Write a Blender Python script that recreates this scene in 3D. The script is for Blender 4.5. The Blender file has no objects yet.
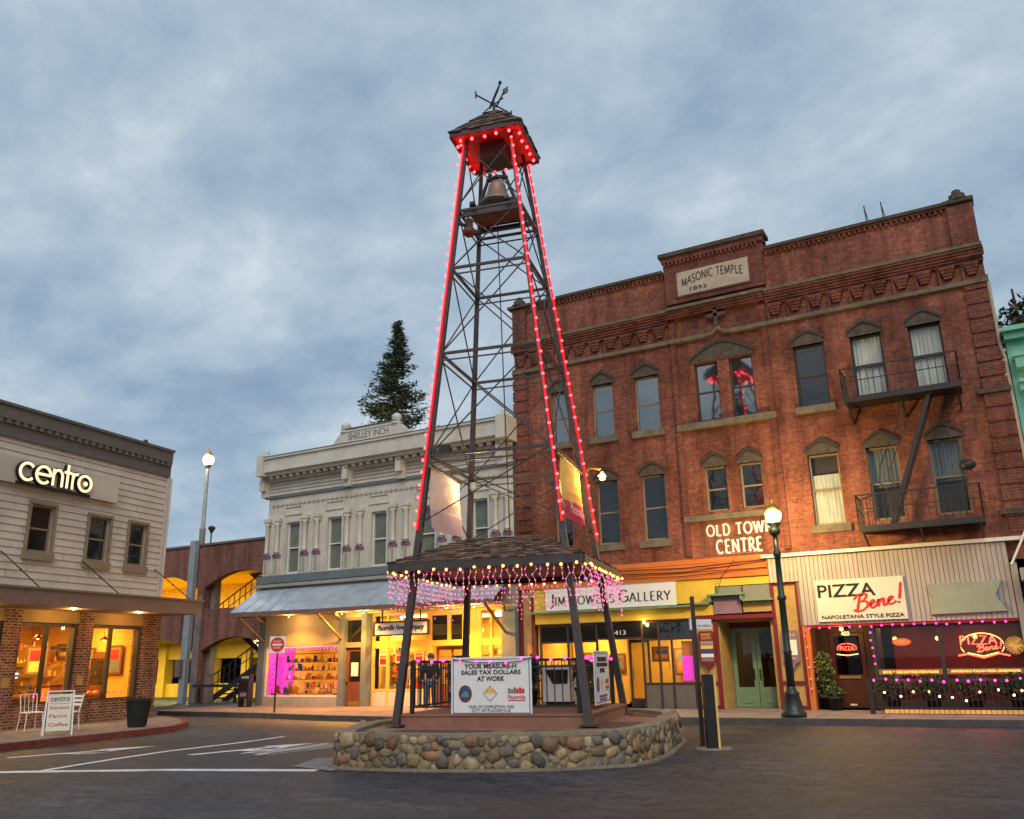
import bpy, math, random
from mathutils import Vector, Matrix
R = math.radians
C = bpy.context.scene.collection
random.seed(7)

# ------------------------------------------------------------------ camera
cam_d = bpy.data.cameras.new('camera')
cam = bpy.data.objects.new('camera', cam_d)
C.objects.link(cam)
cam_d.sensor_width = 36.0
cam_d.lens = 858.0 / 1024.0 * 36.0
cam_d.clip_start = 0.1
cam_d.clip_end = 3000
P, RL, YM = R(16.372), R(-1.1737), R(29.162)
fw = Vector((0, math.cos(P), math.sin(P))); up = Vector((0, -math.sin(P), math.cos(P))); rt = Vector((1, 0, 0))
r2 = rt * math.cos(RL) + up * math.sin(RL); u2 = -rt * math.sin(RL) + up * math.cos(RL)
Zr = Matrix.Rotation(YM, 3, 'Z')
r2, u2, f2 = Zr @ r2, Zr @ u2, Zr @ fw
M = Matrix((r2, u2, -f2)).transposed().to_4x4()
M.translation = Vector((0, 0, 1.6))
cam.matrix_world = M
bpy.context.scene.camera = cam

# ------------------------------------------------------------------ world: dusk sky with broken cloud
SUN_EL, SUN_AZ = R(42), R(150)      # azimuth the light comes from, clockwise from +Y
w = bpy.data.worlds.new('World'); bpy.context.scene.world = w
w.use_nodes = True
nt = w.node_tree; nt.nodes.clear()
def N(nt, t, **k):
    n = nt.nodes.new(t)
    for a, b in k.items():
        if hasattr(n, a): setattr(n, a, b)
        else: n.inputs[a].default_value = b
    return n
tc = N(nt, 'ShaderNodeTexCoord')
sep = N(nt, 'ShaderNodeSeparateXYZ'); nt.links.new(tc.outputs['Generated'], sep.inputs[0])
mx = N(nt, 'ShaderNodeMath', operation='MAXIMUM'); mx.inputs[1].default_value = 0.0; nt.links.new(sep.outputs[2], mx.inputs[0])
ad = N(nt, 'ShaderNodeMath', operation='ADD'); ad.inputs[1].default_value = 0.34; nt.links.new(mx.outputs[0], ad.inputs[0])
dx_ = N(nt, 'ShaderNodeMath', operation='DIVIDE'); nt.links.new(sep.outputs[0], dx_.inputs[0]); nt.links.new(ad.outputs[0], dx_.inputs[1])
dy_ = N(nt, 'ShaderNodeMath', operation='DIVIDE'); nt.links.new(sep.outputs[1], dy_.inputs[0]); nt.links.new(ad.outputs[0], dy_.inputs[1])
cmb = N(nt, 'ShaderNodeCombineXYZ'); nt.links.new(dx_.outputs[0], cmb.inputs[0]); nt.links.new(dy_.outputs[0], cmb.inputs[1])
mp = N(nt, 'ShaderNodeMapping'); mp.inputs['Rotation'].default_value = (0, 0, R(40)); mp.inputs['Scale'].default_value = (1.0, 1.2, 1)
mp.inputs['Location'].default_value = (1.4, 5.6, 0)
nt.links.new(cmb.outputs[0], mp.inputs[0])
n1 = N(nt, 'ShaderNodeTexNoise'); n1.inputs['Scale'].default_value = 3.0; n1.inputs['Detail'].default_value = 14; n1.inputs['Roughness'].default_value = 0.6; n1.inputs['Distortion'].default_value = 0.1
nt.links.new(mp.outputs[0], n1.inputs[0])
n2 = N(nt, 'ShaderNodeTexNoise'); n2.inputs['Scale'].default_value = 0.55; n2.inputs['Detail'].default_value = 4; n2.inputs['Roughness'].default_value = 0.5
nt.links.new(mp.outputs[0], n2.inputs[0])
mixn = N(nt, 'ShaderNodeMath', operation='MULTIPLY_ADD'); mixn.inputs[1].default_value = 0.55
nt.links.new(n2.outputs[0], mixn.inputs[0])
h5 = N(nt, 'ShaderNodeMath', operation='MULTIPLY'); h5.inputs[1].default_value = 0.55; nt.links.new(n1.outputs[0], h5.inputs[0]); nt.links.new(h5.outputs[0], mixn.inputs[2])
rmp = N(nt, 'ShaderNodeValToRGB')
e = rmp.color_ramp.elements
e[0].position = 0.39; e[0].color = (0.19, 0.285, 0.42, 1)
e[1].position = 0.68; e[1].color = (0.64, 0.69, 0.74, 1)
for p_, c_ in ((0.47, (0.275, 0.37, 0.49, 1)), (0.52, (0.345, 0.445, 0.55, 1)), (0.58, (0.44, 0.53, 0.615, 1))):
    k_ = e.new(p_); k_.color = tuple(c__ * .93 for c__ in c_[:3]) + (1,)
nt.links.new(mixn.outputs[0], rmp.inputs[0])
sky = N(nt, 'ShaderNodeTexSky'); sky.sky_type = 'NISHITA'; sky.sun_disc = False
sky.sun_elevation = SUN_EL; sky.sun_rotation = SUN_AZ
bg_s = N(nt, 'ShaderNodeBackground'); bg_s.inputs[1].default_value = 0.05; nt.links.new(sky.outputs[0], bg_s.inputs[0])
bg_c = N(nt, 'ShaderNodeBackground'); bg_c.inputs[1].default_value = 1.0; nt.links.new(rmp.outputs[0], bg_c.inputs[0])
mxs = N(nt, 'ShaderNodeMixShader'); mxs.inputs[0].default_value = 0.86
nt.links.new(bg_s.outputs[0], mxs.inputs[1]); nt.links.new(bg_c.outputs[0], mxs.inputs[2])
wo = N(nt, 'ShaderNodeOutputWorld'); nt.links.new(mxs.outputs[0], wo.inputs[0])

sl = bpy.data.lights.new('sun', 'SUN'); sl.energy = 1.25; sl.angle = R(45); sl.color = (1.0, 0.93, 0.86)
so = bpy.data.objects.new('sun', sl); C.objects.link(so)
sd = Vector((math.sin(SUN_AZ) * math.cos(SUN_EL), math.cos(SUN_AZ) * math.cos(SUN_EL), math.sin(SUN_EL)))
so.rotation_euler = sd.to_track_quat('Z', 'Y').to_euler(); so.location = sd * 60

sc = bpy.context.scene
sc.view_settings.view_transform = 'Standard'; sc.view_settings.look = 'None'
sc.view_settings.exposure = 0.36; sc.view_settings.gamma = 1
sc.view_settings.use_curve_mapping = False
sc.cycles.max_bounces = 6; sc.cycles.diffuse_bounces = 3; sc.cycles.glossy_bounces = 3
sc.cycles.transparent_max_bounces = 16
sc.cycles.sample_clamp_indirect = 4.0
sc.cycles.use_denoising = True

# ------------------------------------------------------------------ materials
def newmat(name):
    m = bpy.data.materials.new(name); m.use_nodes = True
    nt = m.node_tree; b = nt.nodes['Principled BSDF']
    return m, nt, b
def paint(name, col, rough=0.7, var=0.18, scale=3.0, bump=0.0, spec=0.3, metal=0.0, streak=False, grime=0.0):
    m, nt, b = newmat(name)
    b.inputs['Roughness'].default_value = rough; b.inputs['Metallic'].default_value = metal
    b.inputs['Specular IOR Level'].default_value = spec
    tc = N(nt, 'ShaderNodeTexCoord'); mp = N(nt, 'ShaderNodeMapping')
    if streak: mp.inputs['Scale'].default_value = (3, 3, 0.35)
    nt.links.new(tc.outputs['Object'], mp.inputs[0])
    n = N(nt, 'ShaderNodeTexNoise'); n.inputs['Scale'].default_value = scale; n.inputs['Detail'].default_value = 8; n.inputs['Roughness'].default_value = 0.65
    nt.links.new(mp.outputs[0], n.inputs[0])
    r = N(nt, 'ShaderNodeValToRGB')
    e = r.color_ramp.elements
    e[0].position = 0.3; e[1].position = 0.7
    e[0].color = tuple(c * (1 - var) for c in col) + (1,)
    e[1].color = tuple(min(1, c * (1 + var)) for c in col) + (1,)
    nt.links.new(n.outputs[0], r.inputs[0])
    out = r.outputs[0]
    if grime:
        n2 = N(nt, 'ShaderNodeTexNoise'); n2.inputs['Scale'].default_value = 0.7; n2.inputs['Detail'].default_value = 10; n2.inputs['Roughness'].default_value = 0.7
        nt.links.new(mp.outputs[0], n2.inputs[0])
        r2 = N(nt, 'ShaderNodeValToRGB'); r2.color_ramp.elements[0].position = 0.5; r2.color_ramp.elements[1].position = 0.72
        nt.links.new(n2.outputs[0], r2.inputs[0])
        mu = N(nt, 'ShaderNodeMath', operation='MULTIPLY'); mu.inputs[1].default_value = grime; nt.links.new(r2.outputs[0], mu.inputs[0])
        mc = N(nt, 'ShaderNodeMix', data_type='RGBA'); nt.links.new(mu.outputs[0], mc.inputs[0]); nt.links.new(out, mc.inputs[6])
        mc.inputs[7].default_value = (0.07, 0.06, 0.05, 1); out = mc.outputs[2]
    nt.links.new(out, b.inputs['Base Color'])
    if bump:
        bp = N(nt, 'ShaderNodeBump'); bp.inputs['Strength'].default_value = bump; bp.inputs['Distance'].default_value = 0.02
        n3 = N(nt, 'ShaderNodeTexNoise'); n3.inputs['Scale'].default_value = scale * 8; n3.inputs['Detail'].default_value = 6
        nt.links.new(tc.outputs['Object'], n3.inputs[0]); nt.links.new(n3.outputs[0], bp.inputs['Height']); nt.links.new(bp.outputs[0], b.inputs['Normal'])
    return m
def brick(name, c1, c2, mortar, bw=0.22, bh=0.075, ms=0.009, grime=0.25, var=0.5, pale=0.0):
    m, nt, b = newmat(name)
    b.inputs['Roughness'].default_value = 0.85; b.inputs['Specular IOR Level'].default_value = 0.2
    tc = N(nt, 'ShaderNodeTexCoord'); s = N(nt, 'ShaderNodeSeparateXYZ'); nt.links.new(tc.outputs['Object'], s.inputs[0])
    a = N(nt, 'ShaderNodeMath', operation='ADD'); nt.links.new(s.outputs[0], a.inputs[0]); nt.links.new(s.outputs[1], a.inputs[1])
    c = N(nt, 'ShaderNodeCombineXYZ'); nt.links.new(a.outputs[0], c.inputs[0]); nt.links.new(s.outputs[2], c.inputs[1])
    br = N(nt, 'ShaderNodeTexBrick'); br.inputs['Color1'].default_value = c1 + (1,); br.inputs['Color2'].default_value = c2 + (1,); br.inputs['Mortar'].default_value = mortar + (1,)
    br.inputs['Scale'].default_value = 1; br.inputs['Brick Width'].default_value = bw; br.inputs['Row Height'].default_value = bh; br.inputs['Mortar Size'].default_value = ms; br.inputs['Mortar Smooth'].default_value = 0.3; br.inputs['Bias'].default_value = 0.0
    nt.links.new(c.outputs[0], br.inputs[0])
    n = N(nt, 'ShaderNodeTexNoise'); n.inputs['Scale'].default_value = 0.45; n.inputs['Detail'].default_value = 10; n.inputs['Roughness'].default_value = 0.72
    nt.links.new(tc.outputs['Object'], n.inputs[0])
    r = N(nt, 'ShaderNodeValToRGB'); r.color_ramp.elements[0].position = 0.32; r.color_ramp.elements[1].position = 0.72
    g0 = 1 - grime * 1.5; g1 = 1 + grime
    r.color_ramp.elements[0].color = (g0, g0 * 0.97, g0 * 0.95, 1); r.color_ramp.elements[1].color = (g1, g1, g1, 1)
    nt.links.new(n.outputs[0], r.inputs[0])
    mu = N(nt, 'ShaderNodeMix', data_type='RGBA', blend_type='MULTIPLY'); mu.inputs[0].default_value = 1
    nt.links.new(br.outputs[0], mu.inputs[6]); nt.links.new(r.outputs[0], mu.inputs[7])
    # fine speckle: pale salts and dark bricks
    n2 = N(nt, 'ShaderNodeTexNoise'); n2.inputs['Scale'].default_value = 9; n2.inputs['Detail'].default_value = 6; n2.inputs['Roughness'].default_value = 0.8
    nt.links.new(c.outputs[0], n2.inputs[0])
    r2 = N(nt, 'ShaderNodeValToRGB'); r2.color_ramp.elements[0].position = 0.3; r2.color_ramp.elements[1].position = 0.7
    r2.color_ramp.elements[0].color = (1 - var * .7,) * 3 + (1,); r2.color_ramp.elements[1].color = (1 + var,) * 3 + (1,)
    nt.links.new(n2.outputs[0], r2.inputs[0])
    m2 = N(nt, 'ShaderNodeMix', data_type='RGBA', blend_type='MULTIPLY'); m2.inputs[0].default_value = 1
    nt.links.new(mu.outputs[2], m2.inputs[6]); nt.links.new(r2.outputs[0], m2.inputs[7])
    mps = N(nt, 'ShaderNodeMapping'); mps.inputs['Scale'].default_value = (1.6, 1.6, 0.16); nt.links.new(tc.outputs['Object'], mps.inputs[0])
    n4 = N(nt, 'ShaderNodeTexNoise'); n4.inputs['Scale'].default_value = 1.3; n4.inputs['Detail'].default_value = 9; n4.inputs['Roughness'].default_value = 0.7; nt.links.new(mps.outputs[0], n4.inputs[0])
    r4 = N(nt, 'ShaderNodeValToRGB'); r4.color_ramp.elements[0].position = 0.36; r4.color_ramp.elements[0].color = (.5, .47, .45, 1); r4.color_ramp.elements[1].position = 0.56; nt.links.new(n4.outputs[0], r4.inputs[0])
    m4 = N(nt, 'ShaderNodeMix', data_type='RGBA', blend_type='MULTIPLY'); m4.inputs[0].default_value = .85; nt.links.new(m2.outputs[2], m4.inputs[6]); nt.links.new(r4.outputs[0], m4.inputs[7])
    nt.links.new(m4.outputs[2], b.inputs['Base Color'])
    bp = N(nt, 'ShaderNodeBump'); bp.inputs['Strength'].default_value = 0.6; bp.inputs['Distance'].default_value = 0.012; bp.invert = True
    nt.links.new(br.outputs['Fac'], bp.inputs['Height']); nt.links.new(bp.outputs[0], b.inputs['Normal'])
    return m
def emit(name, col, s):
    m, nt, b = newmat(name)
    b.inputs['Base Color'].default_value = col + (1,)
    b.inputs['Emission Color'].default_value = col + (1,); b.inputs['Emission Strength'].default_value = s
    return m
def bulbmat(name, core, rim, sc, sr):
    m = bpy.data.materials.new(name); m.use_nodes = True; nt = m.node_tree; nt.nodes.clear()
    o = N(nt, 'ShaderNodeOutputMaterial'); a = N(nt, 'ShaderNodeEmission'); b = N(nt, 'ShaderNodeEmission'); a.inputs[0].default_value = core + (1,); a.inputs[1].default_value = sc; b.inputs[0].default_value = rim + (1,); b.inputs[1].default_value = sr
    l = N(nt, 'ShaderNodeLayerWeight'); l.inputs[0].default_value = 0.42; mx = N(nt, 'ShaderNodeMixShader'); nt.links.new(l.outputs['Facing'], mx.inputs[0]); nt.links.new(a.outputs[0], mx.inputs[1]); nt.links.new(b.outputs[0], mx.inputs[2]); nt.links.new(mx.outputs[0], o.inputs[0])
    return m
def clear_glass(name, tint=(0.95, 0.97, 0.95)):
    m = bpy.data.materials.new(name); m.use_nodes = True; nt = m.node_tree; nt.nodes.clear()
    o = N(nt, 'ShaderNodeOutputMaterial'); t = N(nt, 'ShaderNodeBsdfTransparent'); t.inputs[0].default_value = tint + (1,)
    g = N(nt, 'ShaderNodeBsdfGlossy'); g.inputs['Roughness'].default_value = 0.02
    f = N(nt, 'ShaderNodeFresnel'); f.inputs[0].default_value = 1.5
    ge = N(nt, 'ShaderNodeNewGeometry'); iv = N(nt, 'ShaderNodeMath', operation='SUBTRACT'); iv.inputs[0].default_value = 1; nt.links.new(ge.outputs['Backfacing'], iv.inputs[1])
    mf = N(nt, 'ShaderNodeMath', operation='MULTIPLY'); nt.links.new(f.outputs[0], mf.inputs[0]); nt.links.new(iv.outputs[0], mf.inputs[1])
    mx = N(nt, 'ShaderNodeMixShader'); nt.links.new(mf.outputs[0], mx.inputs[0]); nt.links.new(t.outputs[0], mx.inputs[1]); nt.links.new(g.outputs[0], mx.inputs[2]); nt.links.new(mx.outputs[0], o.inputs[0])
    return m
def dark_glass(name, col=(0.012, 0.014, 0.016), ior=2.0, wav=0.25):
    m, nt, b = newmat(name)
    b.inputs['Base Color'].default_value = col + (1,); b.inputs['Roughness'].default_value = 0.04; b.inputs['IOR'].default_value = ior
    tc = N(nt, 'ShaderNodeTexCoord'); n = N(nt, 'ShaderNodeTexNoise'); n.inputs['Scale'].default_value = 1.6; n.inputs['Detail'].default_value = 2
    nt.links.new(tc.outputs['Object'], n.inputs[0]); bp = N(nt, 'ShaderNodeBump'); bp.inputs['Strength'].default_value = wav; bp.inputs['Distance'].default_value = 0.03
    nt.links.new(n.outputs[0], bp.inputs['Height']); nt.links.new(bp.outputs[0], b.inputs['Normal'])
    return m
def asphalt():
    m, nt, b = newmat('asphalt')
    b.inputs['Roughness'].default_value = 0.62; b.inputs['Specular IOR Level'].default_value = 0.45
    tc = N(nt, 'ShaderNodeTexCoord')
    big = N(nt, 'ShaderNodeTexNoise'); big.inputs['Scale'].default_value = 0.22; big.inputs['Detail'].default_value = 7; big.inputs['Roughness'].default_value = 0.6; big.inputs['Distortion'].default_value = 0.6
    nt.links.new(tc.outputs['Object'], big.inputs[0])
    rb = N(nt, 'ShaderNodeValToRGB'); e = rb.color_ramp.elements; e[0].position = 0.36; e[0].color = (0.011, 0.012, 0.014, 1); e[1].position = 0.66; e[1].color = (0.040, 0.043, 0.050, 1)
    nt.links.new(big.outputs[0], rb.inputs[0])
    fine = N(nt, 'ShaderNodeTexNoise'); fine.inputs['Scale'].default_value = 3.2; fine.inputs['Detail'].default_value = 9; fine.inputs['Roughness'].default_value = 0.95
    nt.links.new(tc.outputs['Object'], fine.inputs[0])
    rf = N(nt, 'ShaderNodeValToRGB'); rf.color_ramp.elements[0].position = 0.41; rf.color_ramp.elements[1].position = 0.60; rf.color_ramp.elements[0].color = (0.15,) * 3 + (1,); rf.color_ramp.elements[1].color = (2.6,) * 3 + (1,)
    nt.links.new(fine.outputs[0], rf.inputs[0])
    mu = N(nt, 'ShaderNodeMix', data_type='RGBA', blend_type='MULTIPLY'); mu.inputs[0].default_value = 1
    nt.links.new(rb.outputs[0], mu.inputs[6]); nt.links.new(rf.outputs[0], mu.inputs[7])
    # cracks
    vo = N(nt, 'ShaderNodeTexVoronoi'); vo.feature = 'DISTANCE_TO_EDGE'; vo.inputs['Scale'].default_value = 0.8
    wn = N(nt, 'ShaderNodeTexNoise'); wn.inputs['Scale'].default_value = 1.6; wn.inputs['Detail'].default_value = 6
    nt.links.new(tc.outputs['Object'], wn.inputs[0])
    va = N(nt, 'ShaderNodeVectorMath', operation='MULTIPLY_ADD'); va.inputs[1].default_value = (1.2, 1.2, 0)
    nt.links.new(wn.outputs['Color'], va.inputs[0]); nt.links.new(tc.outputs['Object'], va.inputs[2]); nt.links.new(va.outputs[0], vo.inputs['Vector'])
    cr = N(nt, 'ShaderNodeValToRGB'); cr.color_ramp.elements[0].position = 0.0; cr.color_ramp.elements[0].color = (0.12, 0.12, 0.12, 1); cr.color_ramp.elements[1].position = 0.02
    nt.links.new(vo.outputs['Distance'], cr.inputs[0])
    m3 = N(nt, 'ShaderNodeMix', data_type='RGBA', blend_type='MULTIPLY'); m3.inputs[0].default_value = 0.9
    nt.links.new(mu.outputs[2], m3.inputs[6]); nt.links.new(cr.outputs[0], m3.inputs[7])
    mps = N(nt, 'ShaderNodeMapping'); mps.inputs['Rotation'].default_value = (0, 0, R(-29)); mps.inputs['Scale'].default_value = (.22, 1.5, 1); nt.links.new(tc.outputs['Object'], mps.inputs[0])
    n5 = N(nt, 'ShaderNodeTexNoise'); n5.inputs['Scale'].default_value = 1.0; n5.inputs['Detail'].default_value = 8; n5.inputs['Roughness'].default_value = 0.65; nt.links.new(mps.outputs[0], n5.inputs[0])
    r5 = N(nt, 'ShaderNodeValToRGB'); r5.color_ramp.elements[0].position = 0.35; r5.color_ramp.elements[0].color = (.78, .78, .78, 1); r5.color_ramp.elements[1].position = 0.65; r5.color_ramp.elements[1].color = (1.2, 1.2, 1.22, 1); nt.links.new(n5.outputs[0], r5.inputs[0])
    m5 = N(nt, 'ShaderNodeMix', data_type='RGBA', blend_type='MULTIPLY'); m5.inputs[0].default_value = 1; nt.links.new(m3.outputs[2], m5.inputs[6]); nt.links.new(r5.outputs[0], m5.inputs[7])
    nt.links.new(m5.outputs[2], b.inputs['Base Color'])
    rr = N(nt, 'ShaderNodeMapRange'); rr.inputs['To Min'].default_value = 0.42; rr.inputs['To Max'].default_value = 0.78
    nt.links.new(big.outputs[0], rr.inputs[0]); nt.links.new(rr.outputs[0], b.inputs['Roughness'])
    bp = N(nt, 'ShaderNodeBump'); bp.inputs['Strength'].default_value = 0.7; bp.inputs['Distance'].default_value = 0.012
    nt.links.new(fine.outputs[0], bp.inputs['Height']); nt.links.new(bp.outputs[0], b.inputs['Normal'])
    return m
def attr_mat(name, rough=0.75, bump=0.4, bscale=30, sss=False, spec=0.3):
    m, nt, b = newmat(name)
    b.inputs['Roughness'].default_value = rough; b.inputs['Specular IOR Level'].default_value = spec
    a = N(nt, 'ShaderNodeAttribute'); a.attribute_name = 'Col'
    tc = N(nt, 'ShaderNodeTexCoord'); n = N(nt, 'ShaderNodeTexNoise'); n.inputs['Scale'].default_value = bscale; n.inputs['Detail'].default_value = 6
    nt.links.new(tc.outputs['Object'], n.inputs[0])
    r = N(nt, 'ShaderNodeValToRGB'); r.color_ramp.elements[0].position = 0.3; r.color_ramp.elements[1].position = 0.7; r.color_ramp.elements[0].color = (0.7,) * 3 + (1,); r.color_ramp.elements[1].color = (1.25,) * 3 + (1,)
    nt.links.new(n.outputs[0], r.inputs[0])
    mu = N(nt, 'ShaderNodeMix', data_type='RGBA', blend_type='MULTIPLY'); mu.inputs[0].default_value = 1
    nt.links.new(a.outputs[0], mu.inputs[6]); nt.links.new(r.outputs[0], mu.inputs[7]); nt.links.new(mu.outputs[2], b.inputs['Base Color'])
    bp = N(nt, 'ShaderNodeBump'); bp.inputs['Strength'].default_value = bump; bp.inputs['Distance'].default_value = 0.01
    nt.links.new(n.outputs[0], bp.inputs['Height']); nt.links.new(bp.outputs[0], b.inputs['Normal'])
    return m

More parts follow.
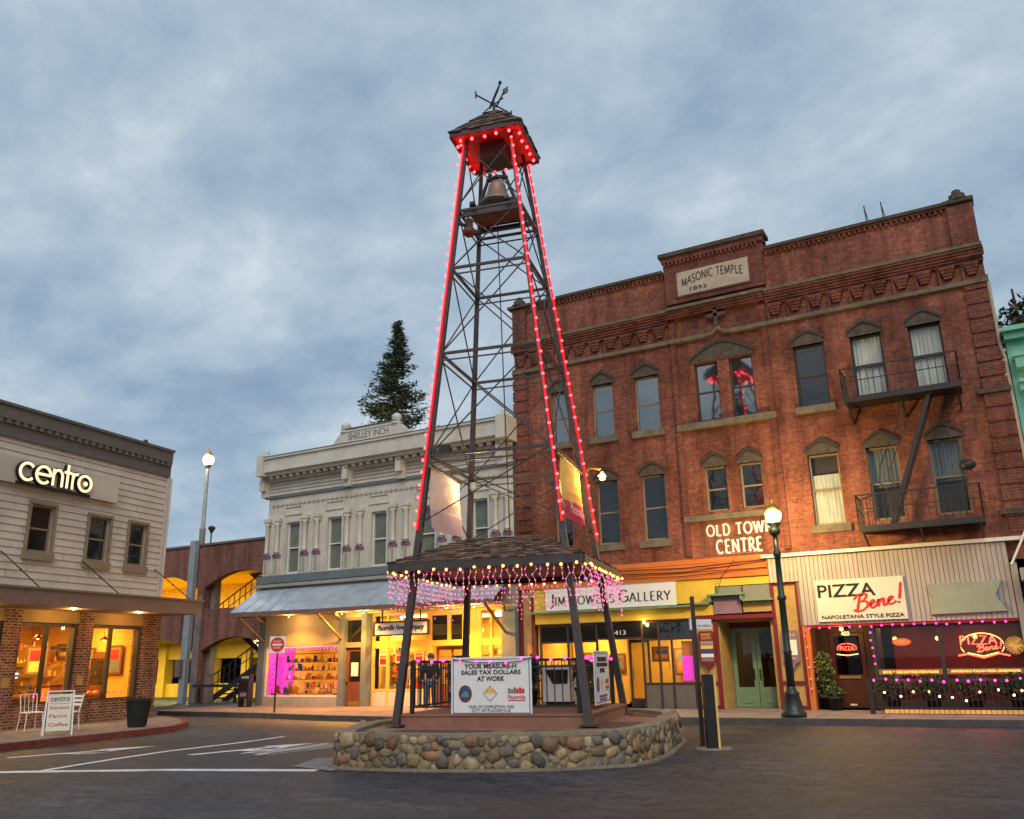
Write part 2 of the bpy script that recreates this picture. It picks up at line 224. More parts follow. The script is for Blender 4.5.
MT = dict(
 asphalt=asphalt(),
 concrete=paint('concrete', (0.20, 0.16, 0.15), 0.85, 0.3, 2.5, 0.4, grime=0.5),
 kerb=paint('kerb', (0.085, 0.075, 0.07), 0.85, 0.3, 4, 0.3, grime=0.5),
 redkerb=paint('red_kerb', (0.17, 0.04, 0.03), 0.8, 0.45, 5, 0.3, grime=0.7),
 marking=paint('road_paint', (0.66, 0.66, 0.65), 0.8, 0.3, 9, 0.2, grime=0.85),
 brick=brick('brick_red', (0.335, 0.098, 0.055), (0.215, 0.062, 0.038), (0.21, 0.135, 0.10), grime=0.4, var=0.6),
 brick_trim=brick('brick_dark_red', (0.24, 0.068, 0.042), (0.15, 0.044, 0.032), (0.20, 0.12, 0.09), grime=0.3),
 brick_mix=brick('brick_mixed', (0.30, 0.10, 0.06), (0.08, 0.03, 0.026), (0.34, 0.27, 0.21), 0.2, 0.075, 0.014, 0.2, 0.75),
 brick_far=brick('brick_garage', (0.28, 0.10, 0.075), (0.20, 0.07, 0.055), (0.22, 0.16, 0.13), grime=0.2),
 stone=paint('weathered_sandstone', (0.16, 0.13, 0.09), 0.9, 0.35, 4, 0.5, grime=0.6),
 stone_dark=paint('mossy_stone', (0.085, 0.068, 0.05), 0.9, 0.4, 5, 0.5, grime=0.5),
 plaque=paint('pale_plaque_stone', (0.46, 0.37, 0.26), 0.9, 0.15, 4, 0.2, grime=0.15),
 ink=paint('dark_lettering', (0.035, 0.028, 0.028), 0.6, 0.1, 5),
 frame_tan=paint('tan_window_paint', (0.24, 0.185, 0.12), 0.6, 0.15, 5),
 frame_dark=paint('dark_window_paint', (0.05, 0.035, 0.03), 0.5, 0.1, 5),
 frame_white=paint('white_window_paint', (0.66, 0.65, 0.60), 0.5, 0.08, 5),
 iron=paint('black_iron', (0.018, 0.014, 0.014), 0.5, 0.4, 12, 0.2, spec=0.5),
 glass_dark=dark_glass('dark_window_glass', (0.012, 0.013, 0.014), 1.75),
 glass_sky=dark_glass('sky_window_glass', (0.02, 0.025, 0.03), 2.9, 0.1),
 glass=clear_glass('shop_glass'),
 curtain=paint('pale_curtain', (0.55, 0.54, 0.50), 0.9, 0.25, 2.5, streak=True),
 curtain_grey=paint('grey_curtain', (0.13, 0.14, 0.155), 0.9, 0.35, 2.5, streak=True),
 blind=paint('grey_green_blind', (0.20, 0.21, 0.18), 0.7, 0.12, 5),
 orange=paint('orange_paint', (0.60, 0.17, 0.035), 0.6, 0.14, 2, 0.1, grime=0.12),
 yellow=paint('yellow_paint', (0.68, 0.46, 0.05), 0.6, 0.12, 2, 0.1, grime=0.12),
 ochre=paint('ochre_paint', (0.42, 0.27, 0.09), 0.7, 0.18, 3, 0.1, grime=0.25),
 green=paint('sage_green_paint', (0.16, 0.26, 0.17), 0.55, 0.15, 4, grime=0.2),
 mint=paint('mint_green_paint', (0.20, 0.50, 0.36), 0.6, 0.12, 3, grime=0.15),
 maroon=paint('maroon_paint', (0.16, 0.018, 0.022), 0.5, 0.15, 4),
 siding=paint('cream_grey_siding', (0.42, 0.36, 0.32), 0.7, 0.16, 1.5, 0.1, streak=True, grime=0.15),
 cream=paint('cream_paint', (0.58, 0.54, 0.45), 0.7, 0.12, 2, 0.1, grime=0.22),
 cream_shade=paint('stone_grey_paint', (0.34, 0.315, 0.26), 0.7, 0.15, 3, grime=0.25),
 mauve=paint('mauve_paint', (0.22, 0.14, 0.19), 0.7, 0.15, 3),
 bluegrey=paint('blue_grey_paint', (0.14, 0.17, 0.18), 0.6, 0.15, 3, grime=0.2),
 clap=paint('greige_clapboard', (0.54, 0.47, 0.39), 0.7, 0.14, 1.5, 0.1, grime=0.18),
 taupe=paint('taupe_trim', (0.135, 0.115, 0.10), 0.7, 0.12, 3, grime=0.3),
 awn_brown=paint('brown_fascia', (0.20, 0.125, 0.095), 0.6, 0.15, 3, grime=0.25),
 tan=paint('tan_beam', (0.26, 0.17, 0.07), 0.7, 0.15, 3),
 tin=paint('galvanised_roof', (0.52, 0.58, 0.64), 0.38, 0.22, 2, 0.1, metal=0.45, grime=0.3),
 steel=paint('tower_steel', (0.05, 0.036, 0.036), 0.5, 0.35, 8, 0.2, spec=0.5),
 steel_lit=paint('steel_red_spill', (0.075, 0.014, 0.02), 0.5, 0.4, 8, 0.2, spec=0.5),  # tower steel with the red bulb spill put into its colour
 shingle=attr_mat('wood_shingle', 0.9, 0.5, 20),
 cobble=attr_mat('river_stone', 0.62, 0.5, 14, spec=0.4),
 mortar=paint('mortar', (0.27, 0.215, 0.15), 0.95, 0.3, 12, 0.8, grime=0.4),
 terracotta=paint('terracotta_concrete', (0.27, 0.125, 0.085), 0.8, 0.18, 3, 0.2, grime=0.3),
 bronze=paint('bell_bronze', (0.30, 0.26, 0.20), 0.55, 0.3, 5, metal=0.7),
 white=paint('white_sign_paint', (0.74, 0.73, 0.70), 0.5, 0.04, 3),
 offwhite=paint('cream_sign', (0.66, 0.62, 0.50), 0.5, 0.06, 3),
 black=paint('black_paint', (0.015, 0.015, 0.015), 0.5, 0.1, 3),
 redp=paint('red_paint', (0.60, 0.03, 0.025), 0.5, 0.06, 3),
 bluep=paint('blue_paint', (0.03, 0.07, 0.25), 0.5, 0.06, 3),
 lampgreen=paint('dark_green_iron', (0.010, 0.022, 0.02), 0.4, 0.25, 8, spec=0.5),
 galv=paint('grey_pole_paint', (0.28, 0.30, 0.30), 0.6, 0.2, 3, grime=0.3),
 sage_sign=paint('faded_green_board', (0.32, 0.34, 0.24), 0.7, 0.10, 2, grime=0.15),
 beige=paint('beige_panel', (0.42, 0.34, 0.24), 0.75, 0.1, 2, grime=0.15),
 darkwood=paint('dark_stained_door', (0.075, 0.022, 0.014), 0.45, 0.25, 4, streak=True),
 navy=paint('navy_enamel', (0.015, 0.022, 0.045), 0.45, 0.2, 5),
 wood=paint('red_brown_door', (0.17, 0.055, 0.03), 0.5, 0.2, 4, streak=True),
 brass=paint('brass_plate', (0.5, 0.35, 0.08), 0.35, 0.1, 4, metal=0.8),
 room=paint('room_wall', (0.70, 0.44, 0.10), 0.8, 0.06, 3),
 room_or=paint('orange_room_wall', (0.75, 0.38, 0.06), 0.8, 0.08, 3),
 room_dark=paint('dark_room_wall', (0.06, 0.04, 0.03), 0.8, 0.2, 3),
 leaf=attr_mat('leaf', 0.6, 0.2, 20),
 needle=attr_mat('needle', 0.7, 0.2, 5),
 bark=paint('bark', (0.10, 0.065, 0.045), 0.9, 0.3, 8, 0.6),
 flag_w=paint('white_banner_cloth', (0.62, 0.52, 0.50), 0.85, 0.08, 4),
 flag_p=paint('lilac_banner_cloth', (0.46, 0.34, 0.42), 0.85, 0.08, 4),
 flag_y=paint('yellow_banner_cloth', (0.78, 0.48, 0.12), 0.85, 0.2, 3),
 flag_r=paint('crimson_banner_cloth', (0.50, 0.02, 0.10), 0.85, 0.1, 4),
 skin=paint('skin', (0.45, 0.25, 0.18), 0.6, 0.05, 5),
 denim=paint('denim', (0.07, 0.10, 0.16), 0.9, 0.15, 12),
 cloth_d=paint('dark_jacket', (0.02, 0.02, 0.024), 0.9, 0.15, 12),
 pot=paint('black_planter', (0.02, 0.025, 0.022), 0.55, 0.2, 6),
 asph_patch=paint('concrete_apron', (0.19, 0.18, 0.17), 0.85, 0.3, 3, 0.3, grime=0.5),
 bulb_red=bulbmat('red_bulb', (1, .05, .06), (1, .002, .006), 9, 9), leg_glow_red=emit('red_leg_glow', (1, .006, .018), .5), bulb_pink=bulbmat('pink_bulb', (1, .13, .30), (1, .025, .17), 2.6, 2.2), bulb_mag=bulbmat('magenta_bulb', (1, .07, .42), (1, .008, .25), 3.6, 3.2),  # red tube: added glow standing in for bulb light on the legs
 bulb_amber=bulbmat('amber_bulb', (1, .55, .14), (1, .26, .01), 5, 2.2), bulb_warm=emit('warm_white_bulb', (1, 0.62, 0.22), 8),
 lantern=bulbmat('lit_lantern_glass', (1, .80, .40), (1, .55, .10), 8, 3), lantern2=bulbmat('lit_lantern_glass_pale', (1, .84, .5), (1, .6, .16), 5, 2.4),
 tube=emit('shop_ceiling_light', (1, 0.78, 0.42), 9), neon_r=emit('neon_red', (1, 0.06, 0.025), 5), neon_o=emit('neon_orange', (1, 0.30, 0.06), 4), neon_g=emit('neon_green', (0.25, 1, 0.2), 1.2),
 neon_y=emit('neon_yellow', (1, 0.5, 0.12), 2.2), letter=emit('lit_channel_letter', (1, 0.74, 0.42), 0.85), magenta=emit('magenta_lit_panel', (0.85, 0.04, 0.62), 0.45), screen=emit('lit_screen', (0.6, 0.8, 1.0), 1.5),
)

# ------------------------------------------------------------------ mesh builder
class MB:
    def __init__(s): s.v = []; s.f = []; s.m = []; s.c = []; s.smooth = set(); s.T = None
    def add(s, vs, fs, mi=0, smooth=False, col=None):
        o = len(s.v)
        if s.T is not None: vs = [s.T @ Vector(v) for v in vs]
        s.v += [tuple(v) for v in vs]
        for f in fs:
            if smooth: s.smooth.add(len(s.f))
            s.f.append(tuple(i + o for i in f)); s.m.append(mi); s.c.append(col)
        return s
    def box(s, x0, x1, y0, y1, z0, z1, mi=0, col=None):
        v = [(x0, y0, z0), (x1, y0, z0), (x1, y1, z0), (x0, y1, z0), (x0, y0, z1), (x1, y0, z1), (x1, y1, z1), (x0, y1, z1)]
        return s.add(v, [(0, 3, 2, 1), (4, 5, 6, 7), (0, 1, 5, 4), (1, 2, 6, 5), (2, 3, 7, 6), (3, 0, 4, 7)], mi, col=col)
    def prism(s, poly, y0, y1, mi=0, col=None):        # polygon in x,z (anticlockwise seen from -y), extruded y0..y1
        n = len(poly); v = [(x, y0, z) for x, z in poly] + [(x, y1, z) for x, z in poly]
        f = [tuple(range(n)), tuple(range(2 * n - 1, n - 1, -1))] + [(i, i + n, (i + 1) % n + n, (i + 1) % n) for i in range(n)]
        return s.add(v, f, mi, col=col)
    def slab(s, poly, z0, z1, mi=0, col=None):         # polygon in x,y (anticlockwise from above)
        n = len(poly); v = [(x, y, z0) for x, y in poly] + [(x, y, z1) for x, y in poly]
        f = [tuple(range(n - 1, -1, -1)), tuple(range(n, 2 * n))] + [(i, (i + 1) % n, (i + 1) % n + n, i + n) for i in range(n)]
        return s.add(v, f, mi, col=col)
    def tube(s, pts, r, n=6, mi=0, cap=True, smooth=True, square=False):
        pts = [Vector(p) for p in pts]; k = len(pts)
        rs = r if isinstance(r, (list, tuple)) else [r] * k
        vs = []; ref = None
        for i, p in enumerate(pts):
            d = (pts[min(i + 1, k - 1)] - pts[max(i - 1, 0)])
            if d.length < 1e-9: d = Vector((0, 0, 1))
            d.normalize()
            if ref is None:
                ref = Vector((0, 0, 1)) if abs(d.z) < 0.9 else Vector((1, 0, 0))
            a = d.cross(ref).normalized(); b = d.cross(a).normalized(); ref = -b if False else ref
            for j in range(n):
                t = 2 * math.pi * (j + (0.5 if square else 0)) / n
                vs.append(p + (a * math.cos(t) + b * math.sin(t)) * rs[i] * (1.414 if square else 1))
        fs = []
        for i in range(k - 1):
            for j in range(n):
                fs.append((i * n + j, i * n + (j + 1) % n, (i + 1) * n + (j + 1) % n, (i + 1) * n + j))
        s.add(vs, fs, mi, smooth and not square)
        if cap:
            s.add(vs[:n], [tuple(range(n - 1, -1, -1))], mi); s.add(vs[-n:], [tuple(range(n))], mi)
        return s
    def bar(s, a, b, r, mi=0): return s.tube([a, b], r, 4, mi, square=True)
    def lathe(s, prof, n=12, c=(0, 0, 0), mi=0, smooth=True):
        vs = []; k = len(prof)
        for r, z in prof:
            for j in range(n):
                t = 2 * math.pi * (j + 0.5) / n; vs.append((c[0] + r * math.cos(t), c[1] + r * math.sin(t), c[2] + z))
        fs = [(i * n + j, i * n + (j + 1) % n, (i + 1) * n + (j + 1) % n, (i + 1) * n + j) for i in range(k - 1) for j in range(n)]
        fs += [tuple(range(n - 1, -1, -1)), tuple((k - 1) * n + j for j in range(n))]
        return s.add(vs, fs, mi, smooth)
    def ball(s, c, r, n=6, m=4, mi=0, sq=(1, 1, 1), col=None, jit=0.0, T=None):
        vs = [(0, 0, -1)]
        for i in range(1, m):
            ph = -math.pi / 2 + math.pi * i / m
            for j in range(n):
                t = 2 * math.pi * j / n; vs.append((math.cos(ph) * math.cos(t), math.cos(ph) * math.sin(t), math.sin(ph)))
        vs.append((0, 0, 1))
        out = []
        for v in vs:
            if jit > .09: v = tuple(math.copysign(abs(k_) ** .6, k_) for k_ in v)
            q = Vector(v) * (1 + random.uniform(-jit, jit)); q = Vector((q.x * sq[0], q.y * sq[1], q.z * sq[2])) * r
            if T is not None: q = T @ q
            out.append(q + Vector(c))
        fs = [(0, 1 + (j + 1) % n, 1 + j) for j in range(n)]
        for i in range(m - 2):
            for j in range(n):
                fs.append((1 + i * n + j, 1 + i * n + (j + 1) % n, 1 + (i + 1) * n + (j + 1) % n, 1 + (i + 1) * n + j))
        L = len(vs) - 1; b = 1 + (m - 2) * n
        fs += [(b + j, b + (j + 1) % n, L) for j in range(n)]
        return s.add(out, fs, mi, True, col)
    def mesh(s, name, mats):
        me = bpy.data.meshes.new(name); me.from_pydata(s.v, [], s.f)
        for m in (mats if isinstance(mats, (list, tuple)) else [mats]): me.materials.append(MT[m] if isinstance(m, str) else m)
        me.polygons.foreach_set('material_index', s.m)
        me.polygons.foreach_set('use_smooth', [i in s.smooth for i in range(len(s.f))])
        if any(c is not None for c in s.c):
            ca = me.color_attributes.new('Col', 'FLOAT_COLOR', 'CORNER'); arr = []
            for f, c in zip(s.f, s.c): arr += list((c or (0.5, 0.5, 0.5)) + (1,)) * len(f)
            ca.data.foreach_set('color', arr)
        me.update()
        return me
    def clusters(s):
        par = list(range(len(s.v)))
        def fd(i):
            while par[i] != i: par[i] = par[par[i]]; i = par[i]
            return i
        for f in s.f:
            for i in f[1:]:
                a, b = fd(f[0]), fd(i)
                if a != b: par[a] = b
        bb = {}
        for i, v in enumerate(s.v):
            r = fd(i); q = bb.get(r)
            if q is None: bb[r] = [list(v), list(v)]
            else:
                for k in range(3): q[0][k] = min(q[0][k], v[k]); q[1][k] = max(q[1][k], v[k])
        ks = list(bb)
        if len(ks) > 260: return None
        t = .03
        for i, a in enumerate(ks):
            for b in ks[:i]:
                A, B = bb[a], bb[b]
                if all(A[0][k] - t <= B[1][k] and B[0][k] - t <= A[1][k] for k in range(3)): par[fd(a)] = fd(b)
        g = {}
        for i, f in enumerate(s.f): g.setdefault(fd(f[0]), []).append(i)
        return list(g.values())
    def build(s, name, mats, parent=None):
        if parent is not None and SPLIT_UNDER(parent) and name not in KEEP:
            cl = s.clusters()
            if cl and 1 < len(cl) <= 24:
                last = None
                for g in cl:
                    p = MB(); mp_ = {}
                    for i in g:
                        f = []
                        for k in s.f[i]:
                            if k not in mp_: mp_[k] = len(p.v); p.v.append(s.v[k])
                            f.append(mp_[k])
                        if i in s.smooth: p.smooth.add(len(p.f))
                        p.f.append(tuple(f)); p.m.append(s.m[i]); p.c.append(s.c[i])
                    last = p.build1(name, mats, parent)
                return last
        return s.build1(name, mats, parent)
    def build1(s, name, mats, parent=None):
        o = bpy.data.objects.new(name, s.mesh(name, mats)); C.objects.link(o)
        if parent is not None: o.parent = parent
        return o
KEEP = {'clapboards', 'modillions', 'parapet_dentils', 'siding_panel', 'interior', 'river_stones', 'seal_picture', 'lettering', 'wall', 'window', 'coping_stones'}
def SPLIT_UNDER(p):
    while p is not None:
        if p.get('category') in ('building', 'string light', 'plant', 'tree', 'sign') : return p.get('category') == 'building'
        p = p.parent
    return False
def tag(o, label=None, cat=None, group=None, kind=None):
    if label: o['label'] = label
    if cat: o['category'] = cat
    if group: o['group'] = group
    if kind: o['kind'] = kind
    return o
def thing(name, label, cat, loc=(0, 0, 0), rz=0, group=None):
    o = bpy.data.objects.new(name, None); C.objects.link(o); o.empty_display_size = 0.3
    o.location = loc; o.rotation_euler = (0, 0, rz)
    return tag(o, label, cat, group)
def copy_tree(o, parent=None):
    c = o.copy(); C.objects.link(c); c.parent = parent
    for ch in list(o.children): copy_tree(ch, c)
    return c
def point(name, loc, e, col, parent=None, r=0.12):
    l = bpy.data.lights.new(name, 'POINT'); l.energy = e; l.color = col; l.shadow_soft_size = r
    o = bpy.data.objects.new(name, l); C.objects.link(o); o.location = loc
    if parent is not None: o.parent = parent
    return o
def spot(name, loc, e, col, parent=None, r=0.08, ang=150):
    l = bpy.data.lights.new(name, 'SPOT'); l.energy = e; l.color = col; l.shadow_soft_size = r; l.spot_size = R(ang); l.spot_blend = .4
    o = bpy.data.objects.new(name, l); C.objects.link(o); o.location = loc; o.parent = parent
    return o
def area(name, loc, sx, sy, e, col, parent=None, rot=(0, 0, 0)):
    l = bpy.data.lights.new(name, 'AREA'); l.energy = e; l.color = col; l.shape = 'RECTANGLE'; l.size = sx; l.size_y = sy
    o = bpy.data.objects.new(name, l); C.objects.link(o); o.location = loc; o.rotation_euler = rot
    if parent is not None: o.parent = parent
    return o
def wall_holes(mb, x0, x1, z0, z1, y, holes, depth=0.25, mi=0, step=None):
    xs = sorted({x0, x1} | {h[0] for h in holes} | {h[1] for h in holes}); zs = sorted({z0, z1} | {h[2] for h in holes} | {h[3] for h in holes})
    xs = [x for x in xs if x0 <= x <= x1]; zs = [z for z in zs if z0 <= z <= z1]
    for i in range(len(xs) - 1):
        for j in range(len(zs) - 1):
            cx, cz = (xs[i] + xs[i + 1]) / 2, (zs[j] + zs[j + 1]) / 2
            if any(h[0] < cx < h[1] and h[2] < cz < h[3] for h in holes): continue
            mb.add([(xs[i], y, zs[j]), (xs[i + 1], y, zs[j]), (xs[i + 1], y, zs[j + 1]), (xs[i], y, zs[j + 1])], [(0, 1, 2, 3)], mi)
    for a, b, c, d in holes:
        e = y + depth
        mb.add([(a, y, c), (b, y, c), (b, y, d), (a, y, d), (a, e, c), (b, e, c), (b, e, d), (a, e, d)],
               [(0, 4, 5, 1), (1, 5, 6, 2), (2, 6, 7, 3), (3, 7, 4, 0)], mi)

# lettering -----------------------------------------------------------------
def bfont(body, box, y, mat, parent, name='lettering', arc=0.0, bold=0.0, shear=0.0, squeeze=True):
    cu = bpy.data.curves.new('t', 'FONT'); cu.body = body; cu.size = 1; cu.extrude = 0.01; cu.offset = bold; cu.shear = shear; cu.align_x = 'CENTER'; cu.resolution_u = 3
    cu.space_line = 1.0
    ob = bpy.data.objects.new('t', cu); C.objects.link(ob)
    dg = bpy.context.evaluated_depsgraph_get(); me = bpy.data.meshes.new_from_object(ob.evaluated_get(dg))
    bpy.data.objects.remove(ob); bpy.data.curves.remove(cu)
    xs = [v.co.x for v in me.vertices]; ys = [v.co.y for v in me.vertices]
    a, b, c, d = min(xs), max(xs), min(ys), max(ys); x0, x1, z0, z1 = box
    for v in me.vertices:
        u = (v.co.x - a) / (b - a); t = (v.co.y - c) / (d - c)
        x = x0 + u * (x1 - x0); z = z0 + t * (z1 - z0) + arc * (1 - (2 * u - 1) ** 2)
        v.co = (x, y + (0.004 if v.co.z < 0 else -0.004), z)
    me.materials.clear(); me.materials.append(MT[mat]); me.name = name
    o = bpy.data.objects.new(name, me); C.objects.link(o); o.parent = parent
    return o
def arcp(cx, cy, rx, ry, a0, a1, n=10): return [(cx + rx * math.cos(R(a0 + (a1 - a0) * i / n)), cy + ry * math.sin(R(a0 + (a1 - a0) * i / n))) for i in range(n + 1)]
G = {
 'A': (.8, [[(0, 0), (.4, 1)], [(.4, 1), (.8, 0)], [(.15, .36), (.65, .36)]]), 'C': (.8, [arcp(.45, .5, .45, .5, 50, 310)]),
 'D': (.8, [[(.1, 0), (.1, 1)], [(.1, 1), (.35, 1)] + arcp(.35, .5, .42, .5, 90, -90) + [(.1, 0)]]),
 'E': (.62, [[(.1, 0), (.1, 1)], [(.1, 1), (.6, 1)], [(.1, .52), (.5, .52)], [(.1, 0), (.62, 0)]]),
 'G': (.85, [arcp(.46, .5, .46, .5, 45, 330) , [(.84, .08), (.84, .45), (.55, .45)]]),
 'H': (.8, [[(.1, 0), (.1, 1)], [(.7, 0), (.7, 1)], [(.1, .5), (.7, .5)]]), 'I': (.2, [[(.1, 0), (.1, 1)]]),
 'J': (.35, [[(.3, 1), (.3, .0), (.2, -.18), (.02, -.22)]]), 'L': (.58, [[(.1, 1), (.1, 0)], [(.1, 0), (.58, 0)]]),
 'M': (.95, [[(.08, 0), (.12, 1)], [(.12, 1), (.48, .1)], [(.48, .1), (.84, 1)], [(.84, 1), (.88, 0)]]),
 'N': (.8, [[(.08, 0), (.08, 1)], [(.08, 1), (.72, 0)], [(.72, 0), (.72, 1)]]), 'O': (.95, [arcp(.47, .5, .45, .5, 0, 360, 16)]),
 'P': (.65, [[(.1, 0), (.1, 1)], [(.1, 1), (.3, 1)] + arcp(.3, .74, .3, .26, 90, -90, 8) + [(.1, .48)]]),
 'R': (.7, [[(.1, 0), (.1, 1)], [(.1, 1), (.3, 1)] + arcp(.3, .74, .28, .26, 90, -90, 8) + [(.1, .48)], [(.3, .48), (.7, 0)]]),
 'S': (.6, [arcp(.3, .75, .26, .25, 40, 270, 8) + arcp(.3, .25, .27, .25, 90, -140, 8)]), 'T': (.7, [[(.35, 0), (.35, 1)], [(0, 1), (.7, 1)]]),
 'W': (1.15, [[(0, 1), (.28, 0)], [(.28, 0), (.55, 1)], [(.55, 1), (.84, 0)], [(.84, 0), (1.12, 1)]]), 'Y': (.75, [[(0, 1), (.36, .45)], [(.75, 1), (.36, .45)], [(.36, .45), (.36, 0)]]),
 'Z': (.75, [[(.05, 1), (.7, 1), (.05, 0), (.72, 0)]]),
 'c': (.95, [arcp(.47, .5, .45, .48, 42, 318, 14)]), 'e': (1.0, [[(.05, .52), (.95, .52)] + arcp(.5, .5, .45, .48, 2, 318, 16)]), 'n': (.8, [[(.1, 0), (.1, .98)], arcp(.42, .6, .31, .36, 170, 0, 8) + [(.73, 0)]]),
 't': (.5, [[(.25, 0), (.25, 1.4)], [(0, .93), (.5, .93)]]), 'r': (.5, [[(.1, 0), (.1, .98)], arcp(.42, .58, .31, .38, 170, 75, 5)]), 'o': (.95, [arcp(.47, .5, .43, .46, 0, 360, 18)]),
}
def ribbon(mb, pts, w, thin, y, dep, f, mi=0):
    cl = (abs(pts[0][0] - pts[-1][0]) + abs(pts[0][1] - pts[-1][1])) < 1e-6
    if cl: pts = pts[:-1]
    n = len(pts); L = []; Rr = []
    for i in range(n):
        if cl: a, b = pts[i - 1], pts[(i + 1) % n]
        else: a, b = pts[max(0, i - 1)], pts[min(n - 1, i + 1)]
        dx, dz = b[0] - a[0], b[1] - a[1]; l = math.hypot(dx, dz) or 1; dx /= l; dz /= l
        ww = (w * abs(dz) + thin * (1 - abs(dz))) / 2
        L.append(f(pts[i][0] - dz * ww, pts[i][1] + dx * ww)); Rr.append(f(pts[i][0] + dz * ww, pts[i][1] - dx * ww))
    k = n if cl else n - 1
    for i in range(k):
        j = (i + 1) % n
        q = [Rr[i], Rr[j], L[j], L[i]]
        v = [(p[0], y, p[1]) for p in q] + [(p[0], y + dep, p[1]) for p in q]
        fs = [(0, 1, 2, 3), (0, 4, 5, 1), (2, 6, 7, 3)]
        if not cl and i == 0: fs.append((3, 7, 4, 0))
        if not cl and i == k - 1: fs.append((1, 5, 6, 2))
        mb.add(v, fs, mi)
def strokes(mb, text, x0, x1, z0, z1, y, w=.16, thin=.06, serif=0.0, dep=0.006, caps=None, mi=0, gap=.18, arc=0.0, sp=.45):
    adv = []; t = 0
    for k, ch in enumerate(text):
        s = 1.0 if (caps is None or k in caps) else 0.74
        if ch == ' ': adv.append((t, s)); t += sp; continue
        adv.append((t, s)); t += G[ch][0] * s + gap
    T = t - gap; sx = (x1 - x0) / T; sz = z1 - z0; q = 0
    for (px, s), ch in zip(adv, text):
        if ch == ' ': continue
        cx = (px + G[ch][0] * s / 2) / T
        off = arc * (1 - (2 * cx - 1) ** 2)
        f = lambda a, b: (x0 + (px + a * s) * sx, z0 + b * s * sz + off)
        for st in G[ch][1]:
            q += 1; yy = y - 0.0006 * (q % 5)
            ribbon(mb, st, w, thin, yy, dep, f, mi)
            if serif:
                for en, nb in ((st[0], st[1]), (st[-1], st[-2])):
                    if abs(en[1] - nb[1]) > abs(en[0] - nb[0]) * .8 and len(st) < 6 and (en[1] in (0, 1, .98, 1.4)):
                        q += 1; yy = y - 0.0006 * (q % 5) - 0.003
                        zz = en[1] - thin * .5 if en[1] > .5 else en[1] + thin * .5
                        ribbon(mb, [(en[0] - serif, zz), (en[0] + serif, zz)], thin, thin, yy, dep, f, mi)

# ================================================================== GROUND
b = MB(); b.box(-400, 400, -400, 400, -0.5, 0); tag(b.build('ground', 'asphalt'), kind='structure')
def flat(name, poly, z, mat, zt=None):
    m = MB()
    if zt is None: m.add([(x, y, z) for x, y in poly], [tuple(range(len(poly)))])
    else: m.slab(poly, z, zt)
    return tag(m.build(name, mat), kind='structure')
front = [(-28.2, 26.5), (-27.8, 22.6), (-27.0, 22.0), (-24, 21.95), (-21.6, 21.7), (-19.0, 21.2), (-15.4, 20.9), (-12, 21.2), (-9.5, 21.9), (-7.7, 22.2), (-4.8, 22.4), (0, 22.75), (14, 23.8)]
def inset(line, d):
    out = []
    for i, p in enumerate(line):
        a, c = Vector(line[max(0, i - 1)]), Vector(line[min(len(line) - 1, i + 1)]); t = (c - a).normalized()
        out.append((p[0] - t.y * d, p[1] + t.x * d))
    return out
flat('sidewalk', inset(front, .16) + [(14, 30), (-28.0, 30)], -0.1, 'concrete', 0.15)
ki = inset(front, .155)
m = MB()
for i in range(len(front) - 1): m.slab([front[i], front[i + 1], ki[i + 1], ki[i]], -.1, .153)
tag(m.build('kerb', 'kerb'), kind='structure')
m = MB()     # joints in the walk
for i in range(-18, 10):
    x = i * 1.5; y0 = 23.0 if x > -9 else 22.2
    m.add([(x, y0, .154), (x + .02, y0, .154), (x + .02, 25.7, .154), (x, 25.7, .154)], [(0, 1, 2, 3)])
tag(m.build('sidewalk_joints', 'kerb'), kind='structure')
LO = Vector((-23.98, 19.346, 0)); LA = R(97.8); LD = Vector((math.cos(LA), math.sin(LA), 0)); LN = Vector((LD.y, -LD.x, 0))
def lw(s, n): p = LO + LD * s + LN * n; return (p.x, p.y)
lf = [lw(-24, 4.05), lw(-8.5, 4.0), lw(-4.6, 4.08), lw(-3.4, 3.95), lw(-2.0, 3.2), lw(-0.7, 1.9), lw(0.6, 0.0), lw(1.2, -4)]
li = [lw(-24, 3.89), lw(-8.5, 3.84), lw(-4.6, 3.92), lw(-3.43, 3.79), lw(-2.1, 3.08), lw(-0.84, 1.82), lw(.44, 0.0), lw(1.04, -4)]
m = MB(); m.slab(li + [lw(-24, -6)], -.1, .15); tag(m.build('sidewalk', 'concrete'), kind='structure')
m = MB()
for i in range(len(lf) - 1): m.slab([lf[i], lf[i + 1], li[i + 1], li[i]], -.1, .153)
tag(m.build('kerb', 'redkerb'), kind='structure')
m = MB()
for poly in ([(-40, -4.2), (-15.06, 9.22), (-12.7, 10.5), (-10.05, 11.35), (-9.85, 11.16), (-12.4, 10.3), (-14.9, 9.08), (-40, -4.5)],
             [(-14.52, 9.5), (-14.38, 9.62), (-15.06, 12.6), (-15.08, 14.5), (-15.28, 16.0), (-15.48, 16.25), (-15.3, 14.6), (-15.28, 12.75), (-14.6, 9.56)]):
    pass
def quadline(mb, pts, wd, z=.005):
    for i in range(len(pts) - 1):
        a, c = Vector(pts[i]), Vector(pts[i + 1]); t = (c - a).normalized(); n = Vector((-t.y, t.x)) * wd / 2
        mb.add([(a.x - n.x, a.y - n.y, z), (c.x - n.x, c.y - n.y, z), (c.x + n.x, c.y + n.y, z), (a.x + n.x, a.y + n.y, z)], [(0, 1, 2, 3)])
quadline(m, [(-30, 1.2), (-15.0, 9.2)], .26); quadline(m, [(-15.0, 9.2), (-12.45, 10.42), (-9.95, 11.25)], .28)
tag(m.build('stop_line', 'marking'), kind='structure')
m = MB(); quadline(m, [(-14.5, 9.6), (-14.95, 11.3), (-15.2, 12.7), (-15.2, 14.6), (-15.4, 16.2)], .16); tag(m.build('lane_line', 'marking'), kind='structure')
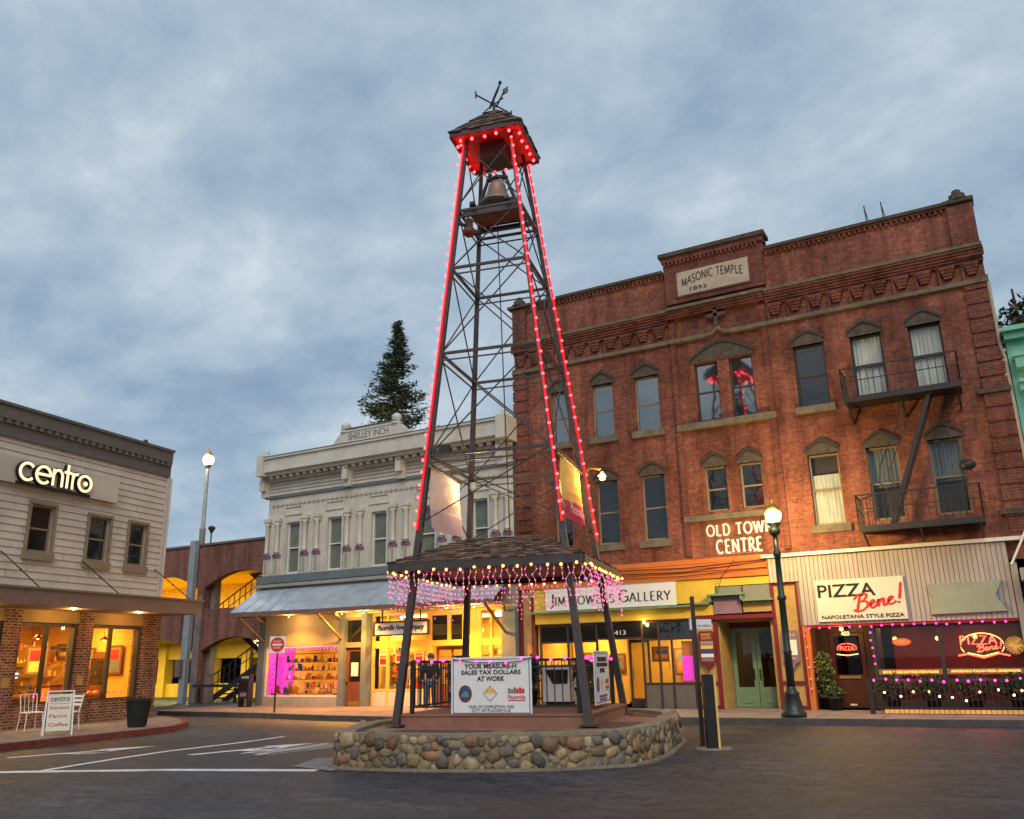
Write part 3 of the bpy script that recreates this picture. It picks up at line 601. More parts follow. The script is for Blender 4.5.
def arrow(cx, cy, ang, L, name, shear):
    m = MB(); ca, sa = math.cos(ang), math.sin(ang)
    def T(pts): return [(cx + x * ca - y * sa, cy + x * sa + y * ca, .006) for x, y in pts]
    s = L
    for pl in ([(-.10, 0), (.10, 0), (.10, .62 * s), (-.10, .62 * s)], [(-.34, .62 * s), (.34, .62 * s), (0, s)], [(.1, .3 * s), (.45, .42 * s), (.45, .56 * s), (.1, .44 * s)], [(.62, .46 * s), (.45, .66 * s), (.33, .34 * s)]):
        m.add(T(pl), [tuple(range(len(pl)))])
    return tag(m.build(name, 'marking'), kind='structure')
arrow(-17.3, 10.7, R(-17), 2.9, 'arrow_marking', 0); arrow(-14.1, 12.3, R(-13), 2.9, 'arrow_marking', 0)
m = MB()
def words(cx, cy, ang, txt, wd, ht):
    mm = MB(); strokes(mm, txt, -wd / 2, wd / 2, 0, ht, 0, .16, .14, dep=.001)
    ca, sa = math.cos(ang), math.sin(ang)
    for v in mm.v: m.v.append((cx + v[0] * ca - v[2] * sa, cy + v[0] * sa + v[2] * ca, .006 - v[1] * .2))
    o = len(m.v) - len(mm.v)
    for f in mm.f: m.f.append(tuple(i + o for i in f)); m.m.append(0); m.c.append(None)
words(-12.95, 12.9, R(-5), 'ONLY', 0.9, 2.1)
tag(m.build('only_marking', 'marking'), kind='structure')
flat('patch', [(-11.2, 12.6), (-10.7, 11.5), (-9.6, 11.2), (-10.6, 13.3)], .012, 'asph_patch')
m = MB(); m.add([(x, y, .004) for x, y in [(-10.6, 7.9), (-9.3, 7.2), (-9.1, 9.9), (-10.3, 10.3)]], [(0, 1, 2, 3)])

# ================================================================== helpers for facades
def window(parent, x0, x1, z0, z1, y, fm='frame_tan', gm='glass_dark', peak=None, sill=True, hood='stone_dark', cur=None, cfrac=(0, 1), split=.5, sillw=.13, cut=None):
    m = MB(); t = .055; yy = y + .13
    m.box(x0, x0 + t, yy, yy + .09, z0, z1).box(x1 - t, x1, yy, yy + .09, z0, z1).box(x0 + t, x1 - t, yy, yy + .09, z1 - t, z1).box(x0 + t, x1 - t, yy, yy + .09, z0, z0 + t * 1.3)
    zm = z0 + (z1 - z0) * split
    m.box(x0 + t, x1 - t, yy + .02, yy + .08, zm - .025, zm + .025)
    wn = m.build('window', fm, parent)
    MB().box(x0 + t, x1 - t, yy + .05, yy + .055, z0 + t, zm - .02).box(x0 + t, x1 - t, yy + .035, yy + .04, zm + .02, z1 - t).build('pane', gm, wn)
    if cur:
        c = MB(); k = 14; a, d = z0 + (z1 - z0) * cfrac[0], z0 + (z1 - z0) * cfrac[1]
        for i in range(k):
            xa, xb = x0 + t + (x1 - x0 - 2 * t) * i / k, x0 + t + (x1 - x0 - 2 * t) * (i + 1) / k
            ya, yb = yy + .1 + .03 * (i % 2), yy + .1 + .03 * ((i + 1) % 2)
            c.add([(xa, ya, a), (xb, yb, a), (xb, yb, d), (xa, ya, d)], [(0, 1, 2, 3)], 0)
        c.build('curtain', cur, wn)
        MB().box(x0, x1, yy + .3, yy + .32, z0, z1).build('dark_room', 'room_dark', wn)
    if sill: MB().box(x0 - sillw, x1 + sillw, y - .12, y + .1, z0 - .22, z0 - .004).build('sill', 'stone', wn)
    if peak:
        cx = (x0 + x1) / 2; hw = (x1 - x0) / 2 + .05; k = 8
        top = []
        for i in range(k + 1):
            u = -1 + 2 * i / k; top.append((cx + hw * u, z1 + .10 + (peak - z1 - .10) * (1 - abs(u) ** 1.35)))
        h = MB(); h.prism([(cx - hw, z1 - .0), (cx + hw, z1 - .0)] + top[::-1], y - .03, y + .12)
        h.build('lintel', hood, wn)
        h = MB()     # brick hood mould over it, its shadow edge put into the dark colour
        for i in range(k):
            (xa, za), (xb, zb) = top[i], top[i + 1]
            h.prism([(xa, za + .004), (xb, zb + .004), (xb, zb + .09), (xa, za + .09)], y - .075, y + .02)
        h.build('hood_mould', 'frame_dark', wn)
    return wn
def room(parent, x0, x1, y0, y1, z0, z1, mat='room', floor='wood'):
    m = MB()
    v = [(x0, y0, z0), (x1, y0, z0), (x1, y1, z0), (x0, y1, z0), (x0, y0, z1), (x1, y0, z1), (x1, y1, z1), (x0, y1, z1)]
    m.add(v, [(2, 3, 7, 6), (1, 2, 6, 5), (3, 0, 4, 7), (4, 7, 6, 5)]); m.add(v[:4], [(0, 1, 2, 3)], 1)
    return m.build('interior', [mat, floor], parent)
def ceil_light(parent, x, y, z, sx, sy, e, col, mat='tube'):
    MB().box(x - sx / 2, x + sx / 2, y - sy / 2, y + sy / 2, z - .05, z).build('ceiling_light', mat, parent)
    o = area('ceiling_lamp', (x, y, z - .08), sx, sy, e * 1.05, col, parent)
    return o
WARM = (1.0, .60, .16)

# ================================================================== MASONIC BRICK BUILDING
MB_ = thing('brick_building', 'three-storey red brick building with arched windows, corbelled cornice and raised centre parapet', 'building', (0, 0, 0))
D = 26.0
W3 = [(-12.92, -12.28, 8.82, 10.68), (-11.36, -10.58, 8.82, 10.68), (-9.80, -8.95, 8.8, 10.68), (-7.70, -6.93, 8.82, 10.78), (-6.56, -5.82, 8.82, 10.78), (-4.55, -3.64, 8.78, 10.74), (-2.90, -2.03, 8.8, 10.72), (-1.30, -.44, 8.8, 10.72)]
W2 = [(-12.92, -12.28, 5.2, 7.3), (-11.36, -10.58, 5.2, 7.3), (-9.76, -8.96, 5.2, 7.3), (-7.65, -6.95, 5.92, 7.32), (-6.54, -5.86, 5.92, 7.32), (-4.50, -3.64, 5.2, 7.3), (-2.88, -2.04, 5.2, 7.3), (-1.25, -.41, 5.2, 7.3)]
m = MB(); wall_holes(m, -14.35, .9, 3.9, 14.1, D, W3 + W2, .28)
m.box(-14.35, .9, D + 14, D + 14.3, 0, 14.0).box(-14.35, -14.05, D + .3, D + 14, 0, 14.0).box(.6, .9, D + .3, D + 14, 0, 14.0)
m.box(-14.05, .6, D + .35, D + 14, 13.2, 13.4)
m.box(-14.05, .6, D + .9, D + 1.0, 4.6, 13.2)
m.build('wall', 'brick', MB_)
wins = []
for i, h in enumerate(W3):
    pr = 'glass_sky' if i < 5 else 'glass_dark'
    cur = {6: 'curtain', 7: 'curtain'}.get(i); g = 'glass' if cur else pr
    pk = None if i in (3, 4) else h[3] + .38
    wins.append(window(MB_, *h, D, 'frame_tan' if i < 3 else 'frame_dark', g, pk, sill=i not in (3, 4, 6, 7), cur=cur, cfrac=(.0, 1) if i == 7 else (.0, 1)))
for i, h in enumerate(W2):
    cur = {5: 'curtain', 6: 'curtain_grey', 7: 'curtain_grey'}.get(i)
    window(MB_, *h, D, 'frame_tan', 'glass' if cur else 'glass_dark', h[3] + .37, sill=i not in (3, 4, 6, 7), cur=cur, cfrac=(0, .72) if i == 5 else ((.45, 1) if i in (6, 7) else (0, 1)))
# double window hood
k = 12; hw = 1.06; cx = -6.76; top = []
for i in range(k + 1):
    u = -1 + 2 * i / k; top.append((cx + hw * u, 10.86 + .50 * (1 - abs(u) ** 1.5)))
m = MB(); m.prism([(cx - hw, 10.79), (cx + hw, 10.79)] + top[::-1], D - .03, D + .12); m.build('lintel', 'stone_dark', MB_)
m = MB()
for i in range(k):
    (xa, za), (xb, zb) = top[i], top[i + 1]; m.prism([(xa, za + .004), (xb, zb + .004), (xb, zb + .1), (xa, za + .1)], D - .075, D + .02)
m.build('hood_mould', 'frame_dark', MB_)  # dark colour stands in for the shadow edge around the arch
MB().box(-8.37, -5.22, D - .15, D + .02, 8.57, 8.78).build('long_sill', 'stone', MB_)
MB().box(-8.37, -5.42, D - .15, D + .02, 5.64, 5.82).build('long_sill', 'stone', MB_)
# centre bay proud strips and parapets
m = MB(); BY = D - .10
for a, c, z0, z1 in ((-8.4, -8.22, 4.6, 12.3), (-5.42, -5.24, 4.6, 12.3)): m.box(a, c, BY, D - .002, z0, z1)
m.box(-8.44, -5.10, D - .12, D + .35, 14.1, 14.48).box(-8.4, -5.12, D - .14, D - .004, 12.96, 14.1)
m.build('centre_bay', 'brick_trim', MB_)
m = MB()
for a, c in ((-13.86, -8.44), (-5.10, .24)):
    m.box(a, c, D - .10, D + .3, 14.10, 14.16)
    x = a + .05
    while x < c - .1: m.box(x, x + .07, D - .08, D - .003, 13.98, 14.10); x += .15
x = -8.4
while x < -5.2: m.box(x, x + .07, D - .2, D - .125, 14.36, 14.48); x += .14
m.box(-8.48, -5.06, D - .2, D + .35, 14.485, 14.66)
m.build('parapet_dentils', 'brick_trim', MB_)
m = MB(); m.box(-13.86, -8.5, D - .16, D + .34, 14.165, 14.26).box(-5.04, .24, D - .16, D + .34, 14.165, 14.26).box(-8.56, -4.98, D - .28, D + .4, 14.665, 14.80)
m.build('coping', 'stone_dark', MB_)
# sandstone bands
m = MB()
m.box(-14.36, -8.36, D - .3, D, 12.66, 12.75).box(-8.36, -5.2, D - .36, D, 12.68, 12.77).box(-5.2, .94, D - .3, D, 12.66, 12.75)
m.box(-14.42, -8.42, D - .12, D, 11.60, 11.72).box(-8.42, -7.2, D - .17, D, 11.58, 11.71).box(-6.4, -5.22, D - .17, D, 11.58, 11.71).box(-5.22, .95, D - .12, D, 11.60, 11.72)
# raised loop in the middle of the string course
pts = [(-7.2, 11.645), (-7.0, 11.67), (-6.86, 11.78), (-6.8, 11.95)]
m.tube([(x, D - .1, z) for x, z in pts], .06, 6).tube([(-13.6 - x, D - .1, z) for x, z in pts], .06, 6)
m.build('string_course', 'stone', MB_)
m = MB()
m.box(-6.86, -6.74, D - .2, D - .06, 11.9, 12.5).box(-7.04, -6.56, D - .2, D - .06, 12.2, 12.32)
for x, z in ((-7.06, 12.26), (-6.54, 12.26), (-6.8, 12.54)): m.ball((x, D - .13, z), .085, 8, 5)
m.build('stone_cross', 'stone_dark', MB_)
# corbel table
m = MB()
for a, c in ((-14.34, -8.44), (-5.2, .92)):
    for j, (zz, pr) in enumerate(((12.58, .27), (12.50, .225), (12.42, .18), (12.34, .135), (12.26, .09))): m.box(a, c, D - pr, D - .002, zz, zz + .076)
    nseg = 10; wseg = (c - a) / nseg
    for i in range(nseg + 1):
        x = a + wseg * i
        if i < nseg:
            for j, (zz, ww, pr) in enumerate(((12.17, .40, .16), (12.08, .34, .135), (11.99, .28, .11), (11.90, .22, .085))): m.box(x + .08 + (.40 - ww) / 2 * .9, x + .08 + (.40 - ww) / 2 * .9 + ww, D - pr, D - .002, zz, zz + .086)
            m.box(x + .02, x + .09, D - .08, D - .002, 11.73, 12.25)
for j, (zz, pr) in enumerate(((12.60, .3), (12.52, .25), (12.44, .2))): m.box(-8.42, -5.22, D - pr, D - .002, zz, zz + .076)
m.build('corbel_table', 'brick_trim', MB_)
# quoins
m = MB()
for a, c in ((-14.42, -13.82), (.32, .95)):
    z = 5.0
    while z < 11.5:
        m.box(a, c, D - .07, D - .002, z, z + .36); z += .43
m.box(-14.38, -13.86, D - .035, D - .001, 4.6, 11.58).box(.36, .92, D - .035, D - .001, 4.6, 11.58)
m.box(-14.36, -13.82, D - .12, D + .3, 12.76, 14.10).box(.22, .91, D - .12, D + .3, 12.76, 14.10)
m.box(-14.4, -13.8, D - .2, D - .125, 12.4, 12.65).box(.25, .96, D - .2, D - .125, 12.4, 12.65)
m.build('quoins', 'brick_trim', MB_)
MB().box(.2, 1.0, D - .15, D, 8.38, 8.5).box(.2, 1.02, D - .15, D, 5.06, 5.2).build('quoin_band', 'stone_dark', MB_)
m = MB()
for x in (-14.12, .55):
    m.box(x - .4, x + .4, D - .2, D + .35, 14.155, 14.26).lathe([(.3, 0), (.3, .06), (.18, .1), (.23, .2), (.12, .28), (.13, .34), (.04, .40)], 10, (x, D + .05, 14.26))
m.build('finial', 'stone_dark', MB_)
m = MB()
for x in (-1.97, -1.48): m.bar((x, D + .6, 14.0), (x - .03, D + .6, 15.15), .018).bar((x - .03, D + .6, 15.1), (x + .12, D + .6, 14.1), .012)
m.bar((-2.0, D + .6, 14.42), (-1.45, D + .6, 14.42), .014)
m.build('roof_ladder_rail', 'iron', MB_)
# plaque
pq = MB().box(-7.98, -5.59, D - .16, D - .135, 13.19, 14.04).build('plaque', 'plaque', MB_)
pf = MB().box(-8.06, -5.51, D - .17, D - .12, 14.045, 14.11).box(-8.06, -5.51, D - .17, D - .12, 13.12, 13.185).box(-8.06, -7.985, D - .17, D - .12, 13.19, 14.04).box(-5.585, -5.51, D - .17, D - .12, 13.19, 14.04).build('plaque_frame', 'brick_trim', MB_)
m = MB(); strokes(m, 'MASONIC TEMPLE', -7.82, -5.78, 13.48, 13.76, D - .165, .17, .12, dep=.006, arc=.17); m.build('lettering', 'ink', pq)
bfont('1893', (-7.55, -7.0, 13.28, 13.42), D - .166, 'ink', pq)
# painted wall sign
ws = MB().box(-7.45, -6.1, D - .004, D - .002, 4.6, 4.605).build('painted_wall_sign', 'white', MB_)
m = MB(); strokes(m, 'OLD TOWN', -7.72, -5.72, 5.17, 5.5, D - .012, .24, .16, serif=.17, dep=.006, sp=.55, gap=.24)
strokes(m, 'CENTRE', -7.45, -6.08, 4.63, 5.02, D - .012, .24, .16, serif=.17, dep=.006, gap=.24); m.build('lettering', 'white', ws)

# --- Jim Powers shopfront (parts of the brick building)
m = MB(); m.box(-14.3, -5.97, D - .14, D + .3, 4.12, 4.5).box(-14.3, -5.97, D - .10, D + .3, 3.9, 4.116)
for z in (4.36, 4.22): m.box(-14.3, -5.97, D - .16, D - .142, z, z + .03)
m.build('orange_band', 'orange', MB_)
m = MB(); m.box(-13.8, -9.0, D - .05, D + .3, 3.14, 3.9).box(-13.75, -8.35, D - .08, D + .3, 2.76, 3.08).box(-9.0, -7.62, D - .03, D + .3, 3.2, 3.9).box(-8.34, -7.68, D - .06, D + .3, 2.82, 3.12)
m.box(-7.62, -5.97, D - .02, D + .3, 3.66, 3.9)
m.build('yellow_fascia', 'yellow', MB_)
m = MB(); m.box(-13.85, -8.32, D - .3, D, 3.085, 3.145).box(-8.32, -7.76, D - .3, D, 3.13, 3.19).box(-7.8, -6.72, D - .34, D, 3.36, 3.42).box(-7.76, -7.7, D - .3, D, 3.19, 3.36).box(-6.82, -6.76, D - .3, D, 3.22, 3.36).box(-6.76, -5.9, D - .3, D, 3.17, 3.225)
m.build('ledge', 'green', MB_)
MB().box(-7.66, -6.84, D - .12, D + .2, 2.84, 3.35).build('centre_block', 'mauve', MB_)
MB().box(-6.8, -5.98, D - .08, D + .2, 2.86, 3.16).box(-5.92, -5.24, D - .02, D + .25, .15, 3.6).box(-8.32, -7.7, D - .02, D + .25, .15, 2.66).box(-14.28, -13.86, D - .02, D + .25, .15, 3.86).build('ochre_panels', 'ochre', MB_)
m = MB(); m.box(-8.36, -5.94, D - .12, D + .25, 2.68, 2.80)
for a, c in ((-7.74, -7.62), (-8.36, -8.28), (-5.98, -5.88), (-5.28, -5.18), (-14.34, -14.22), (-13.9, -13.8)): m.box(a, c, D - .06, D - .022, .15, 2.66 if a > -14 and a < -6.1 and a > -13 else 3.66)
for a, c in ((-8.27, -7.75), (-5.87, -5.29)):
    for z in (.16, .82): m.box(a, c, D - .055, D - .021, z, z + .1)
m.box(-5.87, -5.29, D - .055, D - .021, 3.58, 3.66)
m.build('maroon_trim', 'maroon', MB_)
tb = MB().box(-7.58, -5.99, D + .0, D + .05, 3.24, 3.64).build('transom_boards', 'blind', MB_)
MB().box(-6.82, -6.78, D - .02, D - .001, 3.24, 3.64).build('stile', 'maroon', tb)
# glazing and frames
m = MB()
for x in (-13.62, -12.62, -11.6, -10.05, -9.52, -9.12, -8.44): m.box(x - .03, x + .03, D + .02, D + .1, .15, 2.74)
for a, c in ((-13.59, -12.65), (-12.59, -11.63), (-10.02, -9.55), (-9.49, -9.15), (-9.09, -8.47)):
    m.box(a, c, D + .03, D + .09, 2.66, 2.74).box(a, c, D + .03, D + .09, 2.14, 2.20).box(a, c, D + .03, D + .09, .83, .9)
m.box(-11.57, -10.08, D + .03, D + .09, 2.2, 2.26)
sf = m.build('shop_window', 'frame_dark', MB_)
MB().box(-13.59, -11.63, D + .05, D + .055, .9, 2.14).box(-10.02, -8.47, D + .05, D + .055, .9, 2.14).build('pane', 'glass', sf)
MB().box(-13.59, -11.63, D + .05, D + .08, 2.2, 2.66).box(-10.02, -8.47, D + .05, D + .08, 2.2, 2.66).box(-11.57, -10.08, D + .05, D + .08, 2.26, 2.74).build('transom_pane', 'glass_dark', sf)
MB().box(-13.59, -11.63, D + .04, D + .1, .15, .83).box(-10.02, -8.47, D + .04, D + .1, .15, .83).build('bulkhead', 'taupe', sf)
bfont('413', (-10.98, -10.6, 2.34, 2.48), D + .04, 'white', sf, 'house_number')
dr = MB().box(-10.75, -10.68, D + .6, D + .66, .16, 2.2).box(-10.12, -10.06, D + .6, D + .66, .16, 2.2).box(-10.68, -10.12, D + .6, D + .66, 2.1, 2.2).box(-10.68, -10.12, D + .6, D + .66, .16, .42).build('shop_door', 'frame_dark', MB_)
MB().box(-10.68, -10.12, D + .62, D + .625, .42, 2.1).build('pane', 'glass', dr); MB().box(-10.66, -10.58, D + .57, D + .59, 1.0, 1.3).build('handle', 'brass', dr)
room(MB_, -13.75, -8.4, D + .12, D + 5, .15, 2.75)
ceil_light(MB_, -12.6, D + 1.6, 2.7, .9, .25, 60, WARM); ceil_light(MB_, -9.3, D + .9, 2.7, .9, .25, 80, WARM); ceil_light(MB_, -10.9, D + 3.4, 2.7, 1.2, .25, 60, WARM)
for i in range(2): pass
m = MB().ball((-9.95, D - .0, 2.70), .05, 8, 6); m.build('soffit_lamp', 'bulb_warm', MB_)
point('soffit_light', (-9.95, D - .15, 2.62), 10, WARM, MB_, .05)
# green double doors in a recess
m = MB(); m.box(-7.72, -7.62, D + .1, 27.25, .15, 2.68).box(-6.1, -6.0, D + .1, 27.25, .15, 2.68).box(-7.62, -6.1, D + .25, 27.25, 2.62, 2.68).build('entry_recess', 'ochre', MB_)
for a, c in ((-7.60, -6.88), (-6.86, -6.14)):
    d_ = MB(); d_.box(a, a + .12, 27.2, 27.25, .16, 2.45).box(c - .12, c, 27.2, 27.25, .16, 2.45).box(a + .12, c - .12, 27.2, 27.25, 2.3, 2.45).box(a + .12, c - .12, 27.2, 27.25, .16, .72).box(a + .18, c - .18, 27.18, 27.2, .26, .62)
    d_ = d_.build('double_door', 'green', MB_)
    MB().box(a + .12, c - .12, 27.22, 27.225, .72, 2.3).build('pane', 'glass', d_)
    MB().box(c - .11 if a < -7 else a + .05, c - .07 if a < -7 else a + .09, 27.15, 27.19, .95, 1.25).build('handle', 'iron', d_)
MB().box(-7.62, -6.1, 27.2, 27.25, 2.46, 2.62).build('door_header', 'maroon', MB_)
room(MB_, -7.7, -6.0, 27.3, 32, .15, 2.6, 'room_dark')
ceil_light(MB_, -6.5, 29.5, 2.55, .2, .8, 14, WARM)

for k, (za, zb) in enumerate(((4.30, 4.34), (4.18, 4.30), (4.05, 4.12))):
    MB().tube([(-10.6, D - .17, za), (-8.5, D - .19, za - .05), (-5.98, D - .17, zb)], .012, 5).build('cable', 'iron', MB_)
MB().tube([(-6.9, D - .17, 4.4), (-7.3, D - .3, 3.9), (-7.5, D - .2, 3.45)], .010, 5).build('cable', 'iron', MB_)
MB().tube([(-5.32, D - .02, 4.6), (-5.32, D - .02, 11.5)], .02, 6).build('conduit', 'brick_trim', MB_)
# --- pizza shopfront
m = MB()
x = -5.94
while x < .16:
    z0 = 3.655 if x < -5.22 else 2.42
    m.box(x, min(x + .105, .2), D - .15, D - .1, z0, 4.36); x += .118
m.build('siding_panel', 'siding', MB_)
MB().box(-5.95, -5.2, D - .1, D + .1, 3.66, 4.36).box(-5.2, .2, D - .1, D + .1, 2.42, 4.36).build('siding_back', 'awn_brown', MB_)
MB().box(-6.1, .7, D - .26, D + .1, 4.365, 4.46).build('cap_board', 'frame_white', MB_)
MB().box(.205, .36, D - .22, D + .1, .15, 3.8).build('end_post', 'cream_shade', MB_)
MB().box(-5.17, -5.02, D - .1, D + 1.0, .15, 2.41).build('orange_jamb', 'orange', MB_)
MB().box(-5.0, .2, D - .1, D + .0, 2.36, 2.415).build('red_edge', 'redp', MB_)
m = MB()
for x in (-3.36, -1.70, .16): m.box(x - .05, x + .05, D, D + .12, .15, 2.36)
for a, c in ((-3.31, -1.75), (-1.65, .11)): m.box(a, c, D + .02, D + .1, 2.28, 2.36).box(a, c, D + .02, D + .1, .15, .42)
m.box(-3.36, -3.26, D + .12, D + 1.0, .15, 2.36)
pw = m.build('shop_window', 'frame_dark', MB_)
MB().box(-3.31, -1.75, D + .05, D + .055, .42, 2.28).box(-1.65, .11, D + .05, D + .055, .42, 2.28).build('pane', 'glass', pw)
sb = MB().box(-3.31, -1.75, D - .03, D + .015, 1.06, 1.2).box(-1.65, .11, D - .03, D + .015, 1.06, 1.2).build('window_band', 'tan', pw)
bfont('EAT IN  *  TAKE OUT PIZZA PASTA SALADS', (-3.2, -1.85, 1.1, 1.16), D - .036, 'neon_o', sb); bfont('AFFORDABLE ITALIAN PIZZA, SANDWICHES', (-1.55, .03, 1.1, 1.16), D - .036, 'neon_o', sb)
room(MB_, -5.0, .6, D + .15, D + 6, .15, 2.6, 'room_dark')
ceil_light(MB_, -1.0, D + 2.0, 2.5, .25, .12, 16, (1, .28, .08)); ceil_light(MB_, -2.8, D + 1.8, 2.5, .25, .12, 14, (1, .28, .08))
for x_, y_ in ((-2.9, D + .9), (-.9, D + .9), (-1.9, D + 2.0)):
    MB().tube([(x_, y_, 2.05), (x_, y_, 2.55)], .008, 4).build('lamp_cord', 'iron', MB_); MB().ball((x_, y_, 2.0), .06, 8, 6).build('pendant_globe', 'bulb_amber', MB_)
MB().box(-3.2, .5, D + 3.0, D + 3.05, .15, 2.6).build('inner_partition', 'maroon', MB_)  # added partition, red glow of the room put into its paint
pd = MB().box(-4.68, -4.56, 27.0, 27.06, .16, 2.2).box(-3.86, -3.74, 27.0, 27.06, .16, 2.2).box(-4.56, -3.86, 27.0, 27.06, 2.12, 2.2).box(-4.56, -3.86, 27.0, 27.06, .16, 1.05).build('pizza_door', 'darkwood', MB_)
MB().box(-4.56, -3.86, 27.02, 27.025, 1.05, 2.12).build('pane', 'glass', pd); MB().box(-4.5, -3.92, 26.97, 26.995, .95, 1.03).build('push_bar', 'tan', pd); MB().box(-4.3, -4.12, 26.975, 26.995, .22, .27).build('kick_sticker', 'white', pd)
bfont('423', (-4.32, -4.1, 2.14, 2.24), 26.98, 'bulb_amber', pd, 'house_number')
MB().box(-5.0, -4.7, 27.0, 27.08, .15, 2.36).box(-3.72, -3.4, 27.0, 27.08, .15, 2.36).box(-4.7, -3.72, 27.0, 27.08, 2.22, 2.36).build('door_surround', 'frame_dark', MB_)
for x in (-4.2,): 
    MB().ball((x, D + .35, 2.3), .06, 8, 6).build('soffit_lamp', 'bulb_amber', MB_); point('soffit_light', (x, D - .05, 2.25), 34, (1, .5, .12), MB_, .06)

# ================================================================== SHELLEY BUILDING
SH = thing('stone_building', 'two-storey cream building with bracketed cornice, paired columns and metal shop awning', 'building', (0, 0, 0))
Y0 = 25.8
WS = [(-24.98, -24.26), (-22.82, -22.09), (-20.65, -19.92), (-18.48, -17.72), (-16.12, -15.47)]
m = MB(); holes = [(a, c, 5.14, 7.2) for a, c in WS]
wall_holes(m, -26.02, -14.42, 4.2, 9.3, Y0, holes, .25)
m.box(-26.02, -14.42, Y0 + 12, Y0 + 12.3, 0, 9.3).box(-26.02, -25.72, Y0 + .3, Y0 + 12, 0, 9.3).box(-14.7, -14.42, Y0 + .3, Y0 + 12, 0, 9.3).box(-25.7, -14.7, Y0 + .9, Y0 + 12, 8.6, 8.8)
m.box(-25.72, -14.7, Y0 + .5, Y0 + .6, 4.4, 8.6)
m.build('wall', 'cream', SH)
for a, c in WS: window(SH, a, c, 5.14, 7.2, Y0, 'frame_white', 'glass', None, False, cur='blind', split=.5)
m = MB(); m.box(-26.25, -14.38, Y0 - .22, Y0, 4.78, 5.08).build('blue_sill_band', 'bluegrey', SH)
m = MB(); m.box(-26.1, -14.4, Y0 - .1, Y0 - .003, 4.24, 4.72).box(-26.35, -14.35, Y0 - .3, Y0, 4.62, 4.74).build('lower_band', 'cream_shade', SH)
m = MB()      # cornice build-up
m.box(-26.2, -14.4, Y0 - .1, Y0, 8.36, 8.46).box(-26.2, -14.4, Y0 - .22, Y0, 8.95, 9.05)
m.box(-26.08, -14.38, Y0 - .5, Y0 + .2, 9.12, 9.24).box(-26.02, -14.38, Y0 - .68, Y0 + .2, 9.24, 9.32).box(-26.0, -14.38, Y0 - .66, Y0 + .3, 9.32, 9.78).box(-26.04, -14.34, Y0 - .74, Y0 + .3, 9.78, 9.86)
for z in (8.52, 8.66, 8.8): m.box(-26.1, -14.4, Y0 - .05, Y0 - .003, z, z + .05)
m.build('cornice', 'cream', SH)
MB().box(-26.15, -14.4, Y0 - .085, Y0 - .004, 8.25, 8.35).box(-26.06, -14.34, Y0 - .76, Y0 + .3, 9.865, 9.89).build('blue_line', 'bluegrey', SH)
m = MB(); m.box(-26.0, -14.5, Y0 - .235, Y0 - .225, 9.0, 9.1); x = -26.0
m.box(-26.2, -14.5, Y0 - .235, Y0 - .225, 9.06, 9.11)
while x < -14.5: m.box(x, x + .16, Y0 - .46, Y0 - .23, 8.98, 9.115); x += .36
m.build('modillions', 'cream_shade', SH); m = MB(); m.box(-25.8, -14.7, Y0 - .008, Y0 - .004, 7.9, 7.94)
x = -25.8
while x < -14.7: m.prism([(x, 7.92), (x + .07, 7.86), (x + .14, 7.92), (x + .07, 7.99)], Y0 - .04, Y0 - .004); x += .24
m.build('frieze_rosettes', 'cream_shade', SH)
m = MB()
for x in (-26.1, -21.72, -19.14, -14.75):
    m.prism([(x - .16, 8.3), (x + .16, 8.3), (x + .16, 9.1), (x - .16, 9.1)], Y0 - .24, Y0 - .004).prism([(x - .12, 8.55), (x + .12, 8.55), (x + .12, 9.1), (x - .12, 9.1)], Y0 - .42, Y0 - .242)
m.box(-26.1, -25.75, Y0 - .78, Y0 + .3, 9.1, 9.95).box(-14.65, -14.3, Y0 - .78, Y0 + .3, 9.1, 9.95)
for x in (-25.93, -14.48): m.lathe([(.16, 0), (.16, .08), (.07, .12), (.12, .2), (.03, .3)], 8, (x, Y0 - .4, 9.95))
m.build('bracket', 'cream', SH)
m = MB(); m.prism([(-22.3, 9.9), (-18.5, 9.9), (-19.15, 10.48), (-21.75, 10.48)], Y0 - .55, Y0 - .2)
m.box(-21.65, -19.25, Y0 - .58, Y0 - .552, 9.94, 9.97).box(-21.65, -19.25, Y0 - .58, Y0 - .552, 10.36, 10.39)
ped = m.build('pediment', 'cream', SH)
for x in (-21.7, -19.22): MB().lathe([(.22, 0), (.22, .1), (.12, .14), (.2, .24), (.2, .34), (.1, .44), (.0, .48)], 10, (x, Y0 - .4, 10.36)).build('finial', 'cream', ped)
MB().box(-21.8, -19.1, Y0 - .6, Y0 - .18, 10.485, 10.51).build('coping', 'bluegrey', ped)
bfont('SHELLEY INCH', (-21.45, -19.5, 10.03, 10.29), Y0 - .556, 'bluegrey', ped)
# pilasters: two columns beside each window
m = MB(); mv = MB(); md = MB()
cols = [-26.05 + .12, -25.38, -23.9, -23.28, -21.75, -21.12, -19.55, -18.95, -17.35, -16.72, -15.1, -14.62]
for x in cols:
    m.box(x - .13, x + .13, Y0 - .1, Y0 - .003, 5.1, 5.8).box(x - .17, x + .17, Y0 - .18, Y0 - .003, 7.26, 7.4).box(x - .13, x + .13, Y0 - .15, Y0 - .003, 7.14, 7.255)
    m.lathe([(.115, 0), (.10, .05), (.085, .1), (.085, 1.1), (.11, 1.14)], 8, (x, Y0 - .09, 6.0))
    md.box(x - .075, x + .075, Y0 - .115, Y0 - .101, 5.16, 5.7)
    mv.box(x - .16, x + .16, Y0 - .17, Y0 - .003, 5.80, 5.9).lathe([(.14, 0), (.13, .06), (.08, .11)], 8, (x, Y0 - .1, 5.9))
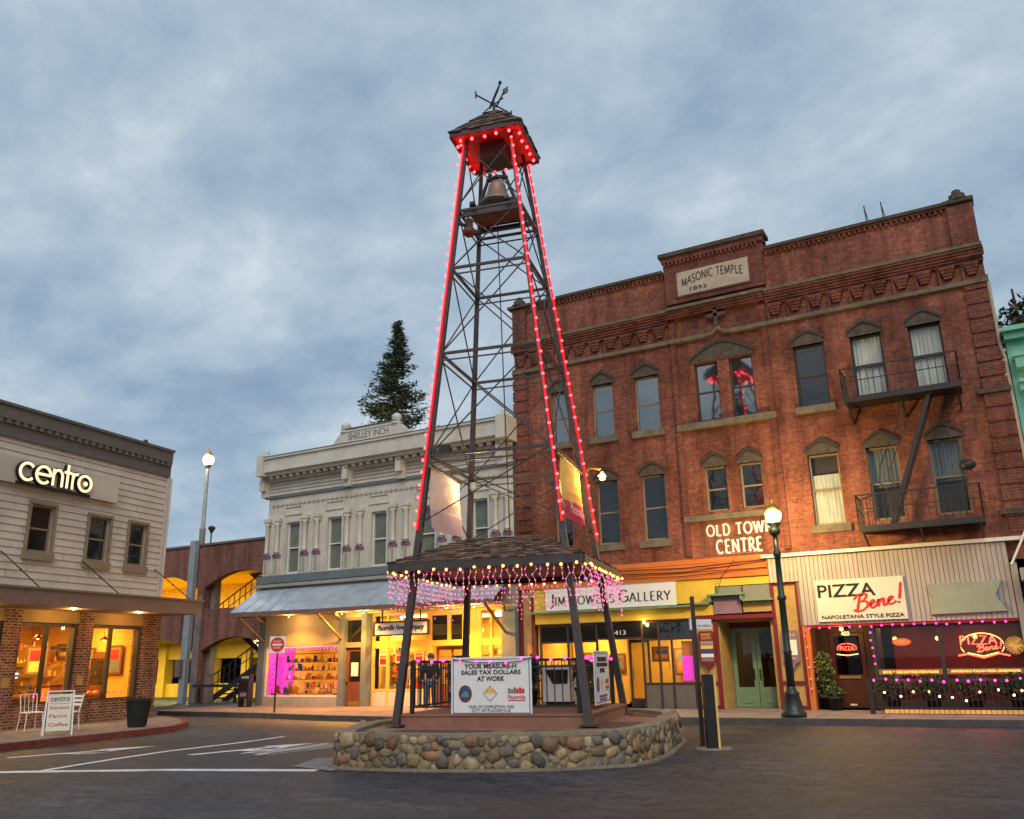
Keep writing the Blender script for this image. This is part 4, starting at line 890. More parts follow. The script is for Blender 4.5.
for i in range(5):
    a, c = WS[i]
    for z0, z1, aa, cc in ((7.48, 7.80, a - .1, c + .1),):
        m.box(aa, cc, Y0 - .05, Y0 - .003, z1, z1 + .03).box(aa, cc, Y0 - .05, Y0 - .003, z0, z0 + .03).box(aa, aa + .03, Y0 - .05, Y0 - .003, z0 + .03, z1).box(cc - .03, cc, Y0 - .05, Y0 - .003, z0 + .03, z1)
    m.box(a - .12, a - .04, Y0 - .06, Y0 - .003, 5.1, 7.3).box(c + .04, c + .12, Y0 - .06, Y0 - .003, 5.1, 7.3)
x = -25.2
for i in range(0, 12, 2):
    xc = (cols[i] + cols[i + 1]) / 2; m.box(xc - .05, xc + .05, Y0 - .03, Y0 - .003, 5.15, 7.2)
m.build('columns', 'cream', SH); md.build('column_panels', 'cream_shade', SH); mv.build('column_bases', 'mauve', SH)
# ground floor
m = MB(); m.box(-26.08, -25.72, Y0 - .08, Y0 + .3, .15, 4.2).box(-21.97, -21.73, Y0 - .08, Y0 + .3, .15, 3.6).box(-20.93, -20.72, Y0 - .05, Y0 + .3, .15, 3.6).box(-14.92, -14.4, Y0 - .08, Y0 + .3, .15, 3.38).build('pier', 'bluegrey', SH)
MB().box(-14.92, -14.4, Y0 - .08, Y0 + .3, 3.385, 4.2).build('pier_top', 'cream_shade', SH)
MB().box(-25.72, -21.97, Y0, Y0 + .3, 2.34, 4.2).box(-21.73, -20.93, Y0, Y0 + .3, 3.3, 4.2).box(-20.72, -14.92, Y0, Y0 + .3, 3.42, 4.2).build('upper_panel', 'beige', SH)
MB().box(-25.72, -21.97, Y0 - .02, Y0 + .3, .15, .48).build('bulkhead', 'cream_shade', SH)
pk = MB().box(-25.72, -25.66, Y0 + .02, Y0 + .1, .5, 2.34).box(-22.03, -21.97, Y0 + .02, Y0 + .1, .5, 2.34).box(-25.66, -22.03, Y0 + .02, Y0 + .1, 2.28, 2.34).box(-25.66, -22.03, Y0 + .02, Y0 + .1, .48, .54).build('shop_window', 'frame_white', SH)
MB().box(-25.66, -22.03, Y0 + .05, Y0 + .055, .54, 2.28).build('pane', 'glass', pk)
room(SH, -25.7, -22.0, Y0 + .15, Y0 + 3.2, .15, 2.9)
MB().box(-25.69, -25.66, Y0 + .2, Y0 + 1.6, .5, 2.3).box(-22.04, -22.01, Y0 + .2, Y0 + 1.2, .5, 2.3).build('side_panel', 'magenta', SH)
ceil_light(SH, -23.6, Y0 + 1.5, 2.85, 1.4, .3, 110, (1, .62, .2))
dd = MB().box(-21.71, -21.6, Y0 + .12, Y0 + .18, .16, 2.2).box(-21.06, -20.95, Y0 + .12, Y0 + .18, .16, 2.2).box(-21.6, -21.06, Y0 + .12, Y0 + .18, 2.08, 2.2).box(-21.6, -21.06, Y0 + .12, Y0 + .18, .16, 1.0).build('wood_door', 'wood', SH)
MB().box(-21.6, -21.06, Y0 + .15, Y0 + .155, 1.0, 2.08).build('pane', 'glass_dark', dd); MB().box(-21.58, -21.08, Y0 + .09, Y0 + .118, .17, .33).build('kick_plate', 'brass', dd); MB().box(-21.48, -21.16, Y0 + .1, Y0 + .12, 1.2, 1.68).build('notice', 'white', dd)
MB().box(-21.68, -21.62, Y0 + .05, Y0 + .1, 1.0, 1.15).build('handle', 'brass', dd)
tr = MB().box(-21.73, -20.93, Y0 + .02, Y0 + .2, 2.22, 2.4).box(-21.73, -20.93, Y0 + .02, Y0 + .2, 3.2, 3.3).build('transom_frame', 'frame_tan', SH); MB().box(-21.73, -20.93, Y0 + .15, Y0 + .16, 2.4, 3.2).build('pane', 'glass_dark', tr)
Y1 = Y0 + .35
m = MB()
for x in (-20.7, -20.02, -18.22, -18.12): m.box(x - .05, x + .05, Y1, Y1 + .1, .15, 3.42)
for a, c in ((-20.65, -20.07), (-19.97, -18.27)):
    for z0, z1 in ((.66, .74), (2.16, 2.42), (3.32, 3.42)): m.box(a, c, Y1 + .01, Y1 + .09, z0, z1)
m.box(-18.07, -16.6, Y1 + .01, Y1 + .09, 2.2, 2.38).box(-18.07, -16.6, Y1 + .01, Y1 + .09, 3.24, 3.42).box(-17.4, -17.26, Y1 + .01, Y1 + .09, 2.38, 3.24).box(-16.7, -16.6, Y1 + .01, Y1 + .09, .15, 2.2).box(-16.78, -16.6, Y1 + .012, Y1 + .088, 2.38, 3.24)
for x in (-16.05, -15.6, -15.08): m.box(x - .05, x + .05, Y1, Y1 + .1, .15, 3.42)
for a, c in ((-16.0, -15.65), (-15.55, -15.13)):
    for z0, z1 in ((.66, .74), (2.16, 2.4), (3.34, 3.42)): m.box(a, c, Y1 + .01, Y1 + .09, z0, z1)
m.box(-16.6, -16.1, Y1 + .02, Y1 + .08, .15, 3.42)
m.build('shopfront_frame', 'room', SH)  # cream frame, warm shop light put into its yellow colour
MB().box(-20.65, -18.27, Y1 + .02, Y1 + .07, .15, .66).box(-16.0, -15.13, Y1 + .02, Y1 + .07, .15, .66).build('shop_bulkhead', 'cream', SH)
MB().box(-20.65, -18.27, Y1 + .05, Y1 + .055, .74, 2.16).box(-20.65, -18.27, Y1 + .05, Y1 + .055, 2.42, 3.32).box(-16.0, -15.13, Y1 + .05, Y1 + .055, .74, 3.34).build('shop_pane', 'glass', SH)
MB().box(-18.07, -17.4, Y1 + .05, Y1 + .055, 2.38, 3.24).box(-17.26, -16.78, Y1 + .05, Y1 + .055, 2.38, 3.24).build('transom_pane', 'glass_dark', SH)
rd = MB().box(-18.06, -17.97, Y1 + .3, Y1 + .36, .16, 2.18).box(-17.42, -17.36, Y1 + .3, Y1 + .36, .16, 2.18).box(-16.7, -16.6, Y1 + .3, Y1 + .36, .16, 2.18).box(-17.97, -17.42, Y1 + .3, Y1 + .36, .16, .9).box(-17.36, -16.7, Y1 + .3, Y1 + .36, .16, .9).box(-17.97, -16.7, Y1 + .301, Y1 + .359, 2.05, 2.18).build('wood_door', 'wood', SH)
MB().box(-17.97, -17.42, Y1 + .33, Y1 + .335, .9, 2.05).box(-17.36, -16.7, Y1 + .33, Y1 + .335, .9, 2.05).build('pane', 'glass', rd)
room(SH, -20.7, -14.95, Y1 + .4, Y1 + 4.6, .15, 3.4)
ceil_light(SH, -19.6, Y1 + 1.4, 3.35, 1.4, .3, 150, (1, .68, .22)); ceil_light(SH, -15.7, Y1 + 1.4, 3.35, .9, .3, 110, (1, .72, .3)); ceil_light(SH, -17.5, Y1 + 3.2, 3.35, 1.6, .3, 90, (1, .6, .2))
# metal awning
m = MB(); AY = Y0 - 1.5; k = 18; xa, xb = -26.2, -14.45
m.add([(xa, AY, 3.62), (xb, AY, 3.52), (xb, Y0 - .1, 4.55), (xa - .0, Y0 - .1, 4.6)], [(0, 1, 2, 3)]); m.add([(xa, AY, 3.60), (xb, AY, 3.50), (xb, Y0 - .1, 4.53), (xa, Y0 - .1, 4.58)], [(3, 2, 1, 0)])
for i in range(k + 1):
    u = i / k; x = xa + (xb - xa) * u; z = 3.62 - .1 * u
    m.bar((x, AY - .01, z + .012), (x, Y0 - .1, z + .96), .016)
aw = m.build('awning', 'tin', SH)
MB().box(xa, xb, AY - .03, AY + .0, 3.44, 3.58).box(xa, xa + .03, AY + .005, Y0 - .1, 3.44, 3.56).build('fascia', 'awn_brown', aw)
MB().box(xa + .05, xb, AY + .02, Y0 - .1, 3.47, 3.5).build('soffit', 'tan', aw)
for x in (-25.8, -21.85, -14.75):
    MB().bar((x, Y0 - .1, 2.55), (x, AY + .08, 3.42), .035).bar((x, Y0 - .12, 3.25), (x + .45, AY + .5, 3.44), .03).build('brace', 'tan', aw)
for x, e_ in ((-23.9, 70), (-21.3, 80), (-20.3, 130), (-16.7, 130), (-15.6, 110)):
    MB().lathe([(.03, 0), (.05, -.03), (.05, -.05)], 10, (x, AY + .75, 3.46)).ball((x, AY + .75, 3.405), .025, 8, 5, 1).build('awning_lamp', ['iron', 'bulb_warm'], SH)
    point('awning_light', (x, AY + .75, 3.28), e_ * .55, (1, .58, .16), SH, .06); spot('awning_light', (x, AY + .4, 3.36), e_ * 3.4, (1, .38, .05), SH, .08, 140)

# ================================================================== CENTRO (clapboard) BUILDING
CB = thing('clapboard_building', 'greige clapboard two-storey corner building with dark dentil parapet and brick ground floor', 'building', (LO.x, LO.y, 0), LA)
WC = [(-8.35, -7.6, 4.78, 6.1), (-5.3, -4.55, 4.78, 6.1), (-3.28, -2.52, 4.72, 6.06), (-1.72, -1.02, 4.73, 6.06)]
m = MB(); wall_holes(m, -24, -.24, 3.3, 8.2, .04, WC, .2); m.box(-.5, -.24, .3, 9, 0, 8.2).box(-24, -.3, 8.8, 9, 0, 8.2).box(-24, -.3, .4, 8.8, 7.6, 7.8).box(-24, -.3, .5, .6, 3.5, 7.6)
m.add([(-.24, .04, 3.3), (-.24, .3, 3.3), (-.24, .3, 8.2), (-.24, .04, 8.2)], [(0, 1, 2, 3)])
m.build('wall', 'clap', CB)
m = MB(); z = 3.45
while z < 7.78:
    segs = [(-24, -.32)]
    for h in WC:
        if h[2] - .1 < z + .1 < h[3] + .06:
            ns = []
            for a, c in segs:
                if a < h[0] and c > h[1]: ns += [(a, h[0] - .06), (h[1] + .06, c)]
                else: ns.append((a, c))
            segs = ns
    for a, c in segs:
        m.add([(a, -.0, z), (c, -.0, z), (c, .03, z + .198), (a, .03, z + .198), (a, .039, z), (c, .039, z)], [(0, 1, 2, 3), (4, 5, 1, 0)])
    z += .2
m.build('clapboards', 'clap', CB)
m = MB(); rj = random.Random(9); z = 3.45
while z < 7.6:
    for _ in range(3):
        x = rj.uniform(-9, -.6)
        if not any(h[0] - .15 < x < h[1] + .15 and h[2] - .2 < z < h[3] + .1 for h in WC): m.add([(x, -.003, z + .004), (x + .012, -.003, z + .004), (x + .012, .024, z + .19), (x, .024, z + .19)], [(0, 1, 2, 3)])
    z += .2
m.add([(-9.2, -.004, 3.46), (-.6, -.004, 3.46), (-.6, -.004, 3.464), (-9.2, -.004, 3.464)], [(0, 1, 2, 3)])
m.build('clapboards', 'taupe', CB)
MB().tube([(-.2, -.06, 3.7), (-.2, -.06, 7.75)], .035, 8).build('downpipe', 'clap', CB)
MB().box(-.34, -.22, -.03, .06, 3.3, 7.8).build('corner_board', 'clap', CB)
m = MB(); m.box(-24, -.26, -.06, .4, 7.78, 8.14).box(-24, -.32, -.16, .4, 8.24, 8.60).box(-24, -.3, -.22, .4, 8.60, 8.68).box(-24, -.28, -.1, .4, 8.14, 8.24)
x = -12
while x < -.4: m.box(x, x + .13, -.15, -.1, 8.12, 8.24); x += .26
m.build('parapet', 'taupe', CB)
for h in WC:
    wn = window(CB, *h, -.06, 'frame_tan', 'glass_dark', None, False)
    MB().box(h[0] - .12, h[1] + .12, -.09, .04, h[2] - .22, h[2] - .003).build('sill', 'frame_tan', wn)
    MB().box(h[0] - .09, h[0] - .003, -.04, .04, h[2], h[3]).box(h[1] + .003, h[1] + .09, -.04, .04, h[2], h[3]).box(h[0] - .09, h[1] + .09, -.05, .04, h[3] + .003, h[3] + .08).build('casing', 'frame_tan', wn)
# flat canopy
m = MB(); m.box(-24, .06, -1.55, -1.5, 3.23, 3.62).box(-24, .11, -1.6, -1.505, 3.625, 3.68).box(-24, .06, -1.5, .0, 3.24, 3.3)
m.box(.01, .06, -1.5, 0, 3.3, 3.62)
m.box(-24, .05, -1.5, -.02, 3.56, 3.6)
m.build('canopy', 'awn_brown', CB)
for x in (-7.5, -6.03, -3.4, -.5):
    MB().bar((x, 0, 4.7), (x + .1, -1.5, 3.66), .012).ball((x + .05, -.75, 4.18), .035, 6, 4).build('canopy_rod', 'iron', CB)
# ground floor
m = MB()
for a, c in ((-24, -8.3), (-5.62, -5.1), (-3.2, -2.68), (-.75, 0)): m.box(a, c, .0, .4, .15, 3.24)
for a, c in ((-8.3, -5.62), (-5.1, -3.2), (-2.68, -.75)): m.box(a, c, .003, .4, .15, .74)
m.box(-.3, -.001, .4, 8.9, .15, 3.24)
m.build('brick_base', 'brick_mix', CB)
m = MB()
for a, c in ((-8.3, -5.62), (-5.1, -3.2), (-2.68, -.75)): m.box(a, c, .02, .4, 2.9, 3.24)
m.build('beam', 'tan', CB)
for a, c, ms in ((-8.3, -5.62, (-7,)), (-5.08, -3.22, (-4.18,)), (-2.66, -.77, (-1.9,))):
    m = MB(); m.box(a, a + .07, .1, .2, .75, 2.9).box(c - .1, c, .05, .2, .75, 2.9).box(a + .07, c - .1, .1, .2, 2.8, 2.9).box(a + .07, c - .1, .1, .2, .74, .8)
    for x in ms: m.box(x - .05, x + .05, .1, .2, .8, 2.8)
    wn = m.build('shop_window', 'frame_dark', CB); MB().box(a + .07, c - .1, .15, .155, .8, 2.8).build('pane', 'glass', wn)
for x in (-5.38, -3.0):
    MB().box(x - .12, x + .12, -.03, -.003, 1.2, 1.45).build('wall_plate', 'ochre', CB)
room(CB, -8.3, -.55, .45, 5, .15, 3.2, 'room_or')
ceil_light(CB, -4.1, 1.8, 3.15, 1.6, .3, 230, (1, .60, .12)); ceil_light(CB, -1.7, 1.6, 3.15, 1.2, .3, 80, (1, .52, .10)); ceil_light(CB, -6.8, 1.8, 3.15, 1.2, .3, 70, (1, .52, .10))
for x in (-7.0, -4.2, -1.8):
    MB().lathe([(.035, 0), (.035, -.02)], 10, (x, -.8, 3.24)).build('soffit_lamp', 'bulb_warm', CB); point('soffit_light', (x, -.8, 3.12), 34, (1, .55, .16), CB, .08)
m = MB(); m.box(-.95, -.75, .6, .7, 8.74, 8.9).ball((-.85, .6, 8.95), .09, 8, 5).bar((-.85, .6, 8.9), (-.35, .6, 8.82), .02); m.build('roof_spotlight', 'iron', CB)

# ================================================================== PARKING GARAGE
GB = thing('parking_garage', 'two-level brick parking garage with wide arches and yellow-lit decks', 'building', (0, 0, 0))
GY = 30.0
def arch_strip(mb, x0, x1, zs, zc, ztop, y0, y1, n=14):
    for i in range(n):
        a, c = x0 + (x1 - x0) * i / n, x0 + (x1 - x0) * (i + 1) / n
        za, zb = [zs + (zc - zs) * (1 - (2 * (q - x0) / (x1 - x0) - 1) ** 2) for q in (a, c)]
        mb.add([(a, y0, za), (c, y0, zb), (c, y0, ztop), (a, y0, ztop), (a, y1, za), (c, y1, zb), (c, y1, ztop), (a, y1, ztop)], [(0, 1, 2, 3), (0, 4, 5, 1), (5, 4, 7, 6), (3, 2, 6, 7)])
m = MB()
for x0, x1 in ((-50.1, -45.0), (-45.0, -39.9), (-39.9, -34.75), (-34.25, -29.4)):
    arch_strip(m, x0, x1, 2.35, 3.0, 4.35, GY, GY + .4); arch_strip(m, x0, x1, 5.35, 6.1, 7.45, GY, GY + .4)
m.box(-34.75, -34.25, GY, GY + .4, 0, 7.45).box(-29.4, -27.5, GY, GY + .4, 0, 7.45)
m.build('wall', 'brick_far', GB)
MB().box(-62, -27.4, GY - .08, GY + .5, 7.455, 7.56).build('coping', 'taupe', GB)
MB().box(-34.35, -34.0, GY + .42, GY + .8, 0, 7.3).box(-40.1, -39.7, GY + .1, GY + .6, 0, 7.3).box(-34.72, -34.28, GY - .06, GY - .003, 0, 5.0).build('pier', 'concrete', GB)
m = MB(); m.box(-35.2, -34.8, GY - .3, GY - .06, 0, 7.72).build('steel_post', 'galv', GB)
MB().box(-35.4, -35.0, GY - .45, GY - .305, 1.2, 2.0).build('junction_box', 'awn_brown', GB)
MB().box(-62, -27.6, GY + .4, GY + 16, 3.0, 3.3).box(-62, -27.6, GY + .4, GY + 16, 6.2, 6.5).box(-62, -27.6, GY + .41, GY + .7, 3.3, 4.2).build('deck', 'yellow', GB)
m = MB(); m.box(-62, -27.6, GY + 6, GY + 6.3, 2.1, 3.0).box(-62, -27.6, GY + 6, GY + 6.3, 0, .75).box(-62, -27.6, GY + 6, GY + 6.3, 3.3, 6.2)
for x in (-54, -50, -47, -44, -40, -37.2, -34.8, -33.0, -30): m.box(x - .3, x + .3, GY + 5.8, GY + 6.4, 0, 3.0)
m.build('back_wall', 'yellow', GB)
MB().box(-62, -27.6, GY + 15.6, GY + 15.8, 0, 3).build('far_wall', 'room_dark', GB)
for x, y, z, e_ in ((-37.5, GY + 2.5, 2.9, 170), (-32.4, GY + 2.5, 2.9, 150), (-37.5, GY + 2.5, 6.1, 110), (-32.4, GY + 3.5, 6.1, 85), (-43, GY + 2.5, 2.9, 170), (-43, GY + 2.5, 6.1, 170), (-48, GY + 2.5, 2.9, 170), (-48, GY + 2.5, 6.1, 170)):
    MB().box(x - .6, x + .6, y - .1, y + .1, z, z + .08).build('deck_light', 'bulb_warm', GB); area('deck_lamp', (x, y, z - .03), 1.2, .25, e_ * 1.5, (1, .82, .34), GB)
def stair(parent, a, c, wd, n, name='stair_flight'):
    a, c = Vector(a), Vector(c); m = MB(); d = c - a; s = 1 if d.x > 0 else -1
    for dy in (0, wd):
        m.add([(a.x, a.y + dy, a.z), (c.x, c.y + dy, c.z), (c.x, c.y + dy, c.z - .3), (a.x, a.y + dy, a.z - .3), (a.x, a.y + dy + .06, a.z), (c.x, c.y + dy + .06, c.z), (c.x, c.y + dy + .06, c.z - .3), (a.x, a.y + dy + .06, a.z - .3)],
              [(0, 1, 2, 3), (7, 6, 5, 4), (0, 4, 5, 1), (3, 2, 6, 7)])
    for i in range(n):
        p = a + d * (i + .5) / n; m.box(p.x - .14, p.x + .14, p.y + .06, p.y + wd, p.z - .05, p.z)
    for dy in (0,):
        m.bar((a.x, a.y, a.z + .95), (c.x, c.y, c.z + .95), .025).bar((a.x, a.y, a.z + .5), (c.x, c.y, c.z + .5), .015)
        for i in range(n + 1):
            p = a + d * i / n; m.bar((p.x, p.y, p.z), (p.x, p.y, p.z + .95), .015)
    return m.build(name, 'iron', parent)
ST = thing('staircase', 'dark steel switchback staircase inside the arches of the parking garage', 'staircase', (-33, 31, 0))
for a, c in (((-1.7, 0, .1), (1.6, 0, 1.8)), ((1.6, 1.2, 1.8), (-.8, 1.2, 3.3)), ((-1.7, 0, 3.4), (1.6, 0, 5.1)), ((1.6, 1.2, 5.1), (-.8, 1.2, 6.6))): stair(ST, a, c, 1.0, 9)
MB().box(1.6, 2.6, 0, 2.2, 1.72, 1.8).box(1.6, 2.6, 0, 2.2, 5.02, 5.1).build('landing', 'iron', ST)
rl = thing('barrier_rail', 'dark horizontal barrier rail in front of the garage stairs', 'barrier', (-31.9, 27.9, .1))
MB().box(-.25, 2.6, 0, .12, .68, .80).build('rail', 'iron', rl)
for x in (.05, 2.3): MB().box(x, x + .12, .02, .1, .03, .67).build('post', 'iron', rl)

# ================================================================== GREEN BUILDING
GN = thing('green_building', 'mint green building with moulded cornice at the right edge', 'building', (0, 0, 0))
MB().box(1.06, 9, D, D + 12, .1, 9.75).build('wall', 'mint', GN)
m = MB(); m.box(1.04, 9, D - .25, D + .3, 9.76, 9.95).box(1.02, 9, D - .4, D + .3, 9.955, 10.08)
m.box(1.2, 1.7, D - .35, D - .003, 8.9, 9.2).box(1.15, 1.75, D - .4, D - .003, 9.205, 9.3).box(1.2, 9, D - .2, D - .003, 8.3, 8.5).box(1.2, 9, D - .3, D - .003, 8.505, 8.6)
m.box(1.3, 1.6, D - .28, D - .003, 8.0, 8.29).build('cornice', 'mint', GN)
MB().box(1.3, 1.8, D - .1, D - .003, 4.5, 7.6).build('pilaster', 'mint', GN)
MB().box(1.9, 2.8, D - .02, D - .003, 5.2, 7.4).build('window', 'glass_dark', GN)
MB().box(.4, 9, D - .05, D + .2, .15, 3.3).build('shopfront', 'frame_dark', GN)
MB().box(.4, 9, D - .9, D - .06, 3.3, 3.6).build('canopy', 'cream_shade', GN)
m = MB(); m.tube([(1.0, D - .05, 5.0), (.99, D - .05, 9.3), (.92, D - .05, 9.7), (.93, D - .05, 11.6)], .045, 8).build('drainpipe', 'beige', GN)

# ================================================================== BELL TOWER
TC = (-8.812, 15.82); TA = R(12.56)
LXw = -.024
def T3(x, y, z):      # the tower leans very slightly; local coordinates
    return (x + LXw * z * math.cos(TA), y - LXw * z * math.sin(TA), z)
def hs(z): return 1.87 - .0974 * z
TW = thing('bell_tower', 'tall dark steel bell tower with shingled cupola and a low shingled canopy around its legs', 'bell tower', (TC[0], TC[1], 0), TA)
def leg(sx, sy, z): h = hs(z); return T3(sx * h, sy * h, z)
CN = [(-1, -1), (1, -1), (1, 1), (-1, 1)]
for sx, sy in CN:
    lit = not (sx < 0 and sy > 0)
    m = MB(); r = .085
    pts = [leg(sx, sy, z) for z in (.5, 3.2, 6, 9, 12, 13.75)]
    m.tube(pts, [.066, .062, .054, .047, .042, .038], 4, square=True)
    x, y, z = leg(sx, sy, .5); m.box(x - .16, x + .16, y - .16, y + .16, .5, .52)
    m.build('leg', 'steel', TW)
lev = [3.5, 5.72, 8.02, 10.12, 11.62]
for z in lev:
    for (a, b) in ((0, 1), (1, 2), (2, 3), (3, 0)):
        MB().bar(leg(*CN[a], z), leg(*CN[b], z), .028).build('girt', 'steel', TW)
        if z > 4: MB().bar(leg(*CN[a], z - .16), leg(*CN[b], z - .16), .014).build('girt', 'steel', TW)
pairs = [(4.3, 5.72), (5.72, 8.02), (8.02, 10.12), (10.12, 11.62), (11.8, 13.4)]
for i, (z0, z1) in enumerate(pairs):
    for (a, b) in ((0, 1), (1, 2), (2, 3), (3, 0)):
        for p, q in ((a, b), (b, a)):
            r = .017 if i else .014
            MB().tube([leg(*CN[p], z0), leg(*CN[q], z1)], r, 5).build('cross_brace', 'steel', TW)
# ladder rods up the middle
for x in (-.12,): MB().tube([T3(x, .3, 4.0), T3(x * .5, .1, 11.6)], .014, 5).build('bell_rope', 'iron', TW)
# bell deck
z = 11.62; h = hs(z) - .02
m = MB()
n_ = 9
for i in range(n_):
    y0 = -h * .55 + 2 * h * .55 * i / n_; x_, y_, _ = T3(0, y0, z); m.box(x_ - h * .85, x_ + h * .85, y_, y_ + 2 * h * .55 / n_ - .015, z + .10, z + .14)
m.build('deck', 'wood', TW)
for yy in (-.45, .45):
    x_, y_, _ = T3(0, yy, z); MB().box(x_ - h, x_ + h, y_ - .05, y_ + .05, z + .0, z + .098).build('deck_beam', 'steel', TW)
for xx in (-.42, .42):
    x_, y_, _ = T3(xx, 0, z); MB().box(x_ - .05, x_ + .05, y_ - h, y_ + h, z + .142, z + .21).build('deck_beam', 'steel', TW)
m = MB()
c0 = T3(0, 0, z + .2)
bell = thing('fire_bell', 'old bronze bell hung in an iron yoke frame high in the tower', 'bell', (0, 0, 0)); bell.location = (TC[0], TC[1], 0); bell.rotation_euler = (0, 0, TA)
MB().lathe([(.40, 0), (.385, .05), (.30, .16), (.235, .32), (.205, .48), (.15, .58), (.05, .62)], 20, (c0[0], c0[1] - .05, z + .42)).build('bell_body', 'bronze', bell)
for s in (-1, 1):
    pts = [(c0[0] + s * .52, c0[1] - .05, z + .22), (c0[0] + s * .40, c0[1] - .05, z + .6), (c0[0] + s * .26, c0[1] - .05, z + 1.0), (c0[0] + s * .16, c0[1] - .05, z + 1.26)]
    MB().tube(pts, [.06, .05, .04, .05], 6).build('yoke_stand', 'iron', bell)
    MB().bar((c0[0] + s * .5, c0[1] - .5, z + .24), (c0[0] + s * .5, c0[1] + .4, z + .24), .045).build('stand_foot', 'iron', bell)
MB().tube([(c0[0] - .26, c0[1] - .05, z + 1.08), (c0[0], c0[1] - .05, z + 1.16), (c0[0] + .26, c0[1] - .05, z + 1.08)], .055, 6).build('yoke', 'iron', bell)
MB().lathe([(.02, 0), (.05, .02), (.05, .08), (.015, .1), (.015, .4)], 8, (c0[0], c0[1] - .05, z + .34)).build('clapper', 'iron', bell)
sir = thing('siren', 'round rusty siren horn fixed beside the left tower leg below the bell', 'siren', (TC[0], TC[1], 0), TA)
q = leg(-1, -1, 11.2); MB().lathe([(.08, 0), (.15, .06), (.15, .16), (.09, .22), (.09, .42), (.04, .46)], 8, (q[0] + .22, q[1] + .25, 11.05)).build('housing', 'wood', sir)
MB().bar((q[0], q[1], 11.3), (q[0] + .22, q[1] + .25, 11.3), .03).build('bracket', 'iron', sir)
# hip roofs with shingles
def shingle_roof(parent, ez, e, az, a, rows, wd, name, lift=.0, hot=0.0):
    m = MB(); base = MB()
    def P(u, face, t):     # t 0 eave .. 1 top, u -1..1
        h = e + (a - e) * t; z = ez + (az - ez) * t
        x, y = {0: (u * h, -h), 1: (h, u * h), 2: (-u * h, h), 3: (-h, -u * h)}[face]
        return Vector(T3(x, y, 0)[:2] + (z,)) + Vector((LXw * z * math.cos(TA), -LXw * z * math.sin(TA), 0))
    for f in range(4):
        base.add([P(-1, f, 0), P(1, f, 0), P(1, f, 1), P(-1, f, 1)], [(0, 1, 2, 3)])
        c = Vector({0: (0, -1, 0), 1: (1, 0, 0), 2: (0, 1, 0), 3: (-1, 0, 0)}[f]); nrm = (c * (az - ez) + Vector((0, 0, 1)) * (e - a)).normalized()
        for r_ in range(rows):
            t0, t1 = r_ / rows, min(1.0, (r_ + 1.35) / rows); hh = e + (a - e) * t0; n = max(2, int(2 * hh / wd))
            for i in range(n):
                u0 = -1 + 2 * i / n + random.uniform(-.003, .003); u1 = -1 + 2 * (i + 1) / n - .012 * 1 / hh
                dt = random.uniform(-.25, .2) / rows if r_ else random.uniform(-.2, 0.05) / rows
                th = random.uniform(.02, .05); c_ = random.uniform(.5, 1.35)
                col = random.choice([(.16, .085, .055), (.12, .08, .06), (.19, .115, .075), (.095, .06, .045), (.14, .10, .08)]); col = tuple(k * c_ for k in col)
                A = [P(u0, f, t0 + dt), P(u1, f, t0 + dt), P(u1, f, t1), P(u0, f, t1)]
                o = [nrm * (.005 + th), nrm * (.005 + th), nrm * .008, nrm * .008]
                top = [p + q_ for p, q_ in zip(A, o)]; bot = [A[0] + nrm * .004, A[1] + nrm * .004]
                m.add(top + bot, [(0, 1, 2, 3), (4, 5, 1, 0), (4, 0, 3), (5, 2, 1)], col=col)
    rf = m.build(name, 'shingle', parent); base.build('roof_boards', 'wood', rf)
    return rf
def tz(z): x, y, _ = T3(0, 0, z); return x, y
shingle_roof(TW, 13.66, .88, 14.62, .10, 6, .15, 'cupola_roof')
m = MB(); ox, oy = tz(13.6)
for s in (-1, 1):
    m.box(ox - .86, ox + .86, oy + s * .86 - .02, oy + s * .86 + .02, 13.54, 13.66); m.box(ox + s * .86 - .02, ox + s * .86 + .02, oy - .84, oy + .84, 13.54, 13.66)
m.build('cupola_fascia', 'steel_lit', TW)  # steel colour here already carries the red bulb light
MB().box(ox - .84, ox + .84, oy - .84, oy + .84, 13.62, 13.64).build('cupola_soffit', 'redp', TW)
MB().box(ox - .3, ox + .3, oy - .3, oy + .3, 13.2, 13.615).build('cupola_hatch', 'steel', TW)
shingle_roof(TW, 3.46, 1.94, 4.02, .75, 9, .17, 'canopy_roof')
MB().add([T3(x, y, 4.02) for x, y in ((-.75, -.75), (.75, -.75), (.75, .75), (-.75, .75))], [(0, 1, 2, 3)]).build('canopy_roof_top', 'steel', TW)
m = MB(); ox, oy = tz(3.4); E_ = 1.93
for s in (-1, 1):
    m.box(ox - E_, ox + E_, oy + s * E_ - .03, oy + s * E_ + .03, 3.32, 3.47); m.box(ox + s * E_ - .03, ox + s * E_ + .03, oy - E_ + .03, oy + E_ - .03, 3.32, 3.47)
m.build('canopy_fascia', 'steel', TW)
MB().box(ox - E_ + .03, ox + E_ - .03, oy - E_ + .03, oy + E_ - .03, 3.43, 3.45).build('canopy_soffit', 'maroon', TW)  # pink bulb glow on the underside put into the maroon paint
